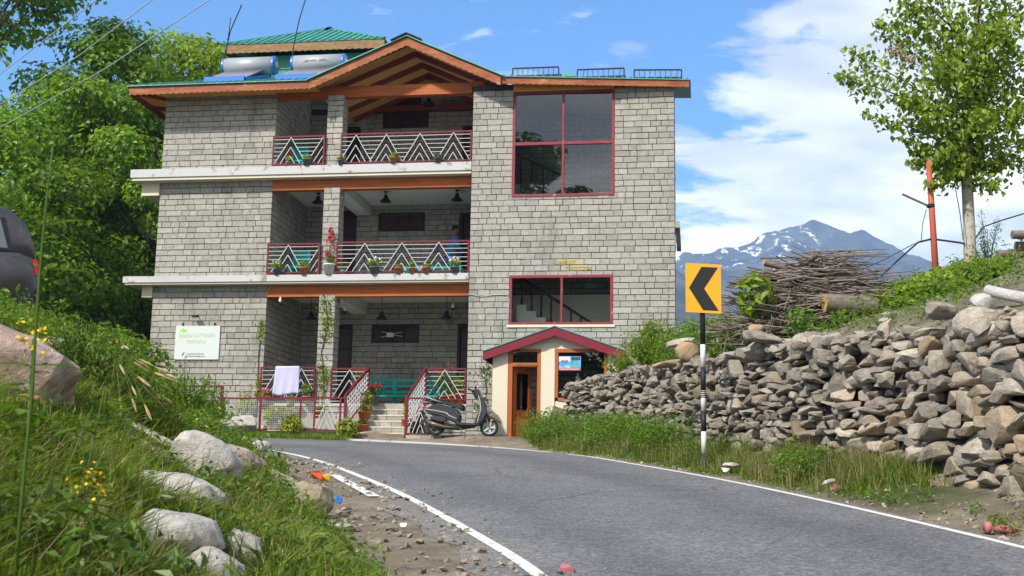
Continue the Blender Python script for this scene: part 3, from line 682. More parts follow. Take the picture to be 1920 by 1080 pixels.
# plinth below the verandah
for u0, u1 in ((-8.23, -5.25), (-3.85, -2.74)):
    b = MB(); b.box(u0, u1, .14, .4, 2.0, 3.48); p_ = b.build('wall', 'mortar', house); face_bricks(p_, 'u', .12, u0, u1, 2.2, 3.48, (), .4)
BR_rank = sorted(range(len(BR)), key=lambda i: -BR[i][4]); single = set(BR_rank[:292])
restb = {}
for i, (V, F, tone, wo, wgt, zm, s, at) in enumerate(BR):
    m = 'stone_block'
    if wo is w_t and abs(zm - 7.17) < .08 and -.62 < s < -.0: m = 'yellow_stone'
    if wo is w_t and abs(zm - 7.01) < .08 and -.30 < s < .30: m = 'yellow_stone'
    if i in single or m != 'stone_block': meshobj('brick', V, F, m, wo, tone)
    else: restb.setdefault(wo.name, (wo, MB()))[1].add(V, F, tone)
for wo, b in restb.values(): tag(b.build('brick', 'stone_block', wo), None, kind='stuff')
# the painted words on the tower have weathered to strokes
b = MB()
for u0, u1, z in ((-.48, .0, 7.17), (-.22, .42, 7.01)):
    u = u0
    while u < u1:
        k = rng.integers(3); w = .045
        if k == 0: b.box(u, u + .012, -.016, -.010, z - .04, z + .04); b.box(u + .012, u + w, -.016, -.010, z + .025, z + .038)
        elif k == 1: b.box(u, u + .012, -.016, -.010, z - .04, z + .04); b.box(u + w - .012, u + w, -.016, -.010, z - .04, z + .04); b.box(u + .012, u + w - .012, -.016, -.010, z - .008, z + .006)
        else: b.box(u, u + w, -.016, -.010, z + .025, z + .038); b.box(u, u + w, -.016, -.010, z - .04, z - .028)
        u += .066
b.build('lettering', 'yellow_ink', w_t)

# slabs
def slab(z0, zw, z1, brz, bru):
    b = MB(); b.box(-12.16, -2.73, 0, 3.30, zw, z1, 1, 0); b.box(-12.16, -11.44, 3.30, 9, zw, z1, 1, 0)
    s_ = b.build('slab', ['plaster_white'], house)
    c = MB(); c.box(-12.12, -2.735, .035, 3.30, z0, zw - .002); c.box(-12.12, -11.44, 3.302, 9, z0, zw - .002); c.build('soffit', 'plaster_cream', s_)
    c = MB(); c.box(bru, -11.445, .30, 8.5, brz, z0 - .002); c.build('bracket', 'plaster_cream', s_)
    c = MB(); c.box(-8.22, -2.735, .06, 3.29, z0 - .006, z0 - .003); c.build('ceiling', 'ceiling_white', s_)
slab(9.575, 9.655, 9.88, 9.22, -11.95); slab(6.70, 6.752, 6.92, 6.40, -11.74)
b = MB(); b.box(-8.22, -2.735, .10, 3.32, 3.485, 3.56); b.build('verandah_floor', 'floor_stone', house)
for z0, z1 in ((6.38, 6.69), (9.285, 9.56)):
    b = MB(); b.box(-8.22, -2.735, .28, .50, z0, z1); b.build('beam', 'orange_wood', house)
    b = MB(); b.box(-6.72, -6.28, .60, 3.29, z0 - .01, z1); b.build('ceiling_beam', 'ceiling_white', house)
b = MB(); b.box(-8.22, -2.80, .26, .48, 11.84, 12.14); b.box(-2.80, -2.45, .15, .40, 11.97, 12.12); b.build('beam', 'orange_wood', house)
b = MB(); b.box(2.532, 2.65, .02, 3, 8.03, 8.20); b.build('ledge', 'stone_block', house)

# doors and windows on the verandahs
def door(u0, u1, z0, z1, glassz):
    f = MB(); f.box(u0, u0 + .07, 3.27, 3.42, z0, z1); f.box(u1 - .07, u1, 3.27, 3.42, z0, z1); f.box(u0 + .07, u1 - .07, 3.27, 3.42, z1 - .07, z1)
    d = f.build('door', 'dark_wood', house)
    p = MB(); p.box(u0 + .07, u1 - .07, 3.36, 3.40, z0, glassz); p.box(u0 + .07, u1 - .07, 3.36, 3.40, glassz + .55, glassz + .62); p.build('door_leaf', 'dark_wood', d)
    g = MB(); g.box(u0 + .07, u1 - .07, 3.375, 3.385, glassz, glassz + .55); g.box(u0 + .07, u1 - .07, 3.375, 3.385, glassz + .62, z1 - .07); g.build('pane', 'pane_dark', d)
for z0, ztop in ((3.56, 6.04), (6.92, 9.35), (9.88, 11.96)): door(-7.25, -6.70, z0, ztop, ztop - 1.25)
for z0, ztop in ((3.56, 6.06), (6.92, 9.30), (9.88, 11.9)): door(-3.63, -2.80, z0, ztop, ztop - 1.25)
def window(u0, u1, z0, z1, mul, d=3.28, m='dark_wood'):
    f = MB(); t = .06
    f.box(u0, u1, d, d + .12, z0, z0 + t); f.box(u0, u1, d, d + .12, z1 - t, z1); f.box(u0, u0 + t, d, d + .12, z0 + t, z1 - t); f.box(u1 - t, u1, d, d + .12, z0 + t, z1 - t)
    for q in mul: f.box(q - .03, q + .03, d, d + .12, z0 + t, z1 - t)
    w = f.build('window', m, house); ed = [u0 + t] + [x for q in mul for x in (q - .03, q + .03)] + [u1 - t]
    for a, c in zip(ed[::2], ed[1::2]): g = MB(); g.box(a, c, d + .05, d + .06, z0 + t, z1 - t); g.build('pane', 'pane_dark', w)
    r = MB(); r.box(u0, u1, d + .14, d + .2, z0, z1); r.build('shutter', 'dark_wood', w)
    return w
window(-6.13, -4.75, 5.54, 6.0, [-5.55, -5.2]); window(-6.05, -4.68, 8.85, 9.34, [-5.5, -5.15]); window(-6.03, -4.66, 11.94, 12.38, [-5.5, -5.1])
b = MB(); b.box(-5.8, -4.9, 3.26, 3.31, 12.55, 12.95); b.build('window', 'dark_wood', house)
b = MB(); 
for a, c in (((-5.85, 5.86), (-5.5, 5.80)), ((-5.85, 5.70), (-5.5, 5.77)), ((-5.5, 5.80), (-5.25, 5.83)), ((-5.5, 5.77), (-5.22, 5.72))): b.bar((a[0], 3.26, a[1]), (c[0], 3.26, c[1]), .012)
b.box(-5.68, -5.48, 3.255, 3.265, 5.70, 5.83); tag(b.build('paper_decoration', 'litter_white'), 'white paper star stuck on the dark ground floor verandah window', 'decoration').matrix_world = house.matrix_basis

# big stair windows in the tower
def big_window(W_, mul, tr):
    u0, u1, z0, z1 = W_; t = .068; f = MB()
    f.box(u0, u1, -.012, .09, z1 - t, z1); f.box(u0, u1, -.018, .09, z0, z0 + .06); f.box(u0, u0 + t, -.012, .09, z0 + .06, z1 - t); f.box(u1 - t, u1, -.012, .09, z0 + .06, z1 - t)
    f.box(mul - .028, mul + .028, -.008, .085, z0 + .06, z1 - t)
    zs = [z0 + .06, z1 - t]
    if tr: 
        f.box(u0 + t, mul - .028, -.006, .08, tr - .04, tr + .04); f.box(mul + .028, u1 - t, -.006, .08, tr - .04, tr + .04); zs = [z0 + .06, tr - .04, tr + .04, z1 - t]
    w = f.build('window', 'window_frame', house)
    for a, c in ((u0 + t, mul - .028), (mul + .028, u1 - t)):
        for e, g in zip(zs[::2], zs[1::2]): q = MB(); q.box(a, c, .035, .043, e, g); q.build('pane', 'window_glass' if tr else 'window_glass_clear', w)
big_window(WIN1, -.33, 10.32); big_window(WIN0, -.33, None)
b = MB(); b.box(-1.72, 1.02, -.03, .05, 5.50, 5.565); b.build('sill', 'plaster_cream', house)
# stair hall seen through the glass
b = MB(); b.box(-2.47, 2.29, 2.40, 2.55, 4.6, 6.74); b.box(-2.475, -2.40, .30, 2.39, 4.6, 8.4); b.box(2.2, 2.285, .30, 2.39, 4.6, 8.4); b.build('hall_wall', 'interior_white', house)
b = MB(); b.box(-2.47, 2.29, 2.42, 2.55, 6.742, 11.9); hw_ = b.build('hall_wall', 'mortar', house); n0 = len(BR); face_bricks(hw_, 'u', 2.40, -2.40, 2.2, 6.76, 11.85, (), 0); bb = MB()
for q in BR[n0:]: bb.add(q[0], q[1], q[2])
tag(bb.build('brick', 'stone_block', hw_), None, kind='stuff')
b = MB(); b.box(-2.47, 2.29, .26, 2.39, 8.30, 8.45); b.box(-2.47, 2.29, .26, 2.39, 4.45, 4.6); b.box(-2.47, 2.29, .26, 2.39, 11.86, 11.94); b.build('hall_floor', 'interior_white', house)
def flight(u0, z0, n, du, dz, dd, name='staircase', hr=.80):
    poly = [(u0, z0)]
    for i in range(n): poly += [(u0 + i * du, z0 - i * dz), (u0 + (i + 1) * du, z0 - i * dz)]
    poly.append((u0 + n * du, z0 - n * dz)); low = [(u0 + n * du - .12, z0 - n * dz - .12), (u0, z0 - .42)]
    b = MB(); b.prism(poly[1:] + low, dd, dd + .95); st_ = b.build(name, 'interior_white', house)
    for i in range(n):
        x = u0 + (i + .5) * du; zb = z0 - i * dz; q = MB(); q.lathe([(.028, 0), (.034, .1), (.022, .2), (.030, .45), (.022, .62), (.030, hr)], 8, (x, dd + .04, zb)); q.build('baluster', 'brown_wood', st_)
    q = MB(); q.bar((u0 + .3 * du, dd + .04, z0 + hr + .02), (u0 + n * du, dd + .04, z0 + hr - (n - .5) * dz), .06, .07); q.build('handrail', 'dark_wood', st_)
flight(-1.65, 6.28, 8, .262, .172, 1.2, hr=.72); flight(-1.75, 9.55, 7, .30, .155, 1.2)
b = MB(); b.box(-2.3, .6, 1.25, 2.35, 4.61, 5.1); b.build('staircase', 'interior_white', house)

# ---- roofs
def scallop(path, h, th, d, m, name, per=.17, amp=.028, parent=house, n_per=6):
    """board in a plane d = const whose lower edge is cut in scallops; path = list of (u,z) along the top"""
    b = MB(); P = np.array(path, float); L = np.r_[0, np.cumsum(np.hypot(*np.diff(P, axis=0).T))]; n = max(2, int(L[-1] / per * n_per)); s = np.linspace(0, L[-1], n + 1)
    u = np.interp(s, L, P[:, 0]); z = np.interp(s, L, P[:, 1]); lo = z - h + amp * np.abs(np.sin(np.pi * s / per)); dd = np.interp(s, L, d) if not np.isscalar(d) else np.full(n + 1, d)
    V = []
    for i in range(n + 1): V += [(u[i], dd[i], z[i]), (u[i], dd[i], lo[i]), (u[i], dd[i] + th, z[i]), (u[i], dd[i] + th, lo[i])]
    F = []
    for i in range(n):
        a, c = 4 * i, 4 * i + 4; F += [(a, a + 1, c + 1, c), (a + 2, c + 2, c + 3, a + 3), (a, c, c + 2, a + 2), (a + 1, a + 3, c + 3, c + 1)]
    F += [(0, 2, 3, 1), (4 * n, 4 * n + 1, 4 * n + 3, 4 * n + 2)]
    return b.add(V, F).build(name, m, parent)
EZ, ED, SL = 12.10, -.45, .40
# left main roof: front and left pitches with ribs, thin sheet
b = MB()
def sheet(b, quad, th=.025):
    q = [Vector(p) for p in quad]; n = len(q); b.add([*q, *[p - Vector((0, 0, th)) for p in q]], [tuple(range(n)), tuple(range(2 * n - 1, n - 1, -1))] + [(i, i + n, (i + 1) % n + n, (i + 1) % n) for i in range(n)])
sheet(b, [(-12.2, ED - .05, EZ), (-6.6, ED - .05, EZ), (-6.6, 4.4, EZ + SL * 4.9), (-7.3, 4.4, EZ + SL * 4.9)])
sheet(b, [(-12.2, ED - .05, EZ), (-7.3, 4.4, EZ + SL * 4.9), (-7.3, 6, EZ + SL * 4.9), (-12.2, 9.5, EZ)])
u = -12.1
while u < -6.6:
    dm = min(4.4, ED - .05 + (u + 12.2)); 
    if dm > ED + .1: b.bar((u, ED - .06, EZ + .014), (u, dm, EZ + .014 + SL * (dm - ED + .05)), .045, .03)
    u += .21
roof = b.build('roof', 'green_metal', house)
q_ = MB(); sheet(q_, [(-8.45, .36, EZ + SL * .86 - .03), (-6.6, .36, EZ + SL * .86 - .03), (-6.6, 3.4, EZ + SL * 3.9 - .03), (-8.45, 3.4, EZ + SL * 3.9 - .03)]); q_.build('ceiling', 'plank_tan', roof)
scallop([(-12.15, EZ - .035), (-7.06, EZ - .02)], .235, .03, ED, 'fascia_wood', 'fascia', parent=roof)
b = MB(); b.box(-12.15, -12.12, ED + .03, 9.3, EZ - .26, EZ - .03); b.build('fascia', 'fascia_wood', roof)
b = MB(); b.box(-12.12, -11.445, ED + .03, 9, EZ - .09, EZ - .06); b.box(-11.445, -7.0, ED + .03, .35, EZ - .09, EZ - .06); b.build('soffit', 'soffit_wood', roof)
for k, dd in enumerate((.0, 1.0, 2.1, 3.2, 4.4)):
    b = MB(); b.bar((-12.12, dd + (0 if k else -.40), EZ - .15), (-11.45, dd + .35, EZ - .13), .07, .11); b.build('rafter', 'rafter_wood', roof)
# the gable over the balconies
GA, GL, GR_ = (-4.45, 13.22), (-7.12, 12.10), (-1.85, 12.02)
b = MB()
for (u0, z0), (u1, z1) in ((GL, GA), (GA, GR_)):
    b.add([(u0, -.56, z0), (u1, -.56, z1), (u1, 4.6, z1), (u0, 4.6, z0), (u0, -.56, z0 - .03), (u1, -.56, z1 - .03), (u1, 4.6, z1 - .03), (u0, 4.6, z0 - .03)], BOXF[0:0] + [(0, 1, 2, 3), (4, 7, 6, 5), (0, 4, 5, 1), (1, 5, 6, 2), (2, 6, 7, 3), (3, 7, 4, 0)])
    for dd in np.arange(-.4, 4.5, .21): b.bar((u0, dd, z0 + .015), (u1, dd, z1 + .015), .045, .03, (0, 0, 1)) if False else None
gable = b.build('roof', 'green_metal', house)
b = MB(); b.bar((-4.45 - .42, -.58, GA[1] - .14), (-4.45, -.58, GA[1] + .045), .03, .03); b.bar((-4.45, -.58, GA[1] + .045), (-4.45 + .42, -.58, GA[1] - .15), .03, .03)
b.add([(-4.87, -.6, GA[1] - .14), (-4.45, -.6, GA[1] + .05), (-4.03, -.6, GA[1] - .15), (-4.87, 4.6, GA[1] - .14), (-4.45, 4.6, GA[1] + .05), (-4.03, 4.6, GA[1] - .15)], [(0, 3, 4, 1), (1, 4, 5, 2)]); b.build('ridge_cap', 'black_metal', gable)
scallop([(-7.06, 12.06), (GA[0], GA[1] - .045)], .25, .035, -.50, 'fascia_wood', 'barge_board', parent=gable)
scallop([(GA[0], GA[1] - .045), (-1.92, 11.995)], .25, .035, -.50, 'fascia_wood', 'barge_board', parent=gable)
for (u0, z0), (u1, z1), cn in ((GL, GA, 1), (GA, GR_, 1)):
    for dd in np.arange(-.44, 3.2, .20):           # boards of the gable ceiling
        b = MB(); o = .034; b.add([(u0, dd, z0 - o), (u1, dd, z1 - o), (u1, dd + .19, z1 - o), (u0, dd + .19, z0 - o), (u0, dd, z0 - o - .02), (u1, dd, z1 - o - .02), (u1, dd + .19, z1 - o - .02), (u0, dd + .19, z0 - o - .02)], [(0, 1, 2, 3), (4, 7, 6, 5), (0, 4, 5, 1), (1, 5, 6, 2), (2, 6, 7, 3), (3, 7, 4, 0)], rng.uniform(.85, 1.15)); b.build('plank', 'plank_tan', gable)
for dd in (-.28, .55, 1.40, 2.25, 3.05):
    for (u0, z0), (u1, z1) in ((GL, GA), (GR_, GA)):
        b = MB(); b.bar((u0 + (.25 if u0 < -4 else -.25), dd, z0 + .02), (u1, dd, z1 - .135), .11, .13); b.build('rafter', 'rafter_wood', gable)
b = MB(); b.box(-7.2, -1.95, 3.10, 3.25, 12.37, 12.52); b.build('tie_beam', 'rafter_wood', gable)
# right roof over the tower
b = MB(); sheet(b, [(-1.95, -.48, 12.03), (2.95, -.20, 11.865), (2.95, 5.5, 13.3), (-1.95, 5.5, 13.5)])
for u in np.arange(-1.85, 2.95, .205):
    f = (u + 1.95) / 4.9; b.bar((u, -.49 + .28 * f, 12.045 - .165 * f), (u, 5.5, 13.515 - .2 * f), .045, .03)
roof2 = b.build('roof', 'green_metal', house)
scallop([(-1.92, 11.995), (2.91, 11.835)], .185, .03, np.array([-.44, -.17]), 'fascia_wood', 'fascia', parent=roof2, amp=.022)
b = MB(); b.box(-1.65, 1.0, -.03, .0, 11.735, 11.92); b.build('soffit', 'soffit_wood', roof2)
b = MB(); b.prism([(-.66, 12.84), (-.42, 13.02), (-.26, 12.84)], 2.0, 3.2); b.build('roof_vent', 'green_metal', roof2)
# penthouse
b = MB(); b.box(-10.95, -6.6, 4.45, 8.6, 12.2, 14.72); ph = b.build('penthouse', 'green_sheet', house)
b = MB(); c_ = [(-11.38, 4.0), (-6.25, 4.0), (-6.25, 9.2), (-11.38, 9.2)]; A_ = (-8.83, 6.6, 16.40); ez = 14.97
b.add([(x, y, ez) for x, y in c_] + [A_], [(0, 1, 4), (1, 2, 4), (2, 3, 4), (3, 0, 4), (0, 3, 2, 1)])
for u in np.arange(-11.3, -6.3, .235):
    f = min((u + 11.38) / 2.55, (-6.25 - u) / 2.58); f = min(f, .98); b.bar((u, 3.99, ez + .012), (u, 4.0 + 2.6 * f, ez + .012 + (A_[2] - ez) * f), .085, .06)
for x, y in c_[:2]: b.bar((x, y, ez + .03), (A_[0], A_[1], A_[2] + .03), .10, .05)
r3 = b.build('roof', 'green_metal', ph)
b = MB(); b.lathe([(.34, 0), (.0, .17)], 4, (A_[0], A_[1], A_[2] - .06)); b.build('ridge_cap', 'black_metal', r3)
scallop([(-11.36, 14.95), (-6.27, 14.95)], .28, .03, 4.02, 'fascia_brown', 'fascia', parent=ph, per=.2)
b = MB(); b.box(-11.36, -11.33, 4.05, 9.1, 14.68, 14.95); b.build('fascia', 'fascia_brown', ph)
b = MB(); b.box(-9.15, -8.95, 4.42, 4.45, 13.3, 14.3); b.build('door', 'dark_wood', ph)

# ---- railings: maroon frame, silver bars, nested chevrons
def railing(u0, u1, z0, z1, peaks, d=.08, half=.44, parent=house, post=(1, 1), clip=True, nb=6):
    f = MB(); f.box(u0, u1, d - .02, d + .02, z1 - .04, z1); f.box(u0 + .04, u1 - .04, d - .015, d + .015, z0, z0 + .03)
    if post[0]: f.box(u0, u0 + .04, d - .02, d + .02, z0 - .05, z1 - .04)
    if post[1]: f.box(u1 - .04, u1, d - .02, d + .02, z0 - .05, z1 - .04)
    r = f.build('railing', 'maroon_paint', parent); H = z1 - .06 - z0
    lo, hi = u0 + .045, u1 - .045
    def seg(a, c):
        (x0, y0), (x1, y1) = a, c
        def cut(xa, ya, xb, yb):
            if xa < lo: t = (lo - xa) / (xb - xa); xa, ya = lo, ya + (yb - ya) * t
            if xa > hi: t = (hi - xa) / (xb - xa); xa, ya = hi, ya + (yb - ya) * t
            return xa, ya
        if max(x0, x1) < lo or min(x0, x1) > hi: return None
        return cut(x0, y0, x1, y1), cut(x1, y1, x0, y0)
    for p in peaks:
        for sc in (1, .63, .28):
            b = MB(); n = 0
            for sg in (-1, 1):
                q = seg((p, z0 + .03 + H * sc * .98), (p + sg * half * sc, z0 + .03))
                if q: (xa, ya), (xb, yb) = q; b.bar((xa, d - .012, ya), (xb, d - .012, yb), .017, .017); n += 1
            if n: b.build('chevron', 'silver_paint', r)
    for k in range(1, nb + 1):
        z = z0 + .03 + H * (k / (nb + .6)); hwid = half * (1 - (z - z0 - .03) / (H * .98)); ed = [lo]
        for p in sorted(peaks):
            if p - hwid < hi and p + hwid > lo: ed += [max(lo, p - hwid), min(hi, p + hwid)]
        ed.append(hi)
        for a, c in zip(ed[::2], ed[1::2]):
            if c - a > .05: b = MB(); b.box(a, c, d - .01, d + .01, z - .0065, z + .0065); b.build('bar', 'silver_paint', r)
    return r
for z0 in (9.93, 6.98):
    railing(-8.19, -6.74, z0, z0 + .80, [-7.68, -6.78] if z0 > 9 else [-7.61, -6.71]); railing(-6.30, -2.745, z0, z0 + .82, [-5.88, -5.05, -4.14, -3.24] if z0 > 9 else [-5.53, -4.53, -3.55], half=.44 if z0 > 9 else .49)
railing(-8.20, -6.72, 3.68, 4.50, [-7.72, -7.09]); railing(-6.30, -5.30, 3.68, 4.47, [-5.80]); railing(-3.82, -2.745, 3.66, 4.47, [-3.30], half=.47)
railing(-6.08, -5.40, 2.74, 3.55, [-5.75], d=-1.92, half=.30); railing(-3.80, -3.09, 2.68, 3.55, [-3.45], d=-1.92, half=.30)
def stair_rail(u, zt, zb):
    f = MB(); a, c = (u, .08, zt), (u, -1.92, zb); f.bar(a, c, .06, .05); f.bar((u, .08, zt - .72), (u, -1.92, zb - .76), .03, .03)
    f.box(u - .025, u + .025, .055, .105, 3.5, zt + .02); f.box(u - .03, u + .03, -1.95, -1.89, 2.35, zb + .02)
    r = f.build('stair_railing', 'maroon_paint', house)
    for k in range(1, 11):
        t = k / 11; d = .08 - 2.0 * t; z = zt + (zb - zt) * t; b = MB(); b.bar((u, d, z - .04), (u, d, z - .72), .02, .02, (0, 1, 0)); b.build('bar', 'silver_paint', r)
    for k in range(1, 6):
        o = .72 * k / 6; b = MB(); b.bar((u, .06, zt - o), (u, -1.9, zb - o), .018, .018); b.build('bar', 'silver_paint', r)
stair_rail(-5.30, 4.46, 3.60); stair_rail(-3.80, 4.46, 3.54)
# entrance steps
TR, RZ = .335, .166
for i in range(7):
    z1 = 3.556 - i * RZ - (.0 if i else .004); d0 = .10 - TR * i
    if i == 0: continue
    b = MB(); b.box(-5.26, -3.84, d0 - .03, d0 + TR - .031 if i > 1 else .10, 2.0 if i > 5 else z1 - .5, z1 - .03); s_ = b.build('step', 'mortar', house)
    b = MB(); b.box(-5.27, -3.83, d0 - .055, d0 + TR - .058 if i > 1 else .10, z1 - .028, z1); b.build('tread', 'plaster_cream', s_)
    u = -5.26
    while u < -3.86: 
        e = min(u + rng.uniform(.25, .42), -3.84); b = MB(); b.box(u + .006, e - .006, d0 - .045, d0 - .031, z1 - RZ + .004, z1 - .032, rng.uniform(.85, 1.15)); b.build('brick', 'stone_block', s_); u = e
# riser under the verandah lip
b = MB(); b.box(-5.26, -3.84, .085, .098, 3.40, 3.555); b.build('step', 'stone_block', house)
# kerb plinth that the right return stands on
b = MB(); b.box(-3.78, -2.9, -1.98, -.1, 2.0, 2.66); kp = b.build('wall', 'mortar', house)
u = -3.78
for zz in (2.36, 2.51):
    u = -3.78
    while u < -2.92: e = min(u + rng.uniform(.22, .4), -2.9); b = MB(); b.box(u + .006, e - .006, -1.998, -1.975, zz + .005, zz + .145, rng.uniform(.85, 1.15)); b.build('brick', 'stone_block', kp); u = e

# ================================================================== PORCH
porch = thing('entrance_porch', 'small cream porch with red gable boards and half open wooden door', 'porch', hw(0, 0, 0), -YAW)
def pbox(name, m, x0, x1, y0, y1, z0, z1, par=porch): b = MB(); b.box(x0, x1, y0, y1, z0, z1); return b.build(name, m, par)
for u0, u1, z1 in ((-1.81, -1.44, 4.76), (-.64, -.31, 4.90), (.95, 1.2, 4.76)): pbox('pillar', 'plaster_cream', u0, u1, -1.5, -1.2, 2.2, z1)
b = MB(); b.prism([(-1.43, 4.768), (.94, 4.768), (.9, 4.86), (-.28, 5.20), (-1.40, 4.86)], -1.485, -1.25); b.build('gable_wall', 'plaster_cream', porch)
b = MB(); b.box(-1.44, -1.33, -1.49, -1.38, 2.2, 4.765); b.box(-.73, -.645, -1.49, -1.38, 2.2, 4.765); b.box(-1.33, -.73, -1.49, -1.38, 4.70, 4.765); b.box(-1.33, -.73, -1.50, -1.37, 4.34, 4.43)
df = b.build('door_frame', 'red_wood', porch)
g = MB(); g.box(-1.33, -.73, -1.44, -1.432, 4.43, 4.70); g.build('pane', 'door_glass', df)
dl_ = link('door', None, porch, (-1.33, -1.40, 0)); dl_.rotation_euler = (0, 0, R(48))
b = MB(); b.box(0, .11, -.02, .02, 2.42, 4.33); b.box(.48, .58, -.02, .02, 2.42, 4.33); b.box(.11, .48, -.02, .02, 4.20, 4.33); b.box(.11, .48, -.02, .02, 3.17, 3.32); b.box(.11, .48, -.02, .02, 2.42, 2.56); b.build('door_frame', 'red_wood', dl_)
b = MB(); b.box(.11, .48, -.008, .008, 2.56, 3.17); b.build('door_panel', 'door_panel', dl_)
b = MB(); b.box(.11, .48, -.004, .004, 3.32, 4.20); b.build('pane', 'door_glass', dl_)
b = MB(); b.box(.51, .53, -.05, .05, 3.2, 3.32); b.build('handle', 'chrome', dl_)
b = MB(); b.box(-.31, .95, -1.49, -1.38, 4.68, 4.765); b.box(-.305, -.23, -1.49, -1.38, 3.6, 4.68); b.box(.87, .948, -1.49, -1.38, 3.6, 4.68); b.box(-.23, .87, -1.49, -1.38, 3.52, 3.6)
wf = b.build('window', 'red_wood', porch); g = MB(); g.box(-.23, .87, -1.44, -1.432, 3.6, 4.68); g.build('pane', 'door_glass', wf)
pbox('wall', 'plaster_cream', -.31, .95, -1.47, -1.25, 2.2, 3.515); pbox('wall', 'plaster_cream', .96, 1.18, -1.198, -.01, 2.2, 4.75)
PA, PL_, PR_ = (-.30, 5.30), (-2.02, 4.70), (1.36, 4.72)
b = MB()
for (u0, z0), (u1, z1) in ((PL_, PA), (PA, PR_)): b.add([(u0, -1.72, z0), (u1, -1.72, z1), (u1, -.03, z1), (u0, -.03, z0), (u0, -1.72, z0 - .025), (u1, -1.72, z1 - .025), (u1, -.03, z1 - .025), (u0, -.03, z0 - .025)], [(0, 1, 2, 3), (4, 7, 6, 5), (0, 4, 5, 1), (1, 5, 6, 2), (2, 6, 7, 3), (3, 7, 4, 0)])
pr = b.build('roof', 'green_metal', porch)
b = MB()
for (u0, z0), (u1, z1) in ((PL_, PA), (PA, PR_)):
    n = 40
    for i in range(n):
        t0, t1 = i / n, (i + 1) / n; a0, a1 = u0 + (u1 - u0) * t0, u0 + (u1 - u0) * t1; c0, c1 = z0 + (z1 - z0) * t0 - .03, z0 + (z1 - z0) * t1 - .03
        f = lambda t: .20 + .022 * abs(math.sin(t * math.pi * 7)) * (1 if u0 != PL_[0] or t > .35 else 0) - (.0 if u0 == PL_[0] else 0)
        b.add([(a0, -1.70, c0), (a1, -1.70, c1), (a1, -1.70, c1 - f(t1)), (a0, -1.70, c0 - f(t0)), (a0, -1.665, c0), (a1, -1.665, c1), (a1, -1.665, c1 - f(t1)), (a0, -1.665, c0 - f(t0))], [(0, 3, 2, 1), (4, 5, 6, 7), (3, 7, 6, 2)] + ([(0, 4, 7, 3)] if i == 0 else []) + ([(1, 2, 6, 5)] if i == n - 1 else []))
b.build('barge_board', 'red_fascia', pr)
b = MB(); b.box(-2.0, -1.97, -1.66, -.05, 4.48, 4.66); b.box(1.31, 1.34, -1.66, -.05, 4.48, 4.66); b.build('fascia', 'red_fascia', pr)
b = MB()
for i in range(9): b.box(-1.25 + i * .06, -1.215 + i * .06, -1.515, -1.50, 4.36 + .0, 4.405)
b.build('carving', 'fascia_brown', df)
# ================================================================== THINGS ON AND AROUND THE HOUSE
def hthing(name, label, cat, u, d, z, group=None, rz=0.0): return thing(name, label, cat, hw(u, d, z), -YAW + rz, group)
def leafquads(C, Nrm, size, tones, aspect=.6, fold=.15, droop=None):
    """leaf shaped faces (two folded quads) at points C facing Nrm"""
    n = len(C); Nrm = Nrm / np.linalg.norm(Nrm, axis=1)[:, None]; r = rng.normal(size=(n, 3)) if droop is None else droop + rng.normal(0, .5, (n, 3))
    L = r - (r * Nrm).sum(1)[:, None] * Nrm; L /= np.linalg.norm(L, axis=1)[:, None] + 1e-9; Wd = np.cross(Nrm, L); s = size[:, None]
    a = C - L * s * .5; c = C + L * s * .5; m1 = C - L * s * .08 + Wd * s * aspect * .5 + Nrm * s * fold; m2 = C - L * s * .08 - Wd * s * aspect * .5 + Nrm * s * fold
    V = np.stack([a, m1, c, m2], 1).reshape(-1, 3); k = np.arange(n)[:, None] * 4
    F = np.concatenate([k + np.array([0, 1, 2]), k + np.array([0, 2, 3])], 1).reshape(-1, 3)
    return V, F, np.repeat(tones, 2)
def leaf_obj(name, C, Nrm, size, tones, m, parent=None, aspect=.6, loc=None, droop=None, fold=.15):
    V, F, T = leafquads(np.asarray(C), np.asarray(Nrm), np.asarray(size), np.asarray(tones), aspect, fold, droop); return meshobj(name, V, F, m, parent, T, loc=loc)
def ball_pts(n, r, c=(0, 0, 0), up=.3, shell=.35):
    v = rng.normal(size=(n, 3)); v /= np.linalg.norm(v, axis=1)[:, None]; rad = shell + (1 - shell) * rng.random(n) ** .5
    p = v * rad[:, None] * np.asarray(r) + np.asarray(c); nn = v + rng.normal(0, .5, (n, 3)) + (0, 0, up); return p, nn

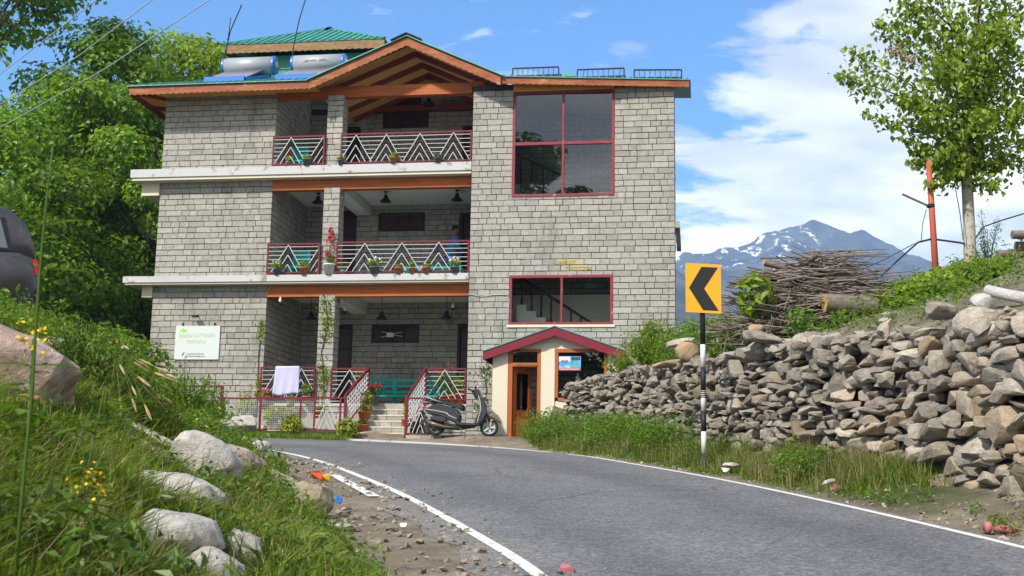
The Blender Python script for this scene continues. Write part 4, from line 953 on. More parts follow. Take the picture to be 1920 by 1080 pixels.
# solar water heaters
def solar(u, label, word):
    s = hthing('solar_water_heater', label, 'solar heater', u, .9, 12.62, 'solar water heaters on the green roof')
    b = MB(); b.lathe([(.20, -.70), (.265, -.69), (.265, .69), (.20, .70)], 24, (0, 0, .42), axis='X'); b.build('tank', 'tank_grey', s, True)
    for x in (-.72, .72): q = MB(); q.lathe([(.0, -.03), (.24, -.03), (.275, -.02), (.275, .03), (.22, .05), (.0, .05)] if x > 0 else [(.0, -.05), (.22, -.05), (.275, -.03), (.275, .02), (.24, .03), (.0, .03)], 24, (x, 0, .42), axis='X'); q.build('end_cap', 'blue_paint', s)
    if word:
        q = MB(); q.bar((-.36, -.262, .405), (-.30, -.268, .43), .012); q.bar((.3, -.262, .41), (.36, -.26, .40), .012); q.build('emblem', 'ink', s)
        text('lettering', 'prolific solar', .115, 'ink', s, (0, -.268, .45), (R(84), 0, 0), .001)
    for i in range(13): q = MB(); x = -.52 + i * .0825; q.tube([(x - .27, -1.0, -.27), (x, -.16, .27)], .0175, 8); q.build('tube', 'tube_dark', s, True)
    q = MB(); q.add([(-.86, -1.02, -.315), (.22, -1.02, -.315), (.50, -.15, .225), (-.58, -.15, .225)], [(0, 1, 2, 3)]); q.build('dark_gap_sheet', 'plate_dark', s)  # dark sheet added behind the tubes to deepen the gaps between them
    q = MB(); q.bar((-.87, -1.04, -.31), (.27, -1.04, -.31), .10, .15); q.build('manifold_bar', 'blue_paint', s)
    q = MB(); q.bar((.30, -1.0, -.29), (.58, -.2, .06), .07, .08); q.bar((.58, -.2, .06), (.66, .02, -.05), .05); q.build('brace', 'blue_paint', s)
    for x in (-.6, .6): q = MB(); q.bar((x, 0, .2), (x, .1, -.2), .05); q.build('leg', 'blue_paint', s)
    q = MB(); q.lathe([(.0, 0), (.09, 0), (.09, .03), (.0, .03)], 12, (.765, -.02, .44), axis='X'); q.build('dial', 'petal_yellow' if not word else 'litter_white', s)
    return s
solar(-9.28, 'left of the two blue and grey solar water heaters, nearer the eave corner', False)
solar(-7.27, 'right of the two blue and grey solar water heaters, lettered tank beside the gable', True)
b = MB(); b.tube([(-8.55, .9, 12.95), (-8.0, .9, 12.95)], .018, 6); b.tube([(-8.55, .8, 12.6), (-8.0, .8, 12.6)], .015, 6)
o = tag(b.build('pipe', 'green_metal'), 'thin green pipe joining the two solar water heaters', 'pipe'); o.matrix_world = house.matrix_basis
def rod(pts, label, r=.018):
    base = Vector(pts[0]); b = MB(); b.tube([Vector(p) - base for p in pts], r, 6); o = tag(b.build('steel_rod', 'black_metal'), label, 'rod', 'reinforcing rods standing above the roof'); o.location = hw(*pts[0]); o.rotation_euler = (0, 0, -YAW)
rod([(-10.02, .75, 12.6), (-9.98, .75, 13.4), (-9.85, .75, 14.1), (-9.57, .75, 14.83)], 'tall bent steel rod at the left end of the left solar heater')
rod([(-9.97, .72, 12.6), (-9.93, .72, 13.4), (-9.86, .72, 14.45)], 'short steel rod crossing a taller one by the left solar heater', .013)
rod([(-8.02, .72, 12.6), (-7.98, .72, 13.5), (-7.85, .72, 14.3), (-7.62, .72, 15.2)], 'single tall steel rod between the two solar heaters')
for k, (u, z, tl, lab) in enumerate(((-1.22, 12.52, 0, 'black metal rack on the roof nearest the gable'), (.55, 12.42, .0, 'middle black metal rack on the tower roof, right of the green vent'), (2.08, 12.36, -.04, 'black metal rack at the far right end of the tower roof'))):
    s = hthing('roof_rack', lab, 'metal rack', u, 1.1, z, 'empty black racks on the tower roof'); w = .63
    f = MB(); f.bar((-w, 0, .27), (w, 0, .27 + tl), .035); f.bar((-w, 0, .03), (w, 0, .03 + tl), .03); f.bar((-w, 0, -.04), (-w, 0, .27), .035); f.bar((w, 0, -.04 + tl), (w, 0, .27 + tl), .035); f.bar((-w, .6, .27), (w, .6, .27 + tl), .03); f.bar((-w, .6, .1), (-w, .6, .27), .03); f.bar((w, .6, .1), (w, .6, .27), .03); f.build('frame', 'black_metal', s)
    for i in range(1, 9):
        x = -w + i * 2 * w / 9; sl = .05 if (i == 8 and k) or (i == 1 and k == 1) else 0; q = MB(); q.bar((x, 0, .03), (x + sl, 0, .27 + tl * i / 9), .014); q.build('rod', 'black_metal', s)

# name board
s = hthing('sign_board', 'white hotel name board with green leaf emblem fixed to the left block', 'sign', -10.09, .345, 5.17)
b = MB(); b.box(-.62, .62, -.03, -.004, -.45, .45); b.build('board', 'sign_white', s)
for x in (-.44, .46): q = MB(); q.box(x - .015, x + .015, -.03, .01, .45, .53); q.build('bracket', 'black_metal', s)
text('lettering', 'leela', .20, 'sign_text_green', s, (-.34, -.032, .19), (R(90), 0, 0), .001, sx=1.0); text('lettering', 'COTTAGES', .135, 'sign_text', s, (.18, -.032, .185), (R(90), 0, 0), .001, sx=.92)
text('lettering', 'MANALI', .15, 'sign_text_green', s, (-.02, -.032, .02), (R(90), 0, 0), .001); text('lettering', 'A HERITAGE RESORT', .055, 'ink', s, (-.04, -.032, -.31), (R(90), 0, 0), .001); text('lettering', 'www.leelacottages.com', .06, 'ink', s, (-.04, -.032, -.365), (R(90), 0, 0), .001)
b = MB()
for a in (-50, 0, 50): r_ = R(a); b.prism([(-.40, .27), (-.40 + .09 * math.sin(r_ - .35), .27 + .09 * math.cos(r_ - .35)), (-.40 + .14 * math.sin(r_), .27 + .14 * math.cos(r_)), (-.40 + .09 * math.sin(r_ + .35), .27 + .09 * math.cos(r_ + .35))], -.0315 - .001 * (a > 0) - .002 * (a == 0), -.0302)
b.build('emblem', 'sign_green', s)
s = hthing('wall_lamp', 'small black flood lamp on the wall above the hotel name board', 'lamp', -10.12, .34, 5.86)
b = MB(); b.bar((0, .01, .06), (0, -.12, .02), .02); b.build('arm', 'black_metal', s); b = MB(); b.box(-.10, .07, -.2, -.1, -.03, .02); b.build('lamp_head', 'black_metal', s)
# poster on the porch glass
s = hthing('poster', 'blue and red tour poster on the glass of the porch', 'poster', .03, -1.445, 4.42)
b = MB(); b.box(-.28, .28, -.012, 0, -.17, .17); b.build('sheet', 'poster_blue', s)
def flat(x0, x1, z0, z1, m, nm='print', y=-.0135): q = MB(); q.box(x0, x1, y, -.012, z0, z1); q.build(nm, m, s)
flat(-.275, .03, .04, .165, 'poster_pale'); flat(.045, .26, .075, .15, 'ink'); flat(.05, .19, -.09, -.03, 'poster_green'); flat(-.278, .278, -.168, -.115, 'poster_red'); flat(-.20, -.02, .035, .075, 'poster_red', y=-.0145)
text('lettering', 'Rs.: 2200', .075, 'litter_white', s, (-.11, -.0145, -.085), (R(90), 0, 0), .0008); text('lettering', 'RIVER RAFTING RIDE', .05, 'litter_white', s, (0, -.0145, -.142), (R(90), 0, 0), .0008)
# towel
n, mrow = 16, 14; V, F = [], []
for i in range(mrow + 1):
    for j in range(n + 1):
        u = -7.78 + .64 * j / n + .03 * (i / mrow) * (1 - j / n) * -2; t = i / mrow
        z = 4.515 if i < 2 else 4.515 - .74 * (i - 1) / (mrow - 1); dd = .12 if i == 0 else .048 - .014 * math.sin(j * 1.1 + t * 2) * t - .008 * math.sin(j * 2.3 + 1) * t
        V.append((u + 7.45, dd, z - 4.1 - (.03 * t * math.sin(j * .35)) + (.02 if 9.4 < i < 10.4 else 0) * 0))
for i in range(mrow):
    for j in range(n): a = i * (n + 1) + j; F.append((a, a + n + 1, a + n + 2, a + 1))
o = meshobj('towel', V, F, 'towel', smooth=True); tag(o, 'pale lilac towel hung over the ground floor railing', 'towel'); o.location = hw(-7.45, 0, 4.1); o.rotation_euler = (0, 0, -YAW); o.modifiers.new('thickness', 'SOLIDIFY').thickness = .008
# bench
s = hthing('bench', 'teal wooden bench against the ground floor verandah wall', 'bench', -4.95, 2.75, 3.56)
for z in (.30, .46, .62, .78): b = MB(); b.box(-1.1, 1.1, .17, .20, z + .06, z + .13) if z > .3 else b.box(-1.1, 1.1, -.28, .2, .38, .42); b.build('slat', 'teal_paint', s)
for x in (-1.08, -.36, .36, 1.08): b = MB(); b.box(x - .06, x + .06, .15, .20 + .005, .0, .94); b.build('upright', 'teal_paint', s)
for x in (-1.0, 1.0): b = MB(); b.box(x - .03, x + .03, -.28, -.22, 0, .62); b.build('leg', 'teal_paint', s); b = MB(); b.box(x - .035, x + .035, -.28, .15, .62, .66); b.build('armrest', 'teal_paint', s)
for x in (-.78, -.66, .66, .78): b = MB(); b.box(x - .03, x + .03, .155, .185, .42, .86); b.build('slat', 'teal_paint', s)
# more teal seats on the upper balconies, glimpsed through the rails
for u, d, z, lab in ((-7.72, 1.3, 6.92, 'teal chair behind the first floor railing left of the pillar'), (-7.85, 1.2, 9.88, 'teal chair behind the top floor railing left of the pillar'), (-4.0, 1.6, 6.92, 'low teal table behind the first floor railing')):
    s = hthing('table' if 'table' in lab else 'chair', lab, 'table' if 'table' in lab else 'chair', u, d, z)
    tb = 'table' in lab; w = .8 if tb else .24; b = MB(); b.box(-w, w, -.24, .24, .40, .44); b.build('table_top' if tb else 'seat', 'teal_paint', s)
    for x in (-w + .03, w - .03):
        for y in (-.2, .2): b = MB(); b.box(x - .025, x + .025, y - .025, y + .025, 0, .4); b.build('leg', 'teal_paint', s)
    if not tb: b = MB(); b.box(-w, w, .2, .24, .44, .95); b.build('backrest', 'teal_paint', s)
# pendant lamps
def lamp(u, d, ztop, zshade, label, r=.17):
    s = hthing('pendant_lamp', label, 'lamp', u, d, ztop, 'dark pendant lamps in the verandahs'); h = ztop - zshade
    b = MB(); b.lathe([(.055, 0), (.05, -.03), (.012, -.05)][::-1], 10); b.build('ceiling_rose', 'black_metal', s)
    b = MB(); b.tube([(0, 0, -.03), (0, 0, -h + .2)], .009, 6); b.build('cord', 'black_metal', s)
    b = MB(); b.lathe([(r, -h), (r * .8, -h + .035), (r * .42, -h + .10), (r * .28, -h + .19), (.02, -h + .22)], 16); b.build('lamp_shade', 'black_metal', s, True)
for u, lab in ((-7.38, 'dark pendant lamp on the first floor left of the pillar'), (-5.44, 'dark pendant lamp on the first floor above the window'), (-3.43, 'dark pendant lamp on the first floor at the right end')): lamp(u, 1.7, 9.565, 9.27, lab)
for u, lab in ((-7.27, 'dark pendant lamp on the ground floor left of the pillar'), (-5.30, 'dark pendant lamp on the ground floor near the paper star'), (-3.53, 'dark pendant lamp on the ground floor beside the right door')): lamp(u, 1.2, 6.69, 5.91, lab)
lamp(-4.42, 2.2, 13.0, 12.20, 'dark pendant lamp hanging under the gable of the top floor', .19); lamp(-6.98, 2.2, 12.5, 12.22, 'dark pendant lamp beside the top floor pillar', .16)
for u, zt, lab in ((-6.25, 6.44, 'glass lantern hanging beside the ground floor pillar'), (-3.30, 6.50, 'glass lantern hanging at the right end of the ground floor verandah')):
    s = hthing('lantern', lab, 'lantern', u, .9, zt); b = MB(); b.tube([(0, 0, .2), (0, 0, -.22)], .005, 5); b.build('cord', 'black_metal', s)
    b = MB(); b.lathe([(.03, -.36), (.045, -.31), (.04, -.25), (.02, -.22)], 10); b.build('globe', 'bulb_glass', s, True); b = MB(); b.lathe([(.055, -.40), (.05, -.36), (.03, -.355)], 10); b.build('base', 'black_metal', s)
s = hthing('bulb', 'bare bulb hanging under the left end of the lowest orange beam', 'bulb', -7.83, .27, 6.38); b = MB(); b.lathe([(.0, -.16), (.04, -.13), (.045, -.09), (.02, -.05), (.018, 0)], 10); b.build('globe', 'bulb_glass', s, True)
# white cable looping over the lowest orange beam and on to the window
b = MB(); b.tube([(-8.22, .26, 6.42), (-8.1, .25, 6.66)], .008, 5); b.tube([(-6.4, .22, 6.70), (-5.9, .2, 6.665), (-5.4, .2, 6.675), (-4.9, .22, 6.70)], .007, 5)
o = tag(b.build('cable', 'cable_pale'), 'thin pale cable looped along the lowest orange beam', 'cable'); o.matrix_world = house.matrix_basis
b = MB(); b.tube([(-2.72, -.02, 6.36), (-2.4, -.025, 6.30), (-2.0, -.02, 6.34), (-1.72, -.03, 6.33), (-1.66, -.03, 6.2), (-1.68, -.03, 5.7)], .009, 5)
o = tag(b.build('cable', 'cable_pale'), 'thin pale cable running across the tower to the lower window', 'cable'); o.matrix_world = house.matrix_basis

# potted plants
def potted(u, d, z, label, r, h, potm, plant, ph, pr, flower=None, nfl=0, n=90, rz=0):
    s = hthing('potted_plant', label, 'potted plant', u, d, z, None, rz)
    b = MB(); b.lathe([(r * .72, 0), (r * .98, h * .86), (r * 1.08, h * .87), (r * 1.08, h), (r * .9, h), (r * .85, h * .9)], 14); b.build('pot', potm, s, True)
    b = MB(); b.lathe([(r * .85, h * .9), (.0, h * .93)], 14)
    for a in range(5): b.tube([(0, 0, h * .9), (pr * .3 * math.cos(a * 1.3), pr * .3 * math.sin(a * 1.3), h + ph * .7)], .006, 4)
    b.build('soil', 'soil', s)
    c, nn = ball_pts(n, (pr, pr, ph * .5), (0, 0, h + ph * .45), .5); leaf_obj('foliage', c, nn, rng.uniform(.05, .11, n), rng.uniform(.6, 1.5, n), plant, s)
    if nfl: 
        c, nn = ball_pts(nfl, (pr * .9, pr * .9, ph * .3), (0, 0, h + ph * .85), .4, .6)
        k = np.repeat(np.arange(nfl), 5); leaf_obj('flower', c[k] + rng.normal(0, .018, (nfl * 5, 3)), rng.normal(size=(nfl * 5, 3)), np.full(nfl * 5, .055), rng.uniform(.8, 1.3, nfl * 5), flower, s)['kind'] = 'stuff'
    return s
Z1, Z2, ZG = 6.92, 9.88, 3.56
P = potted
P(-7.87, .02, Z1, 'dark pot of yellow green leaves at the left end of the first floor slab', .10, .17, 'pot_grey', 'leaf_bright', .2, .17, 'petal_white', 6)
P(-7.13, .02, Z1, 'terracotta pot of green leaves left of the first floor pillar', .12, .19, 'terracotta', 'leaf_bright', .18, .17)
s = hthing('potted_plant', 'white pot with a tall red flowering stem before the first floor pillar', 'potted plant', -6.46, .05, Z1)
b = MB(); b.lathe([(.11, 0), (.15, .24), (.165, .245), (.165, .28), (.14, .28), (.13, .25), (.0, .25)], 16); b.build('pot', 'pot_white', s, True)
b = MB(); b.tube([(0, 0, .25), (.01, 0, .7), (-.02, .0, 1.25)], .008, 5); b.tube([(0, 0, .25), (.14, 0, .55)], .006, 4); b.tube([(0, 0, .25), (-.12, 0, .5)], .006, 4); b.build('stem', 'leaf_mid', s)
zz = np.r_[rng.uniform(.86, 1.28, 26), rng.uniform(.45, .72, 20)]; xx = np.r_[rng.normal(.0, .03, 26), rng.normal(0, .10, 20)]; k = np.repeat(np.arange(46), 5)
leaf_obj('flower', np.stack([xx, rng.normal(0, .03, 46), zz], 1)[k] + rng.normal(0, .02, (230, 3)), rng.normal(size=(230, 3)), np.full(230, .06), rng.uniform(.8, 1.3, 230), 'petal_red', s)
c, nn = ball_pts(60, (.15, .12, .15), (0, 0, .45)); leaf_obj('foliage', c, nn, rng.uniform(.05, .09, 60), rng.uniform(.6, 1.3, 60), 'leaf_mid', s)
s = hthing('potted_plant', 'small red flowering plant beside the right railing post on the first floor', 'potted plant', -6.12, .16, Z1)
b = MB(); b.lathe([(.06, 0), (.08, .14), (0, .14)], 12); b.build('pot', 'pot_grey', s, True); c, nn = ball_pts(30, (.10, .06, .12), (-.08, 0, .42), .2, .2); leaf_obj('flower', c, nn, np.full(30, .06), rng.uniform(.8, 1.3, 30), 'petal_red', s); c, nn = ball_pts(50, (.12, .06, .14), (0, 0, .28)); leaf_obj('foliage', c, nn, np.full(50, .06), rng.uniform(.6, 1.3, 50), 'leaf_mid', s)
P(-5.23, .02, Z1, 'dark pot of leafy plant with pale flowers left of the first floor peaks', .13, .18, 'pot_grey', 'leaf_bright', .22, .20, 'petal_white', 8)
P(-4.59, .02, Z1, 'middle terracotta pot of three on the first floor slab, leftmost of them', .10, .16, 'terracotta', 'leaf_bright', .09, .10)
P(-4.23, .02, Z1, 'smallest terracotta pot with one thin shoot on the first floor slab', .085, .15, 'terracotta', 'leaf_mid', .20, .05, n=20)
P(-3.85, .02, Z1, 'terracotta pot nearest the right end of the first floor slab', .10, .16, 'terracotta', 'leaf_bright', .10, .10)
P(-3.10, .02, Z1, 'dark pot with white flowers below the person on the first floor', .11, .16, 'pot_grey', 'leaf_bright', .22, .17, 'petal_white', 14)
P(-7.73, .14, Z2, 'dark pot with yellow leaves at the left end of the top floor', .10, .12, 'pot_grey', 'leaf_lime', .22, .10, 'petal_red', 4)
P(-7.19, .04, Z2, 'grey pot of thin stems left of the top floor pillar', .13, .17, 'pot_grey', 'leaf_mid', .16, .15, n=40)
P(-6.26, -.0, Z2, 'small grey pot at the foot of the top floor pillar', .08, .12, 'pot_grey', 'leaf_bright', .1, .10)
P(-4.82, .02, Z2, 'terracotta pot on the top floor slab below the railing', .11, .16, 'terracotta', 'leaf_bright', .14, .13)
P(-3.62, .02, Z2, 'grey pot of low plant at the right of the top floor slab', .10, .13, 'pot_grey', 'leaf_mid', .1, .12)
P(-7.98, .0, ZG - .05, 'pink flowering pot at the left end of the ground floor railing', .10, .16, 'pot_grey', 'leaf_bright', .25, .14, 'petal_pink', 10)
P(-7.80, -.6, 3.33, 'pink flowering pot below the towel behind the mesh fence', .10, .16, 'terracotta', 'leaf_mid', .2, .12, 'petal_pink', 12)
P(-7.25, -.2, ZG - .2, 'leafy pot below the lower edge of the towel', .09, .15, 'terracotta', 'leaf_bright', .25, .12)
P(-6.90, .0, ZG - .03, 'terracotta pot on the verandah edge left of the vine covered pillar', .12, .20, 'terracotta', 'leaf_mid', .35, .16)
P(-5.52, .30, ZG, 'red geranium standing above the ground floor railing by the stairs', .12, .55, 'terracotta', 'leaf_mid', .4, .2, 'petal_red', 7)
P(-5.10, .0, ZG - .01, 'red geranium in a dark pot at the head of the steps', .13, .2, 'pot_grey', 'leaf_dark', .28, .2, 'petal_red', 22)
P(-5.12, -.62, 3.226, 'terracotta pot of yellow green leaves halfway up the steps', .14, .22, 'terracotta', 'leaf_lime', .42, .17, n=130)
P(-5.08, -1.0, 3.06, 'terracotta pot with a lime plant low on the left of the steps', .15, .22, 'terracotta', 'leaf_lime', .16, .14)
P(-5.02, -1.35, 2.728, 'lowest terracotta pot at the left foot of the steps', .15, .2, 'terracotta', 'leaf_lime', .14, .13)
P(-3.98, -1.1, 2.894, 'terracotta pot against the right stair railing', .13, .2, 'terracotta', 'leaf_lime', .55, .10, n=120)
P(-3.40, .30, ZG, 'leftmost terracotta pot behind the railing above the scooter, red flowers', .13, .22, 'terracotta', 'leaf_mid', .75, .22, 'petal_red', 9, 150)
P(-3.10, .28, ZG, 'middle terracotta pot behind the railing above the scooter', .13, .24, 'terracotta', 'leaf_mid', .5, .18, n=120)
P(-2.90, .22, ZG, 'terracotta pot beside the tower corner above the scooter', .13, .28, 'terracotta', 'leaf_bright', .55, .18, n=120)
P(-1.32, .5, 9.0, 'green plant inside the upper tower window at its left corner', .12, .16, 'pot_white', 'leaf_bright', .2, .28, n=120)
P(.12, .5, 8.98, 'green plant inside the upper tower window right of the mullion', .10, .14, 'pot_white', 'leaf_mid', .14, .22, n=90)

# climbing plants
def vine(label, pts, n, spread, m='leaf_bright', sz=(.05, .10)):
    base = Vector(pts[0]); s = hthing('climbing_vine', label, 'vine', *base); b = MB(); b.tube([Vector(p) - base for p in pts], .012, 5); b.build('stem', 'bark', s)
    P_ = np.array(pts) - np.array(base); t = rng.random(n) * (len(P_) - 1); i = t.astype(int); f = (t - i)[:, None]; c = P_[i] * (1 - f) + P_[np.minimum(i + 1, len(P_) - 1)] * f
    cl = np.array([vnoise(q * 2.3, 5.5) for q in t]); keep = cl > .36; c = c[keep]; k = len(c); c = c + rng.normal(0, 1, (k, 3)) * np.asarray(spread); c[:, 1] = -np.abs(c[:, 1]) * .7 - .01
    leaf_obj('foliage', c, rng.normal(0, .6, (k, 3)) + (0, -1, .4), rng.uniform(*sz, k), rng.uniform(.55, 1.4, k), m, s)
vine('climbing vine with small leaves up the ground floor pillar', [(-6.55, .13, 3.4), (-6.48, .13, 4.2), (-6.60, .13, 4.9), (-6.45, .13, 5.6), (-6.55, .13, 6.25)], 520, (.10, .03, .08))
vine('climbing vine at the right edge of the left block', [(-8.36, .33, 3.2), (-8.34, .33, 3.9), (-8.37, .33, 4.7), (-8.33, .33, 5.75)], 300, (.06, .03, .08))
vine('white flowering creeper on the tower wall behind the scooter', [(-2.25, -.02, 2.6), (-2.35, -.02, 3.3), (-2.2, -.02, 3.9), (-2.3, -.02, 4.5)], 260, (.13, .03, .12))
k = 40; c = np.stack([rng.normal(-2.27, .14, k), rng.uniform(-.12, -.06, k), rng.uniform(2.9, 4.6, k)], 1); o = leaf_obj('blossom', c - np.array([-2.27, 0, 3.5]), rng.normal(0, .5, (k, 3)) + (0, -1, 0), np.full(k, .05), np.ones(k), 'petal_white'); tag(o, 'white blossoms of the creeper behind the scooter', 'flowers', None, 'stuff'); o.location = hw(-2.27, 0, 3.5); o.rotation_euler = (0, 0, -YAW)

# wire mesh fence in front of the left block
s = hthing('mesh_fence', 'low wire mesh fence with maroon rails before the house', 'fence', -7.4, -1.92, 2.7)
def fence_bay(x0, x1, z0, z1, posts):
    q = MB(); q.box(x0, x1, -.02, .02, z1 - .035, z1); q.build('rail', 'maroon_paint', s)
    q = MB(); q.box(x0, x1, -.015, .015, z0, z0 + .025); q.build('rail', 'maroon_paint', s)
    for x, w in posts: q = MB(); q.box(x - w, x + w, -.024, .024, z0 - .25, z1 + (.01 if w > .02 else -.036)); q.build('post', 'maroon_paint', s)
    q = MB()
    for x in np.arange(x0 + .03, x1, .048): q.box(x - .0026, x + .0026, -.006, 0, z0 + .02, z1 - .03)
    for z in np.arange(z0 + .05, z1 - .03, .048): q.box(x0, x1, 0.001, .006, z - .0026, z + .0026)
    tag(q.build('wire_mesh', 'silver_paint', s), None, kind='stuff')
fence_bay(-.97, 1.32, .06, .83, [(-.97, .03), (-.02, .022), (.99, .014)]); fence_bay(-3.6, -1.02, .40, 1.11, [(-1.02, .035), (-2.3, .02), (-3.6, .03)])

# garden behind and in front of the fence
def tuft(label, u, d, n, r, h, m, sz, z=None, flower=None, cat='plant', name='garden_plant'):
    z = gz(*hw(u, d, 0)[:2]) if z is None else z; s = hthing(name, label, cat, u, d, z); b = MB()
    for a in range(7): b.tube([(0, 0, 0), (r * .5 * math.cos(a), r * .5 * math.sin(a), h * .8)], .008, 4)
    b.build('stem', 'leaf_mid', s); c, nn = ball_pts(n, (r, r, h * .55), (0, 0, h * .5), .6, .2); c[:, 2] = np.maximum(c[:, 2], .02); leaf_obj('foliage', c, nn, rng.uniform(*sz, n), rng.uniform(.6, 1.4, n), m, s, .35)
    if flower: c, nn = ball_pts(40, (r, r, h * .4), (0, 0, h * .7), .6, .5); leaf_obj('flower', c, nn, np.full(40, .05), rng.uniform(.8, 1.2, 40), flower, s)
tuft('lime green clump at the left foot of the entrance steps', -5.15, -2.15, 220, .28, .50, 'leaf_lime', (.10, .2)); tuft('lime green clump in front of the mesh fence', -6.55, -2.15, 260, .30, .55, 'leaf_lime', (.10, .2))
tuft('yellow green fern behind the mesh fence', -7.3, -1.3, 160, .28, .45, 'leaf_lime', (.10, .2), 2.9); tuft('second yellow green fern behind the mesh fence, nearer the stairs', -6.85, -1.3, 140, .25, .42, 'leaf_lime', (.10, .18), 2.9)
tuft('leafy plant with yellow blooms at the corner of the left block', -8.55, .0, 260, .28, .8, 'leaf_bright', (.05, .11), 3.1, 'petal_yellow'); tuft('dark leafy clump by the fence post', -7.6, -2.1, 120, .2, .4, 'leaf_mid', (.08, .16))
tuft('yellow flowered shrub at the left corner of the house', -11.5, -1.0, 900, .6, 1.6, 'leaf_bright', (.05, .12), 2.7, 'petal_yellow', 'shrub', 'flowering_shrub'); tuft('white flowered shrub below the left corner of the house', -11.6, -2.6, 700, .8, 1.5, 'leaf_mid', (.05, .10), 2.6, 'petal_white', 'shrub', 'flowering_shrub')
for k, (u, d, lab) in enumerate(((-8.0, -1.1, 'long stone trough behind the mesh fence, at the left'), (-7.0, -1.25, 'long stone trough behind the mesh fence, at the right'))):
    s = hthing('trough', lab, 'planter', u, d, 2.72); b = MB(); b.box(-.42, .42, -.1, .1, 0, .2); b.build('body', 'plaster_cream', s); b = MB(); b.box(-.38, .38, -.07, .07, .201, .21); b.build('soil', 'soil', s)
for k, (u, lab) in enumerate(((-7.45, 'leftmost terracotta pot on the ledge behind the fence'), (-7.0, 'middle terracotta pot on the ledge behind the fence'), (-6.5, 'rightmost terracotta pot on the ledge behind the fence'))): P(u, -.25, 3.15, lab, .10, .18, 'terracotta', 'leaf_mid', .12, .1, n=40)
b = MB(); b.box(-8.2, -5.3, -.45, .12, 2.0, 3.14); b.build('ledge', 'stone_block', house)

# person on the first floor, in blue, turned towards the door
def skin_mesh(name, joints, edges, m, parent, sub=1):
    me = bpy.data.meshes.new(name); me.from_pydata([j[:3] for j in joints], edges, []); me.materials.append(MATS[m]); o = link(name, me, parent)
    md = o.modifiers.new('skin', 'SKIN'); 
    for v, j in zip(me.skin_vertices[0].data, joints): v.radius = (j[3], j[4] if len(j) > 4 else j[3])
    me.skin_vertices[0].data[0].use_root = True; md.use_smooth_shade = True; o.modifiers.new('sub', 'SUBSURF').levels = sub; o.modifiers['sub'].render_levels = sub
    dg = bpy.context.evaluated_depsgraph_get(); ev = bpy.data.meshes.new_from_object(o.evaluated_get(dg)); o.modifiers.clear(); o.data = ev
    a = ev.attributes.new('tone', 'FLOAT', 'FACE'); a.data.foreach_set('value', np.ones(len(ev.polygons), np.float32)); return o
s = hthing('person', 'person in blue tunic and trousers standing by the first floor door', 'person', -3.66, 2.4, 6.92, None, R(40))
# figure faces local +x (rotated to look away to the right); x forward, y left
J = [(0, 0, .95, .13, .15), (0, 0, 1.15, .115, .14), (.02, 0, 1.38, .12, .17), (.05, 0, 1.50, .09, .11), (.09, 0, 1.585, .075, .075), (.12, 0, 1.69, .115, .115), (.13, 0, 1.785, .11, .11),
     (.0, .10, .88, .09), (.02, .11, .50, .058), (-.02, .11, .10, .042), (.10, .12, .03, .035), (.0, -.10, .88, .09), (.03, -.11, .50, .058), (.0, -.11, .10, .042), (.12, -.12, .03, .035),
     (.04, .20, 1.44, .06), (.0, .25, 1.16, .045), (.16, .22, .98, .034), (.24, .20, .95, .03), (.04, -.20, 1.44, .06), (.02, -.26, 1.17, .045), (.20, -.22, 1.05, .034), (.28, -.20, 1.06, .03)]
E_ = [(0, 1), (1, 2), (2, 3), (3, 4), (4, 5), (5, 6), (0, 7), (7, 8), (8, 9), (9, 10), (0, 11), (11, 12), (12, 13), (13, 14), (2, 15), (15, 16), (16, 17), (17, 18), (2, 19), (19, 20), (20, 21), (21, 22)]
body = skin_mesh('body', [(*j[:3], j[3] * 1.15, (j[4] if len(j) > 4 else j[3]) * 1.15) for j in J], E_, 'skin', s, 1)
skin_mesh('tunic', [(0, 0, .98, .165, .19), (0, 0, 1.18, .15, .175), (.02, 0, 1.40, .145, .20), (.05, 0, 1.49, .09, .11), (-.01, 0, .72, .16, .20), (.04, .21, 1.43, .08), (.0, .255, 1.16, .065), (.12, .23, 1.02, .055), (.04, -.21, 1.43, .08), (.02, -.265, 1.17, .065), (.15, -.24, 1.08, .055)], [(0, 1), (1, 2), (2, 3), (0, 4), (2, 5), (5, 6), (6, 7), (2, 8), (8, 9), (9, 10)], 'cloth_blue', s, 1)
skin_mesh('trousers', [(0, 0, .92, .13, .16), (.0, .10, .84, .105), (.02, .11, .5, .08), (-.02, .11, .12, .068), (.0, -.10, .84, .105), (.03, -.11, .5, .08), (.0, -.11, .12, .068)], [(0, 1), (1, 2), (2, 3), (0, 4), (4, 5), (5, 6)], 'cloth_navy', s, 1)
skin_mesh('hair', [(.115, 0, 1.815, .125, .125), (.075, 0, 1.735, .125, .13), (.055, 0, 1.65, .09, .10)], [(0, 1), (1, 2)], 'hair', s, 1)
b = MB()
for y in (.09, -.09): b.lathe([(.0, -.03), (.02, -.02), (.026, 0), (.02, .02), (.0, .03)], 8, (.13, y, 1.70))
b.tube([(.20, 0, 1.72), (.225, 0, 1.69), (.20, 0, 1.675)], .014, 6); b.tube([(.195, -.02, 1.655), (.20, 0, 1.652), (.195, .02, 1.655)], .008, 5)
b.build('ears_nose_and_mouth', 'skin', s); b = MB()
for y in (.032, -.032): b.lathe([(0, -.009), (.009, 0), (0, .009)], 6, (.198, y, 1.715))
b.build('eyes', 'hair', s)
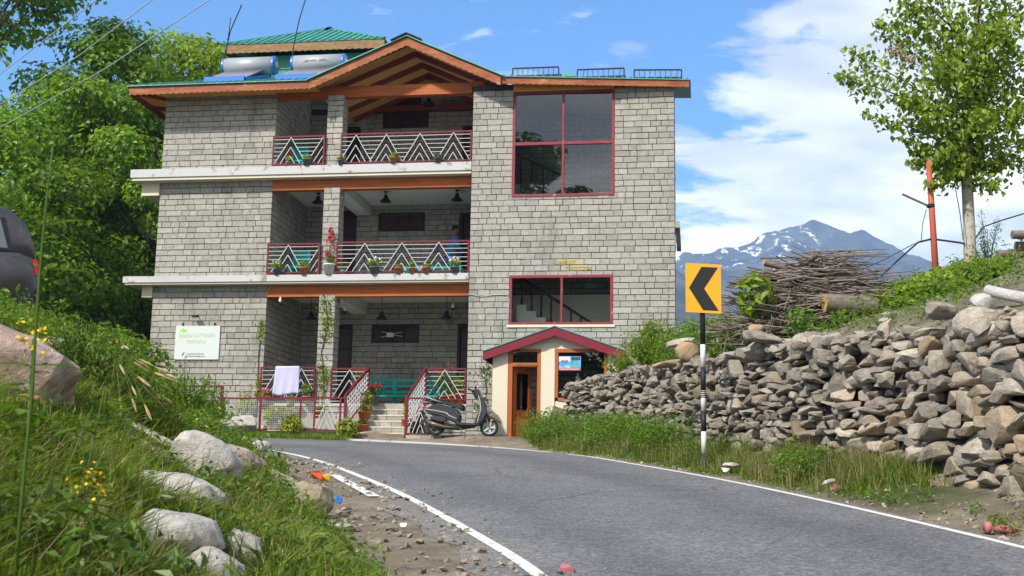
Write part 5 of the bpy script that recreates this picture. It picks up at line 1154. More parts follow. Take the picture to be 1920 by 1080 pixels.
for sy in (1, -1):
    for f_ in range(4): 
        x, z = ((.24, .95) if sy > 0 else (.28, 1.06)); b = MB(); yy = sy * .20 + (f_ - 1.5) * .017; b.tube([(x, yy, z - .004), (x + .05, yy, z - .012), (x + .075 - .006 * abs(f_ - 1.2), yy, z - .035)], [.0095, .0085, .006], 6); b.build('finger', 'skin', body, True)
    b = MB(); b.tube([(x - .01, sy * .20 - sy * .025, z + .005), (x + .025, sy * .20 - sy * .045, z + .0)], [.010, .007], 6); b.build('thumb', 'skin', body, True)

# ================================================================== SCOOTER
zs = gz(*hw(-2.4, -2.1, 0)[:2])
s = hthing('scooter', 'black scooter with grey grab rail parked on its stand before the house', 'scooter', -2.41, -2.1, zs, None, R(2.5))
s.rotation_euler = (R(-2.5), R(.8), -YAW + R(2.5))
for x, nm in ((-.62, 'rear'), (.64, 'front')):
    w = link('wheel', None, s, (x, 0, .215)); 
    b = MB(); n = 36; pr_ = [(.150, -.038), (.175, -.046), (.200, -.040), (.213, -.018), (.2145, 0), (.213, .018), (.200, .040), (.175, .046), (.150, .038), (.145, 0)]
    V, F = [], []
    for j in range(n):
        a = 2 * math.pi * j / n
        for r_, y in pr_: V.append((r_ * math.cos(a), y, r_ * math.sin(a)))
    k = len(pr_)
    for j in range(n):
        for i in range(k): F.append((j * k + i, j * k + (i + 1) % k, ((j + 1) % n) * k + (i + 1) % k, ((j + 1) % n) * k + i))
    b.add(V, F); b.build('tyre', 'tyre', w, True)
    b = MB(); b.lathe([(.150, -.036), (.138, -.030), (.138, .030), (.150, .036)], 28, axis='Y', cap=False); b.lathe([(.0, .0), (.137, .0)], 20, axis='Y')
    for q in range(5):
        a = q * 1.2566; b.bar((.035 * math.cos(a), -.022, .035 * math.sin(a)), (.145 * math.cos(a), -.026, .145 * math.sin(a)), .04, .022, (0, 1, 0))
    b.lathe([(.0, -.045), (.04, -.042), (.042, .03), (.0, .03)], 14, axis='Y'); b.build('rim', 'alloy' if x > 0 else 'engine_grey', w)
C3 = lambda name, m, poly, hwid, par=s, c=0., sm=True, lv=((1, .80), (.86, .93), (.55, 1.0)): MB().puff(poly, hwid, c=c, levels=lv).build(name, m, par, False)
C3('rear_body', 'scooter_black', [(-.90, .66), (-.93, .60), (-.80, .50), (-.52, .44), (-.30, .36), (-.10, .28), (-.04, .30), (-.02, .46), (-.10, .60), (-.22, .66), (-.50, .72), (-.78, .74)], .17)
C3('body_trim', 'silver_paint', [(-.88, .600), (-.62, .575), (-.36, .53), (-.28, .46), (-.12, .40), (-.12, .388), (-.29, .448), (-.38, .518), (-.62, .562), (-.88, .586)], .178, lv=((1, 1), (.5, 1), (.2, 1)))
C3('seat', 'seat_vinyl', [(-.82, .80), (-.55, .76), (-.30, .70), (-.08, .62), (.02, .58), (.05, .64), (.03, .72), (-.04, .75), (-.30, .77), (-.50, .80), (-.68, .845), (-.80, .85)], .15)
C3('floorboard', 'scooter_black', [(-.08, .24), (.30, .235), (.45, .26), (.46, .30), (.30, .295), (-.08, .31), (-.14, .34), (-.16, .28)], .17)
C3('leg_shield', 'scooter_black', [(.30, .27), (.42, .24), (.52, .34), (.62, .55), (.56, .72), (.44, .93), (.36, .95), (.40, .80), (.42, .62), (.34, .42)], .19)
C3('shield_trim', 'silver_paint', [(.365, .30), (.375, .30), (.455, .62), (.43, .80), (.385, .94), (.375, .93), (.415, .80), (.44, .62)], .195, lv=((1, 1), (.5, 1), (.2, 1)))
C3('front_panel', 'seat_vinyl', [(.46, .72), (.58, .70), (.47, .91), (.41, .93)], .165)
C3('headlight_cowl', 'scooter_black', [(.22, .98), (.30, .88), (.40, .92), (.42, 1.02), (.36, 1.10), (.26, 1.10), (.20, 1.05)], .15)
C3('headlight', 'chrome', [(.39, .96), (.44, .98), (.44, 1.05), (.38, 1.08)], .09)
C3('front_fender', 'scooter_black', [(.46, .34), (.50, .44), (.60, .50), (.72, .47), (.86, .38), (.92, .335), (.90, .32), (.80, .36), (.64, .43), (.54, .40), (.49, .33)], .075)
C3('indicator', 'amber', [(.66, .40), (.72, .405), (.74, .36), (.67, .35)], .085); C3('rear_fender', 'scooter_black', [(-.86, .46), (-.97, .30), (-1.0, .24), (-.96, .23), (-.82, .42)], .07)
C3('tail_light', 'lamp_red', [(-.96, .64), (-.93, .60), (-.86, .62), (-.80, .68), (-.86, .70)], .14); C3('number_plate', 'litter_white', [(-.98, .40), (-1.0, .26), (-.99, .26), (-.965, .40)], .09)
C3('engine_cover', 'plate_dark', [(-.72, .36), (-.46, .30), (-.34, .34), (-.40, .43), (-.66, .455), (-.76, .42)], .05, c=-.11)
b = MB(); b.tube([(-.05, -.09, .20), (-.25, -.10, .19), (-.42, -.12, .20), (-.58, -.13, .235), (-.80, -.135, .30)], [.018, .018, .035, .045, .04], 10); b.build('exhaust', 'exhaust_bronze', s, True)
C3('underframe', 'black_metal', [(-.45, .16), (-.08, .14), (.30, .21), (.30, .24), (-.10, .26), (-.45, .30)], .10)
b = MB(); b.tube([(.64, -.075, .215), (.56, -.065, .46), (.50, -.05, .56)], .018, 8); b.tube([(.64, .075, .215), (.56, .065, .46), (.50, .05, .56)], .018, 8); b.build('fork', 'tank_grey', s, True)
b = MB(); b.tube([(.20, -.33, 1.05), (.27, -.16, 1.04), (.29, 0, 1.03), (.27, .16, 1.04), (.20, .33, 1.05)], .016, 8); b.build('handlebar', 'black_metal', s, True)
for sy in (-1, 1): b = MB(); b.tube([(.20, sy * .33, 1.05), (.165, sy * .42, 1.055)], .021, 8); b.build('grip', 'black_metal', s, True); b = MB(); b.tube([(.25, sy * .20, 1.03), (.22, sy * .36, 1.0)], .008, 5); b.build('brake_lever', 'chrome', s)
b = MB(); b.tube([(-.50, -.15, .765), (-.72, -.155, .83), (-.90, -.13, .90), (-.93, 0, .90), (-.90, .13, .90), (-.72, .155, .83), (-.50, .15, .765)], .017, 8); b.build('grab_rail', 'tank_grey', s, True)
b = MB(); b.tube([(-.90, .10, .88), (-1.0, .10, .80), (-1.04, .08, .70), (-.98, .08, .62)], .009, 6); b.tube([(-.90, -.10, .88), (-1.0, -.10, .80), (-1.04, -.08, .70), (-.98, -.08, .62)], .009, 6); b.build('rear_guard', 'chrome', s)
b = MB(); b.tube([(-.02, -.10, .20), (.04, -.20, .005), (.10, -.21, .004)], .011, 6); b.build('stand', 'black_metal', s)
b = MB(); b.lathe([(0, -.02), (.10, -.012), (.11, .0), (.10, .012), (0, .02)], 14, (.24, .30, 1.12), axis='X'); b.build('mirror', 'black_metal', s)

# ================================================================== CHEVRON SIGN
px_, py_ = 2.94, 18.6; zf = gz(px_, py_)
s = thing('chevron_sign', 'yellow bend sign with black chevron on a black and white banded post', 'road sign', (px_, py_, zf), R(-6)); s.rotation_euler = (R(-1), R(0), R(-6))
b = MB(); bands = [(-.3, .22, 0), (.22, .55, 1), (.55, .86, 0), (.86, 1.17, 1), (1.17, 1.53, 0), (1.53, 1.88, 1), (1.88, 3.05, 0)]
for z0, z1, k in bands: q = MB(); q.tube([(0, 0, z0), (0, 0, z1)], .040, 14); q.build('post_band', 'post_white' if k else 'post_black', s, True)
b = MB(); b.box(-.28, .28, -.062, -.045, 2.365, 3.135); pn = b.build('sign_panel', 'sign_yellow', s)
pn.rotation_euler = (R(3), 0, R(16)); pn.rotation_euler = (0, 0, R(14))
b = MB(); b.prism([(-.03, 3.085), (.235, 3.085), (.01, 2.745), (.24, 2.405), (-.01, 2.405), (-.23, 2.745)], -.066, -.0621); b.build('chevron', 'sign_black', pn)
b = MB(); b.box(-.02, .02, -.045, -.0, 2.50, 2.54); b.box(-.02, .02, -.045, -.0, 2.90, 2.94); b.build('bracket', 'black_metal', pn)
b = MB()
for k in range(4): b.lathe([(.0412, 0), (.0416, .005), (.0416, .016), (.0412, .02)], 14, (0, 0, 1.06 + k * .028))
b.build('sticker', 'sign_black', s)
# ================================================================== helpers for siting by sight lines
def at(px, py, Y):
    """the point at distance Y in front of the camera's station seen at photo coordinates px, py (1920 wide)"""
    d = CAMR @ Vector(((px - 960) / 2294, -(py - 540) / 2294, -1)); return CAM + d * (Y / d.y)
def sample_region(n, ylo, yhi, fn, power=1.0, wide=.66):
    """points over the ground, denser near the camera; fn(x,y) -> keep probability"""
    out = []
    while sum(map(len, out)) < n:
        k = n * 2; t = rng.random(k); y = ylo * (yhi / ylo) ** (t ** power) ; x = (rng.random(k) * 2 - 1) * wide * y
        keep = rng.random(k) < fn(x, y); out.append(np.stack([x, y], 1)[keep])
    return np.concatenate(out)[:n]
def clear_of_rocks(P):
    k = np.ones(len(P), bool)
    for x, y, r in CLEAR:
        f = np.array([x, y]); f /= np.hypot(*f); v = P - np.array([x, y]); t = v @ f; l = np.abs(v[:, 0] * f[1] - v[:, 1] * f[0]); k &= ~((np.hypot(v[:, 0], v[:, 1]) < r) | ((t < 0) & (t > -.75) & (l < r * .8) & (rng.random(len(P)) < .8)))
    return k
def blades(name, label, P, h, w, mats, tones, lean=.35, parent=None):
    k_ = clear_of_rocks(P); P, h, w, tones = P[k_], h[k_], w[k_], tones[k_]; n = len(P); z = ground(P[:, 0], P[:, 1]); B = np.stack([P[:, 0], P[:, 1], z - .02], 1); a = rng.uniform(0, 2 * np.pi, n); side = np.stack([np.cos(a), np.sin(a), np.zeros(n)], 1)
    b2 = rng.uniform(0, 2 * np.pi, n); ln = np.abs(rng.normal(0, lean, n)); dirn = np.stack([np.cos(b2) * ln, np.sin(b2) * ln, np.ones(n)], 1); h_ = h[:, None]; w_ = w[:, None]
    m = B + dirn * h_ * .55; tip = B + np.stack([np.cos(b2) * ln * 2.2, np.sin(b2) * ln * 2.2, np.ones(n) * (1 - .25 * ln)], 1) * h_
    V = np.stack([B - side * w_, B + side * w_, m + side * w_ * .75, m - side * w_ * .75, tip], 1).reshape(-1, 3); k = np.arange(n)[:, None] * 5
    F = np.concatenate([k + np.array([0, 1, 2]), k + np.array([0, 2, 3]), k + np.array([3, 2, 4])], 1).reshape(-1, 3)
    o = meshobj(name, V, F, mats, parent, np.repeat(tones, 3)); return tag(o, label, kind='stuff')
def dl_(x, y): return -seg_dist(np.stack([x, y], 1), FOOT)
def dr_(x, y): return seg_dist(np.stack([x, y], 1), RIGHT_LINE)
def dw_(x, y): return seg_dist(np.stack([x, y], 1), WALL)
patch = lambda x, y, s, o: np.array([vnoise(a * s + o, b * s + o * 1.7) for a, b in zip(x, y)]) if np.isscalar(s) and len(x) < 0 else vnoise(x * s + o, y * s + o * 1.7)
bankf = lambda x, y: np.clip(sst(dl_(x, y), -.05, .45), 0, 1) * (.25 + .75 * (patch(x, y, 1.1, 3) > .30)) * (x > -9) * (np.hypot(x, y) > 2.6)
# ------------------------------------------------------------------ boulders of the left bank and shoulder
def boulder(label, px, py, Y, size, m, rot=(0, 0, 0), n=30, name='boulder', lift=0.0, boxy=.75, bev=.035):
    Yw = Y
    if px < 700:                                         # where the sight line meets the bank
        for Y_ in np.arange(3.0, 26, .05):
            q_ = at(px, py, Y_)
            if q_.z < gz(q_.x, Y_) + size[2] * .42: Y = Y_; break
        size = tuple(q * min(1.25, max(.6, Y / Yw)) for q in size)
    p = at(px, py, Y); CLEAR.append((p.x, p.y, max(size[0], size[1]) * .62)); V, F = hull_rock(n, .5, .5, .5, boxy); me = meshdata(name, V * np.array(size), F, m); o = link(name, me, None, (p.x, Y, p.z + lift)); o.rotation_euler = rot
    ca = me.attributes.new('crease_edge', 'FLOAT', 'EDGE'); ca.data.foreach_set('value', rng.uniform(.1, .75, len(me.edges)).astype(np.float32)); lv = 4 if px < 700 else 3
    md = o.modifiers.new('sub', 'SUBSURF'); md.levels = lv; md.render_levels = lv
    dg = bpy.context.evaluated_depsgraph_get(); me = bpy.data.meshes.new_from_object(o.evaluated_get(dg)); o.modifiers.clear(); o.data = me
    q = np.zeros(len(me.vertices) * 3); me.vertices.foreach_get('co', q); q = q.reshape(-1, 3); ms = min(size); o_ = rng.uniform(0, 50)
    q *= 1.20 + .30 * fbm(q[:, 0] / ms * 1.1 + o_, q[:, 1] / ms * 1.1 + q[:, 2] / ms * .9, 3)[:, None] + .16 * fbm(q[:, 0] / ms * 4 + o_ + q[:, 2] / ms * 2.2, q[:, 1] / ms * 4 - q[:, 2] / ms * 3.1, 4)[:, None]; me.vertices.foreach_set('co', q.ravel())
    a = me.attributes.get('tone') or me.attributes.new('tone', 'FLOAT', 'FACE'); a.data.foreach_set('value', np.full(len(me.polygons), 1.0, np.float32)); me.polygons.foreach_set('use_smooth', np.ones(len(me.polygons), bool)); me.update()
    g = gz(p.x, Y); DBG.append((label[:34], round(p.z - g, 2))); 
    return tag(o, label, 'rock')
DBG, CLEAR = [], []

boulder('smooth pale grey boulder, upper of the two big ones on the left bank', 328, 934, 7.4, (.56, .38, .27), 'boulder_pale', (R(6), R(14), .2), 40)
boulder('whitish rounded boulder just below the smooth grey one', 335, 998, 6.7, (.46, .36, .24), 'boulder_pale', (R(4), R(10), .5), 40)
boulder('whitish slab at the bottom edge of the left bank', 408, 1062, 6.1, (.30, .26, .14), 'boulder_pale', (R(4), R(24), .3), 34)
boulder('large tan boulder with a rounded shoulder above the grey boulders', 385, 862, 10.0, (.58, .46, .36), 'boulder_pale', (R(8), R(26), .3), 44)
boulder('brown weathered rock between the tan boulder and the road', 440, 866, 12.2, (.52, .4, .28), 'boulder_pink', (0, R(14), .6))
boulder('rounded tan rock sitting on the shoulder by the bright wrapper', 576, 940, 11.3, (.48, .34, .34), 'boulder_tan', (0, R(4), .2), 40)
boulder('pale flat stone at the foot of the bank beside the shoulder', 640, 990, 9.6, (.26, .2, .07), 'boulder_pale', (0, .05, .2), 24); boulder('whitish flat stone lower on the shoulder edge', 598, 1008, 9.0, (.22, .18, .08), 'boulder_pale', (0, .1, .5), 24); boulder('small pale stone near the bottom of the shoulder', 640, 1052, 8.2, (.16, .13, .06), 'boulder_pale', (0, .0, .9), 24); boulder('low grey stone between the grey block and the shoulder', 545, 985, 9.6, (.24, .2, .12), 'boulder_pale', (0, .1, .1), 26)
boulder('flat brown rock behind the rounded tan one', 530, 908, 12.4, (.45, .3, .22), 'boulder_pink', (0, R(22), .4))
boulder('grey block half buried in grass right of the whitish slab', 455, 1035, 6.3, (.20, .2, .22), 'boulder_pale', (R(10), R(5), .3))
boulder('upper long grey slab lying in the grass', 278, 812, 9.6, (.55, .14, .06), 'rock', (0, R(24), -.2), 26)
boulder('lower long grey slab lying in the grass', 290, 845, 9.3, (.62, .16, .07), 'rock', (0, R(22), -.2), 26)
boulder('orange brown flagstone jutting from the bank before the house corner', 268, 728, 11.8, (.50, .4, .15), 'flag_orange', (R(6), R(26), .1), 28)
boulder('smaller orange flagstone below the larger one', 300, 748, 11.5, (.30, .24, .07), 'flag_orange', (R(6), R(28), .1), 24)
boulder('reddish flat stone on the crest below the trees', 212, 647, 12.6, (.20, .2, .10), 'flag_orange', (0, R(-16), .1), 24)
boulder('huge pinkish granite boulder at the left edge under the car', 30, 690, 10.6, (1.0, .8, .55), 'boulder_pink', (R(4), R(16), .2), 54, boxy=.6)
boulder('pinkish stone right of the huge pink boulder', 100, 655, 11.0, (.26, .3, .22), 'boulder_pink', (R(4), R(10), .2))
boulder('pale squarish stone in the weeds of the crest', 172, 668, 11.5, (.16, .2, .13), 'boulder_pale', (0, R(10), .2))
boulder('pink flat stone at the left edge below the huge boulder', 20, 770, 8.5, (.45, .4, .16), 'flag_orange', (0, R(-20), .2))
boulder('small grey stone on the crest left of the fence', 455, 795, 17.5, (.4, .4, .25), 'boulder_pale', (0, 0, .3)); boulder('pair of low grey stones by the left road edge, front one', 425, 800, 15.5, (.34, .3, .16), 'rock', (0, .1, .3)); boulder('pale stone partly hidden at the end of the bank', 482, 838, 18.5, (.42, .3, .22), 'boulder_pale', (0, .1, .8))
boulder('flat pale stone lying in the verge grass right of the post', 1372, 872, 17.4, (.24, .15, .07), 'boulder_pale', (0, 0, .2), 24); boulder('pale grey sliver of stone on the verge near the litter', 1553, 903, 15.0, (.20, .10, .05), 'boulder_pale', (0, R(-16), .2), 20)
boulder('orange yellow rock on top of the wall just left of the sign post', 1292, 660, 21.2, (.42, .34, .34), 'rock_yellow', (.2, .3, .4)); boulder('long yellowish slab below the orange rock on the wall', 1255, 682, 21.8, (.55, .3, .14), 'rock_yellow', (0, R(-8), .2)); boulder('white streaked slab left of the orange rock', 1275, 642, 22.0, (.5, .3, .14), 'rock', (0, R(-14), .2))
boulder('big pale slab lying on the wall top right of the post', 1430, 632, 18.0, (.62, .42, .16), 'rock', (.2, R(6), .2), 34); boulder('yellow stone atop the wall right of the post', 1417, 617, 18.8, (.24, .2, .14), 'rock_yellow', (.2, R(-10), .2))
boulder('pair of grey boulders on the wall crest, left one', 1762, 583, 13.6, (.36, .3, .20), 'rock', (0, .1, .4), 34); boulder('blocky grey boulder on the wall crest below the pale log', 1842, 568, 13.2, (.24, .22, .20), 'boulder_pale', (.1, -.2, .4), 30)
pts = [(line_x(FOOT, y) - abs(rng.normal(0, .55)) + .1, y) for y in rng.uniform(5.5, 20, 60)]
scatter_chips('stones', 'fist sized stones scattered along the foot of the left bank', pts, .07, .24, 'boulder_pale')

# left bank: turf, dry stalks, broad leaved weeds
P_ = sample_region(128000, 3.0, 24, bankf, .85); n = len(P_); d = P_[:, 1]
blades('grass', 'rough green grass covering the left bank', P_, rng.uniform(.09, .30, n) * (.75 + .6 * patch(P_[:, 0], P_[:, 1], .7, 9)), rng.uniform(.003, .0075, n) * (1 + d * .05), 'grass', rng.uniform(.4, 1.6, n) * (.70 + .65 * patch(P_[:, 0], P_[:, 1], 1.7, 77)), .42)
P_ = sample_region(15000, 3.2, 23, bankf, .85); n = len(P_)
blades('dry_grass', 'straw coloured dry grass among the turf of the left bank', P_, rng.uniform(.15, .38, n), rng.uniform(.002, .004, n) * (1 + P_[:, 1] * .03), 'grass_dry', rng.uniform(.6, 1.3, n), .3)
def weed_leaves(name, label, P, per, rad, hgt, sz, m, kind='stuff', asp=.45):
    P = P[clear_of_rocks(P)]; k = np.repeat(np.arange(len(P)), per); z = ground(P[:, 0], P[:, 1])[k]; n = len(k); s_ = (.6 + .8 * rng.random(len(P)))[k]
    v = rng.normal(size=(n, 2)) * rad; c = np.stack([P[k, 0] + v[:, 0] * s_, P[k, 1] + v[:, 1] * s_, z + rng.random(n) ** .7 * hgt * s_ + .015], 1)
    tn = (rng.uniform(.7, 1.25, len(P)))[k] * rng.uniform(.75, 1.3, n)
    o = leaf_obj(name, c, np.stack([v[:, 0] * 4, v[:, 1] * 4, np.ones(n) * .8], 1) + rng.normal(0, .45, (n, 3)), rng.uniform(*sz, n) * s_, tn, m, None, asp); return tag(o, label, kind=kind)
P_ = sample_region(2300, 3.4, 23, lambda x, y: bankf(x, y) * (patch(x, y, .9, 21) > .42), .85)
weed_leaves('weeds', 'broad leaved weeds growing through the grass of the left bank', P_, 18, .07, .20, (.022, .062), 'leaf_weed')
P_ = sample_region(640, 8, 23, lambda x, y: bankf(x, y) * (x < -2.6) * (patch(x, y, .6, 31) > .35), .9)
weed_leaves('weeds', 'tall leafy undergrowth along the crest of the left bank', P_, 60, .12, .24, (.025, .07), 'leaf_mid')
P_ = sample_region(330, 5.5, 21, lambda x, y: (np.abs(dl_(x, y) - .22) < .28) * .9, .9)
weed_leaves('weeds', 'low weeds at the foot of the left bank beside the shoulder', P_, 14, .06, .10, (.02, .06), 'leaf_mid')
# right verge
vergef = lambda x, y: sst(dr_(x, y), .12, .55) * (dw_(x, y) < .10) * sst(y, 13.0, 15.2) * ((y < 25.6) | (x > .45 + .12 * (27 - y))) * (x < 8) * (y < 28.2) * (.18 + .82 * (patch(x, y, 1.9, 5) > .42))
P_ = sample_region(44000, 10.5, 28.2, vergef, 1.0); n = len(P_); g = sst(dr_(P_[:, 0], P_[:, 1]), .2, 1.2)
blades('grass', 'green verge grass at the foot of the stone wall', P_, (.06 + .30 * g * rng.random(n)) * (.8 + .5 * (P_[:, 1] > 17)), rng.uniform(.003, .006, n) * (1 + P_[:, 1] * .02), 'grass', rng.uniform(.5, 1.35, n), .38)
P_ = sample_region(4200, 10.5, 28.2, vergef, 1.0); n = len(P_); blades('dry_grass', 'dry stalks among the verge grass below the wall', P_, rng.uniform(.2, .5, n), rng.uniform(.0025, .004, n), 'grass_dry', rng.uniform(.6, 1.3, n), .28)
P_ = sample_region(950, 11, 28.2, lambda x, y: vergef(x, y) * sst(dr_(x, y), .3, .8) * (patch(x, y, 1.1, 41) > .50), 1.0)
weed_leaves('weeds', 'leafy weeds heaped against the lower stones of the wall', P_, 34, .10, .27, (.02, .05), 'leaf_mid')
P_ = sample_region(420, 20.5, 28.0, lambda x, y: vergef(x, y) * (dw_(x, y) > -.75) * (patch(x, y, .8, 43) > .3), 1.0)
weed_leaves('weeds', 'tall nettle like weeds in front of the far end of the wall', P_, 60, .15, .48, (.028, .065), 'leaf_mid')
P_ = np.array([(lambda y: (line_x(RIGHT_LINE[:11], y) + .25 + abs(rng.normal(0, .35)), y))(rng.uniform(10, 14.5)) for _ in range(46)]); weed_leaves('weeds', 'small tufts of weed on the bare soil by the near end of the wall', P_, 16, .05, .09, (.02, .06), 'leaf_mid')
# grass strip before the fence
P_ = np.array([(lambda q: (q[0], q[1]))(hw(rng.uniform(-9.6, -5.0), rng.uniform(-2.75, -1.95) , 0)) for _ in range(5200)]); n = len(P_)
blades('grass', 'bright green grass strip between kerb line and mesh fence', P_, rng.uniform(.06, .2, n), rng.uniform(.006, .012, n), 'leaf_bright', rng.uniform(.5, 1.2, n), .4)
# terrace behind the wall
terf = lambda x, y: (dw_(x, y) > .9) * (dr_(x, y) > 0) * (y < 30) * (x < 10) * (patch(x, y, .8, 51) > .40)
P_ = sample_region(330, 16, 28, terf, 1.0); weed_leaves('weeds', 'scrubby weeds on the rubble terrace above the wall', P_, 26, .10, .34, (.035, .085), 'leaf_mid')
P_ = np.array([(rng.uniform(3.0, 4.3), rng.uniform(20.5, 25.5)) for _ in range(210)]); weed_leaves('weeds', 'thick green weeds on the terrace behind the bend sign', P_, 46, .14, .62, (.04, .09), 'leaf_mid')
P_ = np.array([(rng.uniform(6.45, 8.2), rng.uniform(19.9, 22.0)) for _ in range(330)]); weed_leaves('ground_cover', 'bright leafy creeper carpeting the slope right of the woodpile', P_, 24, .13, .18, (.06, .14), 'leaf_bright', asp=.75)

# ------------------------------------------------------------------ single plants
def shrub(name, label, cat, loc, n_stem, h, spread, nleaf, sz, m, stem_m='leaf_mid', asp=.3):
    s = thing(name, label, cat, loc); b = MB(); C, Nn = [], []
    for i in range(n_stem):
        a = rng.uniform(0, 6.28); r = spread * rng.random() ** .6; hh = h * rng.uniform(.5, 1.0) * (1 - .35 * r / spread); top = np.array([r * math.cos(a), r * math.sin(a), hh]); b.tube([(top[0] * .1, top[1] * .1, 0), tuple(top * (.45, .45, .55)), tuple(top)], [.010, .007, .003], 4)
        t = rng.uniform(.2, 1.0, nleaf); c = np.stack([top[0] * t ** 1.3, top[1] * t ** 1.3, top[2] * t], 1) + rng.normal(0, .045, (nleaf, 3)); C.append(c); Nn.append(rng.normal(0, .7, (nleaf, 3)) + (0, 0, .3))
    b.build('stem', stem_m, s); C = np.concatenate(C); leaf_obj('foliage', C, np.concatenate(Nn), rng.uniform(*sz, len(C)), rng.uniform(.6, 1.4, len(C)), m, s, asp, droop=np.array([0, 0, 1.0])); return s
def G3(x, y, dz=0): return Vector((x, y, gz(x, y) + dz))
shrub('feathery_shrub', 'feathery yellow green shrub on the rubble right of the porch roof', 'shrub', G3(2.95, 25.4, -.05), 95, 1.35, .72, 60, (.05, .11), 'leaf_bright')
shrub('feathery_shrub', 'smaller feathery shrub low beside the porch roof corner', 'shrub', G3(2.45, 26.6, -.05), 40, .9, .5, 45, (.05, .10), 'leaf_bright')
shrub('tall_weed', 'two tall thin weed stems rising from the feathery shrub against the tower', 'weed', G3(3.3, 25.6), 3, 2.35, .22, 70, (.03, .07), 'leaf_dark')
shrub('green_shrub', 'dark green bush left of the woodpile behind the bend sign', 'shrub', G3(3.85, 22.0), 46, .95, .55, 50, (.05, .10), 'leaf_mid')
shrub('tall_weed', 'tall dark weed stems with tiny leaves beside the poplar trunk', 'weed', at(1852, 520, 20.5), 7, 1.5, .32, 190, (.025, .055), 'leaf_dark')
shrub('tall_weed', 'bushy green weeds at the foot of the poplar', 'weed', at(1835, 530, 20.0), 26, .6, .5, 50, (.04, .09), 'leaf_bright')
def leafy(label, loc, n, r, h, sz, m, name='leafy_plant', asp=.7): 
    s = thing(name, label, 'plant', loc); b = MB(); 
    for i in range(8): a = i * .8; b.tube([(0, 0, 0), (r * .6 * math.cos(a), r * .6 * math.sin(a), h * .8)], .008, 4)
    b.build('stem', 'leaf_mid', s); c, nn = ball_pts(n, (r, r, h * .5), (0, 0, h * .5), .5); leaf_obj('foliage', c, nn, rng.uniform(*sz, n), rng.uniform(.7, 1.4, n), m, s, asp)
p = at(1415, 600, 20.4); leafy('large leaved sapling growing up through the left side of the woodpile', (p.x, p.y, p.z), 150, .34, .85, (.11, .22), 'leaf_bright')
p = at(1505, 612, 19.4); leafy('low green plant growing below the sawn logs', (p.x, p.y, p.z - .1), 160, .26, .42, (.05, .11), 'leaf_mid')
# near weeds on the left bank, close to the lens
def stalk_weed(label, base, pts, leaves, m='leaf_weed', r=.008, flowers=None, name='tall_weed'):
    base = Vector(base); s = thing(name, label, 'weed', base); b = MB(); Q = [Vector(p) - base for p in pts]; b.tube(Q, [r * (1 - .7 * i / (len(Q) - 1)) for i in range(len(Q))], 7)
    V, F = [], []
    for (t, az_, L, w, dz) in leaves:
        i = min(int(t * (len(Q) - 1)), len(Q) - 2); o = Q[i].lerp(Q[i + 1], t * (len(Q) - 1) - i); dv = Vector((math.cos(az_), math.sin(az_), 0)); sd = Vector((-dv.y, dv.x, 0)); k = len(V)
        b.tube([o, o + dv * L * .25 + Vector((0, 0, dz * .3))], r * .3, 5)
        prof = [(.15, .12), (.35, .42), (.55, .5), (.78, .3), (1, .0)]
        for f, ww in prof:
            c = o + dv * L * f + Vector((0, 0, dz * f - .25 * L * f * f)); V += [c + sd * w * ww, c + Vector((0, 0, -w * .12)), c - sd * w * ww]
        for j in range(4): a = k + j * 3; F += [(a, a + 3, a + 4, a + 1), (a + 1, a + 4, a + 5, a + 2)]
    b.build('stem', 'leaf_weed', s, True)
    if V: meshobj('foliage', V, F, m, s, rng.uniform(.75, 1.25, len(F)), smooth=True)
    if flowers: c, nn = ball_pts(flowers[0], flowers[2], Vector(flowers[1]) - base, .2, .2); leaf_obj('flower', c, nn, np.full(flowers[0], flowers[3]), rng.uniform(.8, 1.2, flowers[0]), 'petal_yellow', s, .9)
LV = lambda n, L, w: [(rng.uniform(.12, .95), rng.uniform(0, 6.28), L * rng.uniform(.5, 1.2), w * rng.uniform(.6, 1.1), rng.uniform(-.01, .05)) for _ in range(n)]
Yn = 3.1; pp = [at(42, 925, Yn), at(60, 740, Yn), at(68, 600, Yn), at(78, 470, Yn), at(92, 330, Yn), at(100, 270, Yn)]
stalk_weed('tall out of focus weed stalk rising at the far left of the picture', G3(pp[0].x, Yn, 0), [G3(pp[0].x, Yn)] + pp, [(.62, .1, .16, .02, .03), (.62, 3.3, .07, .015, .05), (.72, .3, .10, .02, .05), (.82, 2.9, .10, .015, .05), (.82, .2, .08, .015, .06), (.9, 3.0, .05, .01, .04), (.40, .2, .14, .03, .02), (.36, 3.0, .15, .04, .0), (.3, .4, .16, .05, .0), (.48, 3.3, .10, .03, .05)], r=.006)
for k, (px, py, Y, h, lab) in enumerate(((20, 960, 3.4, .75, 'yellow flowered weed leaning at the left edge below the pink boulder'), (150, 860, 4.6, .62, 'branching green weed left of the grey slabs'), (95, 930, 4.2, .55, 'broad leaved weed low at the left edge'), (215, 800, 7.2, .60, 'slender weed in the middle of the left bank'), (10, 1040, 3.6, .30, 'yellow flowers at the bottom left corner of the bank'))):
    p = at(px, py, Y); z0 = gz(p.x, Y); q = [Vector((p.x, Y, z0)), Vector((p.x + .03, Y, z0 + h * .5)), Vector((p.x + .02 + .05 * k, Y, z0 + h))]
    stalk_weed(lab, q[0], q, LV(16, .15, .04), 'leaf_weed', .006, (46, tuple(q[-1]), (.07, .05, .07), .014) if 'yellow' in lab else None)
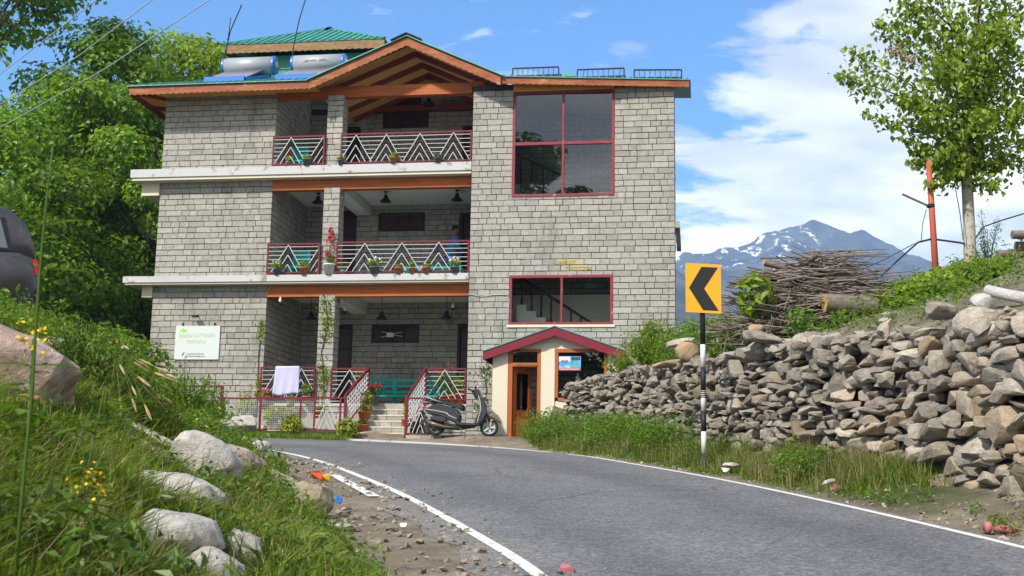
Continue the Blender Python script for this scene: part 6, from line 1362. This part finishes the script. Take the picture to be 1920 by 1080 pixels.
for px, py, h, sp, n_, lab in ((385, 812, .95, .34, 34, 'tall fine leaved weeds before the fence corner'), (345, 800, .8, .3, 28, 'fine leaved weeds left of the fence corner clump'), (432, 838, .7, .25, 22, 'slim weeds by the stones at the end of the bank'), (150, 735, .7, .35, 30, 'leafy weed clump beneath the pale stone of the crest'), (225, 720, .6, .3, 26, 'weed clump left of the orange flagstone'), (60, 880, .45, .28, 26, 'broad weed clump in the lower left of the bank'), (520, 900, .45, .16, 14, 'thin dry weeds at the toe of the bank by the rounded rock')):
    for Y_ in np.arange(3.2, 26, .05):
        q_ = at(px, py, Y_)
        if q_.z < gz(q_.x, Y_): break
    shrub('tall_weed', lab, 'weed', (q_.x, Y_, gz(q_.x, Y_) - .03), n_, h, sp, 46, (.03, .085), 'leaf_weed' if px < 300 else 'leaf_mid', asp=.28)
# seed heads of meadow grass arching over the name board
s = thing('seeding_grass', 'clump of arching grass with pale seed heads in front of the house corner', 'grass clump', at(205, 735, 9.5)); b0 = Vector(s.location); bs, bh = MB(), MB()
for i in range(30):
    e = at(rng.uniform(225, 318), rng.uniform(640, 765), 9.5 + rng.normal(0, .3)) - b0; m_ = Vector((e.x * .45, e.y * .4, max(e.z, .1) * .75 + .12)); bs.tube([(rng.normal(0, .04), rng.normal(0, .04), -.1), tuple(m_), tuple(e)], .0026, 4)
    dv = (e - m_).normalized(); bh.tube([e - dv * .02, e + dv * .05, e + dv * .12], [.003, .010, .002], 6)
bs.build('stem', 'grass', s); bh.build('seed_head', 'dry_stalk', s)

# litter
def crumple(label, px, py, Y, m, size, name='litter', m2=None, n=14, loc=None):
    p = at(px, py, Y); s = thing(name, label, 'litter', loc or (p.x, Y, max(gz(p.x, Y) + size * .2, p.z)))
    for k, mm in enumerate([m] + ([m2] if m2 else [])):
        V, F = hull_rock(n, .5, .35, .35, .5); V = V + rng.normal(0, .07, V.shape); b = MB(); b.add(V * size + (k * size * .55, 0, -k * size * .2), F); b.build('wrapper', mm, s)
rk_ = next(o for o in bpy.data.objects if o.get('label', '').startswith('rounded tan rock')); lo_ = rk_.location
crumple('red and yellow crisp packet on the rounded tan rock', 606, 917, 11.25, 'litter_red', .12, m2='litter_yellow', loc=lo_ + Vector((.10, -.10, .23))); crumple('blue wrapper beside the rounded tan rock', 612, 938, 11.2, 'litter_blue', .08, loc=lo_ + Vector((.30, -.16, .02)))
crumple('crumpled white paper in the verge grass', 1358, 882, 17.3, 'litter_white', .11); crumple('pink wrapper lying in the verge grass by the near wall', 1575, 914, 14.4, 'litter_pink', .17, m2='litter_white')
p = at(1875, 982, 10.6); s = thing('plastic_bottle', 'crushed pink plastic bottle on the soil at the right edge', 'bottle', (p.x, p.y, gz(p.x, p.y) + .04)); b = MB(); b.tube([(-.13, 0, .02), (-.10, 0, .02), (-.06, .01, .0), (.02, .0, .01), (.09, .01, .0), (.13, .0, .0)], [.05, .055, .022, .036, .042, .025], 12); b.build('body', 'litter_pink', s, True)
b = MB(); b.tube([(.13, 0, 0), (.155, 0, 0)], .018, 10); b.build('cap', 'litter_pink', s)
crumple('faded red rag on the asphalt at the bottom edge', 1065, 1068, 8.0, 'litter_pink', .10); crumple('scrap of white plastic on the dirt shoulder', 755, 985, 10.0, 'litter_white', .06)

# ------------------------------------------------------------------ woodpile on the terrace
cx, cy = 5.15, 21.0
def heap(x): return 1.22 * math.exp(-((x - 5.15) / 1.15) ** 4) + .02
b = MB(); gb = gz(cx, cy)
def stick(b, big=False, org=None):
    x = cx + rng.normal(0, .52); t = rng.random(); z = max(gz(x, cy), gb - .1) + t * heap(x); L = rng.uniform(.5, 1.7) * (1.25 if big else 1); a = rng.normal(0, .28); el_ = rng.normal(0, .14) + .18 * (cx - x) * -.3
    d = Vector((math.cos(a) * math.cos(el_), math.sin(a), math.sin(el_))); y = cy + rng.normal(0, .33) * (1 - .4 * t) - .15 * (1 - t); c = Vector((x, y, z)) - (org or Vector()); k = Vector((rng.normal(0, .05), rng.normal(0, .05), rng.normal(0, .05))); r = rng.uniform(.018, .035) if big else rng.uniform(.006, .017)
    b.tube([c - d * L / 2, c + k, c + d * L / 2 + k * .3], [r, r * .9, r * .55], 6 if big else 5, tone=rng.uniform(.6, 1.5)); return c
for _ in range(780): stick(b)
for _ in range(160):
    x = cx - .9 + rng.normal(0, .35); z = gz(x, cy) + rng.random() * .7; d = Vector((rng.normal(0, .5), rng.normal(0, .3), rng.normal(.1, .5))).normalized(); L = rng.uniform(.3, .9); c = Vector((x, cy - .3 + rng.normal(0, .3), z)); b.tube([c, c + d * L], [.010, .004], 4, tone=rng.uniform(.6, 1.3))
tag(b.build('brushwood', 'stick'), 'heaped grey brown brushwood on the terrace above the wall', 'brushwood', None, 'stuff')
for k in range(34):
    org = Vector((cx, cy, gb)); q = MB(); stick(q, True, org); V = np.concatenate(q.v); c = V.mean(0); q.v = [V - c]; o = q.build('branch', 'stick'); o.location = org + Vector(c); tag(o, 'thicker grey branch lying in the brushwood pile', 'branch', 'thicker branches in the brushwood pile')
def log(label, a, b_, r, group=None, endm='log_end', bark='log_bark', name='log'):
    a, b_ = Vector(a), Vector(b_); s = thing(name, label, 'log', a, 0, group); d = b_ - a; q = MB(); n = 5; pts = [d * (i / (n - 1)) + Vector((0, rng.normal(0, r * .04), rng.normal(0, r * .04))) for i in range(n)]
    q.tube(pts, [r * rng.uniform(.95, 1.05) for _ in pts], 18, False); q.build('bark', bark, s, True); dn = d.normalized(); q = MB(); q.tube([pts[0] - dn * .004, pts[0] + dn * .01], r * .96, 18); q.build('cut_end', endm, s); q = MB(); q.tube([pts[-1] - dn * .01, pts[-1] + dn * .004], r * .94, 18); q.build('cut_end', endm, s)
p = at(1546, 568, 20.2); q = at(1640, 572, 20.25); log('thick sawn log with yellow cut end below the brushwood, nearer one', p, q, .155); p = at(1512, 562, 20.6); q = at(1575, 562, 20.6); log('sawn log with yellow cut end, half behind the nearer log', p, q, .115)
p = at(1502, 498, 20.9); q = at(1535, 476, 20.5); log('short dark log sticking up from the top of the brushwood', p, q, .055, endm='stick', bark='stick'); p = at(1432, 492, 20.8); q = at(1500, 510, 20.9); log('pale branch log lying along the top left of the brushwood', p, q, .06, bark='stick'); p = at(1520, 498, 21.2); q = at(1612, 514, 21.2); log('long weathered log along the top right of the brushwood', p, q, .085)
p = at(1852, 545, 15.6); q = at(1935, 562, 15.0); log('pale barkless log on the wall crest at the right edge', p, q, .075, bark='boulder_pale')
for k, (x0, y0, x1, y1, Y, r, lab) in enumerate(((1898, 440, 1960, 441, 20.6, .075, 'topmost square cut timber of the woodstack at the right edge'), (1905, 462, 1970, 462, 20.8, .09, 'log under the top timber at the right edge'), (1870, 478, 1960, 470, 21.2, .08, 'crooked log poking left out of the woodstack'), (1890, 492, 1965, 492, 20.9, .10, 'thick log in the middle of the right woodstack'), (1882, 512, 1960, 512, 20.7, .085, 'pale log low in the right woodstack'), (1874, 530, 1960, 528, 20.5, .08, 'lowest log of the right woodstack'))): log(lab, at(x0, y0, Y), at(x1, y1, Y), r, 'logs stacked at the right edge', endm='stick' if k not in (3,) else 'log_end')

# ------------------------------------------------------------------ red pole, cables
p0, p1 = at(1757, 540, 21.6), at(1741, 300, 21.6); s = thing('pole', 'leaning red painted iron pole left of the poplar', 'pole', p0); d = p1 - p0; b = MB(); b.tube([(0, 0, -.4), tuple(d * .5), tuple(d)], [.062, .055, .05], 12); b.build('shaft', 'pole_red', s, True)
b = MB(); a = at(1692, 364, 21.5) - p0; c = at(1745, 388, 21.6) - p0; b.tube([tuple(a), tuple(c)], .022, 8); b.build('cross_arm', 'stick', s); b = MB(); b.lathe([(.062, -.01), (.075, 0), (.075, .04), (.062, .05)], 12, tuple(c)); b.build('clamp', 'black_metal', s)
def cable(label, pts, r=.012, m='cable', name='cable'):
    P_ = [at(*q) for q in pts]; o0 = P_[0].copy(); b = MB(); Q = []
    for i in range(len(P_) - 1): Q += [P_[i].lerp(P_[i + 1], t / 4) - o0 for t in range(4)]
    Q.append(P_[-1] - o0)
    b.tube(Q, r, 6); o = tag(b.build(name, m, None, True), label, 'cable'); o.location = o0
cable('black cable running down left from the red pole', [(1652, 518, 21.0), (1690, 482, 21.3), (1722, 454, 21.5), (1748, 448, 21.6), (1800, 455, 21.9), (1812, 458, 22)], .018); cable('thin cable sagging left of the red pole behind the creeper', [(1600, 512, 22), (1660, 486, 22), (1712, 458, 22), (1745, 447, 22)], .008)
cable('thin guy wire hanging beside the red pole', [(1737, 392, 21.6), (1730, 420, 21.6), (1727, 455, 21.6)], .007); cable('dark wire leaving the picture at the right', [(1826, 450, 22), (1845, 425, 22), (1875, 414, 22), (1925, 399, 22)], .014); cable('thin wires hanging along the left of the poplar trunk', [(1790, 345, 21.8), (1800, 400, 21.8), (1806, 450, 21.8)], .008)
cable('highest of the three overhead power lines at the upper left', [(-120, 232, 34), (0, 139, 30), (95, 66, 26), (182, -1, 23), (300, -92, 19)], .011, 'cable_pale', 'power_line'); cable('middle of the three overhead power lines at the upper left', [(-120, 263, 34), (0, 196, 30), (150, 103, 26), (286, -1, 23), (400, -90, 19)], .011, 'cable_pale', 'power_line'); cable('lowest of the three overhead power lines at the upper left', [(-120, 292, 34), (15, 231, 30), (200, 127, 26), (392, 0, 22), (520, -80, 19)], .011, 'cable_pale', 'power_line')

# ------------------------------------------------------------------ parked car at the left edge
s = thing('parked_car', 'dusty dark grey car cut off by the left edge of the picture', 'car', (-6.60, 16.8, 3.22), R(22))
body = MB().puff([(0, .62), (-.02, .38), (-.12, .26), (-.5, .24), (-3.9, .24), (-4.15, .34), (-4.2, .62), (-4.1, .80), (-3.1, .98), (-.25, 1.08), (-.08, 1.02), (-.02, .85)], .86, levels=((1, .955), (.93, .985), (.7, 1.0))).build('body', 'car_paint', s, True)
MB().puff([(-.035, .98), (-.11, 1.25), (-.22, 1.50), (-.40, 1.66), (-.75, 1.74), (-1.9, 1.76), (-2.35, 1.68), (-3.15, 1.0), (-1.5, .9)], .82, levels=((1, .90), (.93, .96), (.7, 1.0))).build('cabin', 'car_paint', s, True)
for (pl_, nm) in (([(-.42, 1.12), (-.54, 1.50), (-1.15, 1.58), (-1.15, 1.12)], 'rear_side_window'), ([(-1.22, 1.12), (-1.22, 1.585), (-2.2, 1.56), (-2.72, 1.12)], 'side_window')): b = MB(); b.prism(pl_, -.828, -.80); b.build(nm, 'car_glass', s)
b = MB(); b.prism([(-.36, 1.10), (-.49, 1.53), (-.54, 1.52), (-.42, 1.12)], -.832, -.80); b.prism([(-.36, 1.085), (-.36, 1.11), (-2.8, 1.11), (-2.8, 1.085)], -.838, -.80); b.build('trim', 'black_metal', s)
b = MB(); b.prism([(-.02, .92), (-.06, 1.0), (-.30, .95), (-.22, .80), (-.03, .78)], -.83, -.70); b.build('tail_light', 'lamp_red', s); b = MB(); b.box(-.75, -.58, -.88, -.85, .90, .93); b.build('door_handle', 'black_metal', s)
b = MB(); b.prism([(.02, .60), (.03, .45), (-.1, .42), (-.1, .60)], -.8, .8); b.build('bumper', 'black_metal', s)
for x in (-.85, -3.35):
    for y in (-.80, .80): w = link('wheel', None, s, (x, y, .33)); b = MB(); b.lathe([(.21, -.09), (.32, -.09), (.335, -.05), (.335, .05), (.32, .09), (.21, .09)], 26, axis='Y'); b.build('tyre', 'tyre', w, True); b = MB(); b.lathe([(.0, -.085), (.2, -.08), (.205, .08), (.0, .085)], 20, axis='Y'); b.build('rim', 'tank_grey', w)

# ================================================================== TREES
def tree(name, label, x, y, h, r, clumps, per, sz, m, trunk_r=.16, crown_lo=.22, bark='bark', group=None, base=None, shape=1.0, lean=0.0):
    base = gz(x, y) if base is None else base; s = thing(name, label, 'tree', (x, y, base), 0, group); b = MB()
    pts = [(lean * t * h + .12 * math.sin(t * 5 + x), .1 * math.cos(t * 4 + y), t * h * .94 - .3 * (t == 0)) for t in np.linspace(0, 1, 7)]; b.tube(pts, [trunk_r * (1 - .86 * t) for t in np.linspace(0, 1, 7)], 9); C, Nn, T, Sz = [], [], [], []
    for i in range(clumps):
        t = crown_lo + (1 - crown_lo) * (i + rng.random()) / clumps; prof = math.sin(math.pi * min(1, ((t - crown_lo) / (1 - crown_lo)) ** shape * .86 + .13)) ** .7; a = rng.uniform(0, 6.283); rr = r * prof * (.25 + .75 * rng.random() ** .5)
        c = np.array([lean * t * h + rr * math.cos(a), rr * math.sin(a), t * h]); z0 = max(.12, t - .18) * h
        b.tube([(lean * z0, 0, z0), (c[0] * .5, c[1] * .5, (z0 + c[2]) * .52), tuple(c)], [trunk_r * .30 * (1 - t * .6), trunk_r * .2 * (1 - t * .6), .012], 5)
        rc = rng.uniform(.55, 1.15) * r * .36; p, nn = ball_pts(per, (rc, rc, rc * .62), c, .75, .25); C.append(p); Nn.append(nn); T.append(rng.uniform(.9, 1.5) * rng.uniform(.7, 1.3, per)); Sz.append(rng.uniform(*sz, per))
    b.build('trunk', bark, s, True); leaf_obj('crown', np.concatenate(C), np.concatenate(Nn), np.concatenate(Sz), np.concatenate(T), m, s, .7, droop=np.array([0, 0, -.6])); return s
TG = 'broadleaf trees behind the bank'
tree('broadleaf_tree', 'tall broadleaf tree filling the upper left corner', -18.0, 39, 19.0, 4.8, 84, 330, (.14, .30), 'leaf_mid', .22, .10, group=TG)
tree('broadleaf_tree', 'broadleaf tree with rounded top between the corner tree and the house', -14.2, 41, 14.6, 3.6, 62, 300, (.13, .27), 'leaf_mid', .2, .14, group=TG)
tree('broadleaf_tree', 'yellow green tree with its top just beside the solar heaters', -12.7, 46, 17.0, 4.6, 84, 320, (.14, .28), 'leaf_bright', .2, .22, group=TG)
tree('broadleaf_tree', 'dark spreading tree standing close to the left wall of the house', -11.6, 38.5, 11.0, 3.3, 54, 300, (.12, .24), 'leaf_mid', .17, .26, group=TG)
tree('broadleaf_tree', 'broad bright tree low behind the parked car', -14.6, 33.5, 8.6, 3.4, 60, 330, (.11, .22), 'leaf_mid', .16, .12, group=TG)
tree('broadleaf_tree', 'tree in the second row seen between the corner trees', -19.0, 52, 17.5, 5.0, 60, 400, (.2, .4), 'leaf_dark', .24, .12, group=TG)
tree('broadleaf_tree', 'tree in the second row behind the house corner', -13.5, 54, 15.0, 5.0, 60, 400, (.2, .4), 'leaf_mid', .24, .06, group=TG)
for k, (x, y, h, lab) in enumerate(((-10.2, 36.5, 3.6, 'dark undergrowth bush at the house corner below the trees'), (-12.6, 35.0, 3.4, 'dark undergrowth bush below the yellow green tree'), (-9.4, 27.5, 2.2, 'bush behind the crest of the bank left of the fence'), (-13.2, 28.0, 3.6, 'bush behind the parked car'))): tree('bush', lab, x, y, h, 1.7, 34, 330, (.08, .18), 'leaf_dark' if k != 2 else 'leaf_mid', .06, .05)
# trees behind the camera, mirrored in the tower window
tree('roadside_tree', 'big tree behind the camera, mirrored in the left panes of the upper tower window', -21.8, -42, 36.5, 7.0, 70, 260, (.5, 1.0), 'leaf_dark', .5, .2)
tree('roadside_tree', 'second tree behind the camera, mirrored low in the right panes of the upper tower window', -16.5, -42, 31.5, 4.5, 60, 240, (.4, .9), 'leaf_dark', .4, .2)
# poplar on the terrace
p0 = at(1820, 525, 22); s = thing('poplar_tree', 'slender pale barked poplar on the terrace at the right', 'tree', p0); o0 = Vector(s.location); b = MB()
tr = [at(1822, 545, 22), at(1820, 500, 22), at(1816, 400, 22), at(1812, 320, 22), at(1818, 240, 22), at(1822, 150, 22), at(1830, 60, 22), at(1842, -60, 22), at(1850, -190, 22)]; b.tube([q - o0 for q in tr], [.135, .118, .105, .10, .09, .075, .06, .045, .02], 12); b.build('trunk', 'bark_pale', s, True)
bb = MB(); C, Nn = [], []
def limb(start, end, n, spread, sag=.1, r=.022):
    a, e = at(*start) - o0, at(*end) - o0; m_ = a.lerp(e, .5) + Vector((0, 0, sag)); bb.tube([a, m_, e], [r, r * .6, .005], 6); t = rng.random(n) ** .75; t = t[:, None]; A, M, E = np.array(a), np.array(m_), np.array(e)
    c = A * (1 - t) ** 2 + 2 * M * t * (1 - t) + E * t * t; side = rng.normal(0, 1, (n, 3)) * spread * (.35 + .75 * np.sin(np.pi * np.clip(t * .9 + .08, 0, 1))); c = c + side + (0, 0, -.04); C.append(c); Nn.append(rng.normal(0, .8, (n, 3)) + (-.25, -.5, .35))
limbs = [((1815, 245, 22), (1572, 138, 21.6), 420, .17), ((1815, 235, 22), (1590, 95, 22.3), 330, .17), ((1812, 290, 22), (1618, 212, 21.5), 240, .10), ((1812, 310, 22), (1692, 262, 21.6), 130, .09), ((1812, 318, 22), (1705, 305, 21.7), 190, .10), ((1818, 220, 22), (1650, 40, 22), 520, .22), ((1820, 180, 22), (1700, 10, 21.5), 560, .24), ((1822, 150, 22), (1740, -40, 22), 480, .24), ((1828, 90, 22), (1640, -60, 22.2), 380, .24), ((1815, 260, 22), (1700, 190, 21.3), 460, .2), ((1815, 280, 22), (1740, 230, 22.6), 360, .18), ((1818, 210, 22), (1760, 120, 21.2), 460, .22), ((1812, 305, 22), (1760, 290, 21.4), 260, .15), ((1812, 330, 22), (1775, 325, 21.6), 160, .10),
         ((1815, 300, 22), (1900, 210, 21.8), 380, .2), ((1812, 320, 22), (1930, 260, 21.8), 300, .16), ((1812, 325, 22), (1880, 300, 21.7), 170, .12), ((1818, 235, 22), (1960, 120, 22), 440, .24), ((1820, 190, 22), (1900, 60, 21.4), 500, .24), ((1825, 120, 22), (1950, -20, 22), 440, .25), ((1832, 60, 22), (1850, -100, 21.6), 420, .24), ((1826, 110, 22), (1900, -80, 22.5), 360, .24), ((1815, 255, 22), (1860, 130, 22.8), 380, .22), ((1840, -40, 22), (1760, -140, 22), 300, .26), ((1845, -80, 22), (1900, -180, 22), 300, .26), ((1816, 270, 22), (1840, 215, 21.1), 260, .16), ((1815, 290, 22), (1950, 180, 21.4), 420, .22), ((1818, 230, 22), (1990, 60, 21.8), 420, .26), ((1815, 310, 22), (1960, 310, 22), 260, .16), ((1822, 160, 22), (1870, 40, 21), 420, .24), ((1822, 170, 22), (1780, 60, 22.6), 380, .22), ((1814, 335, 22), (1740, 345, 21.5), 150, .10), ((1813, 345, 22), (1870, 345, 21.6), 150, .11), ((1812, 330, 22), (1712, 280, 22.4), 170, .12)]
for l in limbs: limb(l[0], l[1], int(l[2] * .74), l[3])
bb.build('branch', 'bark', s, True); C, Nn = np.concatenate(C), np.concatenate(Nn); n = len(C); leaf_obj('crown', C, Nn, rng.uniform(.085, .165, n), rng.uniform(.6, 1.4, n), 'leaf_poplar', s, .72, droop=np.array([0, -.1, -1.2]))
k = 130; c = np.concatenate([np.array(at(1680, 95, 21.5) - o0) + rng.normal(0, .08, (k // 2, 3)), np.array(at(1710, 115, 21.5) - o0) + rng.normal(0, .09, (k // 2, 3))]); leaf_obj('dead_leaves', c, rng.normal(size=(k, 3)), rng.uniform(.05, .1, k), rng.uniform(.5, 1, k), 'dry_stalk', s, .5)

# ================================================================== MOUNTAINS AND AIR
def mtn_mat():
    m = bpy.data.materials.new('mountain_rock'); m.use_nodes = True; t = m.node_tree; t.nodes.clear(); out = N_(t, 'ShaderNodeOutputMaterial'); b = N_(t, 'ShaderNodeBsdfPrincipled'); t.links.new(b.outputs[0], out.inputs[0]); b.inputs['Roughness'].default_value = 1; b.inputs['Specular IOR Level'].default_value = 0
    v = N_(t, 'ShaderNodeTexCoord').outputs['Object']; a = N_(t, 'ShaderNodeAttribute', attribute_name='snow'); r_ = mixc(t, ramp(t, noise(t, v, .006, 8, .65), [(.4, 0), (.62, 1)]), (.055, .056, .062), (.125, .12, .115)); fz = N_(t, 'ShaderNodeAttribute', attribute_name='forest')
    r_ = mixc(t, fz.outputs['Fac'], r_, (.035, .055, .03)); streak = noise(t, mapping(t, v, (.055, .018, .012), (0, 0, 0), (0, R(-24), R(30))), 1.0, 6, .65); sm = math_(t, 'MULTIPLY', math_(t, 'SUBTRACT', math_(t, 'ADD', a.outputs['Fac'], math_(t, 'MULTIPLY', math_(t, 'SUBTRACT', streak, .5), 2.6)), .55), 5.0, None, True)
    t.links.new(mixc(t, sm, r_, (.85, .87, .9)), b.inputs['Base Color']); MATS['mountain_rock'] = m
mtn_mat()
def ridge_h(pxs, D):
    P_ = [at(a, b_, D) for a, b_ in pxs]; return np.array([p.x for p in P_]), np.array([p.z for p in P_])
def mountain(name, label, pxs, D, y0, y1, x0, x1, nx, ny, amp, snow, jag):
    rx, rz = ridge_h(pxs, D); xs = np.linspace(x0, x1, nx); ysx = np.concatenate([np.linspace(y0, D, ny), np.linspace(D, y1, 14)[1:]]); X, Y = np.meshgrid(xs, ysx); hr = np.interp(X, rx, rz) + jag * fbm(X / 42, X * 0 + 3.1, 4) * sst(np.interp(X, rx, rz), 60, 300)
    t = np.clip((Y - y0) / (D - y0), 0, 1); bk = np.clip((Y - D) / (y1 - D), 0, 1); w = X / 150 + fbm(X / 300, Y / 300, 3) * 1.3 + (1 - t) * .9; rid = (1 - np.abs(2 * (vnoise(w, Y / 900 + 4) - .5))); rid2 = (1 - np.abs(2 * (vnoise(w * 2.7 + 9, Y / 500) - .5)))
    Z = -34 + (hr + 34) * (t ** 1.15) + amp * (rid * .7 + rid2 * .35 - .55) * np.sin(np.pi * np.clip(t, 0, 1)) ** .8 + amp * .5 * fbm(X / 70, Y / 70, 4) * np.sin(np.pi * t); Z = np.where(bk > 0, -34 + (hr + 34) * (1 - bk), Z); Z = np.maximum(Z, -36)
    n_x = len(xs); i = np.arange(n_x - 1); j = np.arange(len(ysx) - 1); I, Jj = np.meshgrid(i, j); a = (Jj * n_x + I).ravel(); o = meshobj(name, np.stack([X.ravel(), Y.ravel(), Z.ravel()], 1), np.stack([a, a + 1, a + n_x + 1, a + n_x], 1), 'mountain_rock'); tag(o, label, kind='structure')
    zr = Z.max(); sn = np.clip((Z - .50 * zr) / (.38 * zr), 0, 1) * (np.interp(X, [rx[0], *snow, rx[-1]], [.12, .46, .38, .0, .0]) if snow else 0); fo = sst(-Z, -.40 * zr, -.12 * zr)
    for nm, v in (('snow', sn), ('forest', fo)): at_ = o.data.attributes.new(nm, 'FLOAT', 'POINT'); at_.data.foreach_set('value', np.asarray(v * np.ones_like(Z), np.float32).ravel())
D1 = 2600; xa = lambda px: at(px, 600, D1).x
mountain('mountain', 'snow streaked rocky mountain beyond the valley', [(200, 560), (700, 520), (1000, 500), (1200, 470), (1268, 482), (1300, 478), (1332, 472), (1362, 470), (1395, 455), (1440, 437), (1480, 425), (1505, 420), (1525, 416), (1538, 424), (1550, 428), (1568, 425), (1580, 430), (1592, 441), (1605, 436), (1622, 436), (1640, 446), (1655, 462), (1668, 466), (1690, 474), (1706, 486), (1718, 508), (1735, 530), (1760, 548), (1900, 580), (2300, 600)], D1, 900, 3150, -1150, 2100, 420, 120, 95, [xa(1400), xa(1500), xa(1545)], 34)
mountain('hill', 'nearer forested hill shoulder below the mountain', [(300, 520), (900, 470), (1150, 480), (1268, 505), (1310, 540), (1350, 566), (1400, 590), (1500, 610), (1800, 640), (2300, 650)], 1250, 420, 1700, -520, 1000, 160, 50, 26, None, 8)
b = MB(); b.add([(-1250, 250, -35), (2200, 250, -35), (2200, 3250, -35), (-1250, 3250, -35)], [(0, 1, 2, 3)]); tag(b.build('valley_floor', 'ground_cover'), 'valley floor beyond the terrace', kind='structure')
hz = bpy.data.materials.new('haze_air'); hz.use_nodes = True; t = hz.node_tree; t.nodes.clear(); out = N_(t, 'ShaderNodeOutputMaterial'); pv = N_(t, 'ShaderNodeVolumePrincipled'); pv.inputs['Color'].default_value = (.36, .62, 1.0, 1); pv.inputs['Density'].default_value = 2.3e-4; pv.inputs['Anisotropy'].default_value = 0; t.links.new(pv.outputs[0], out.inputs['Volume']); MATS['haze_air'] = hz
b = MB(); b.box(-1400, 2400, -90, 3400, -40, 640); o = b.build('haze', 'haze_air'); tag(o, 'thin blue mountain haze', kind='stuff')
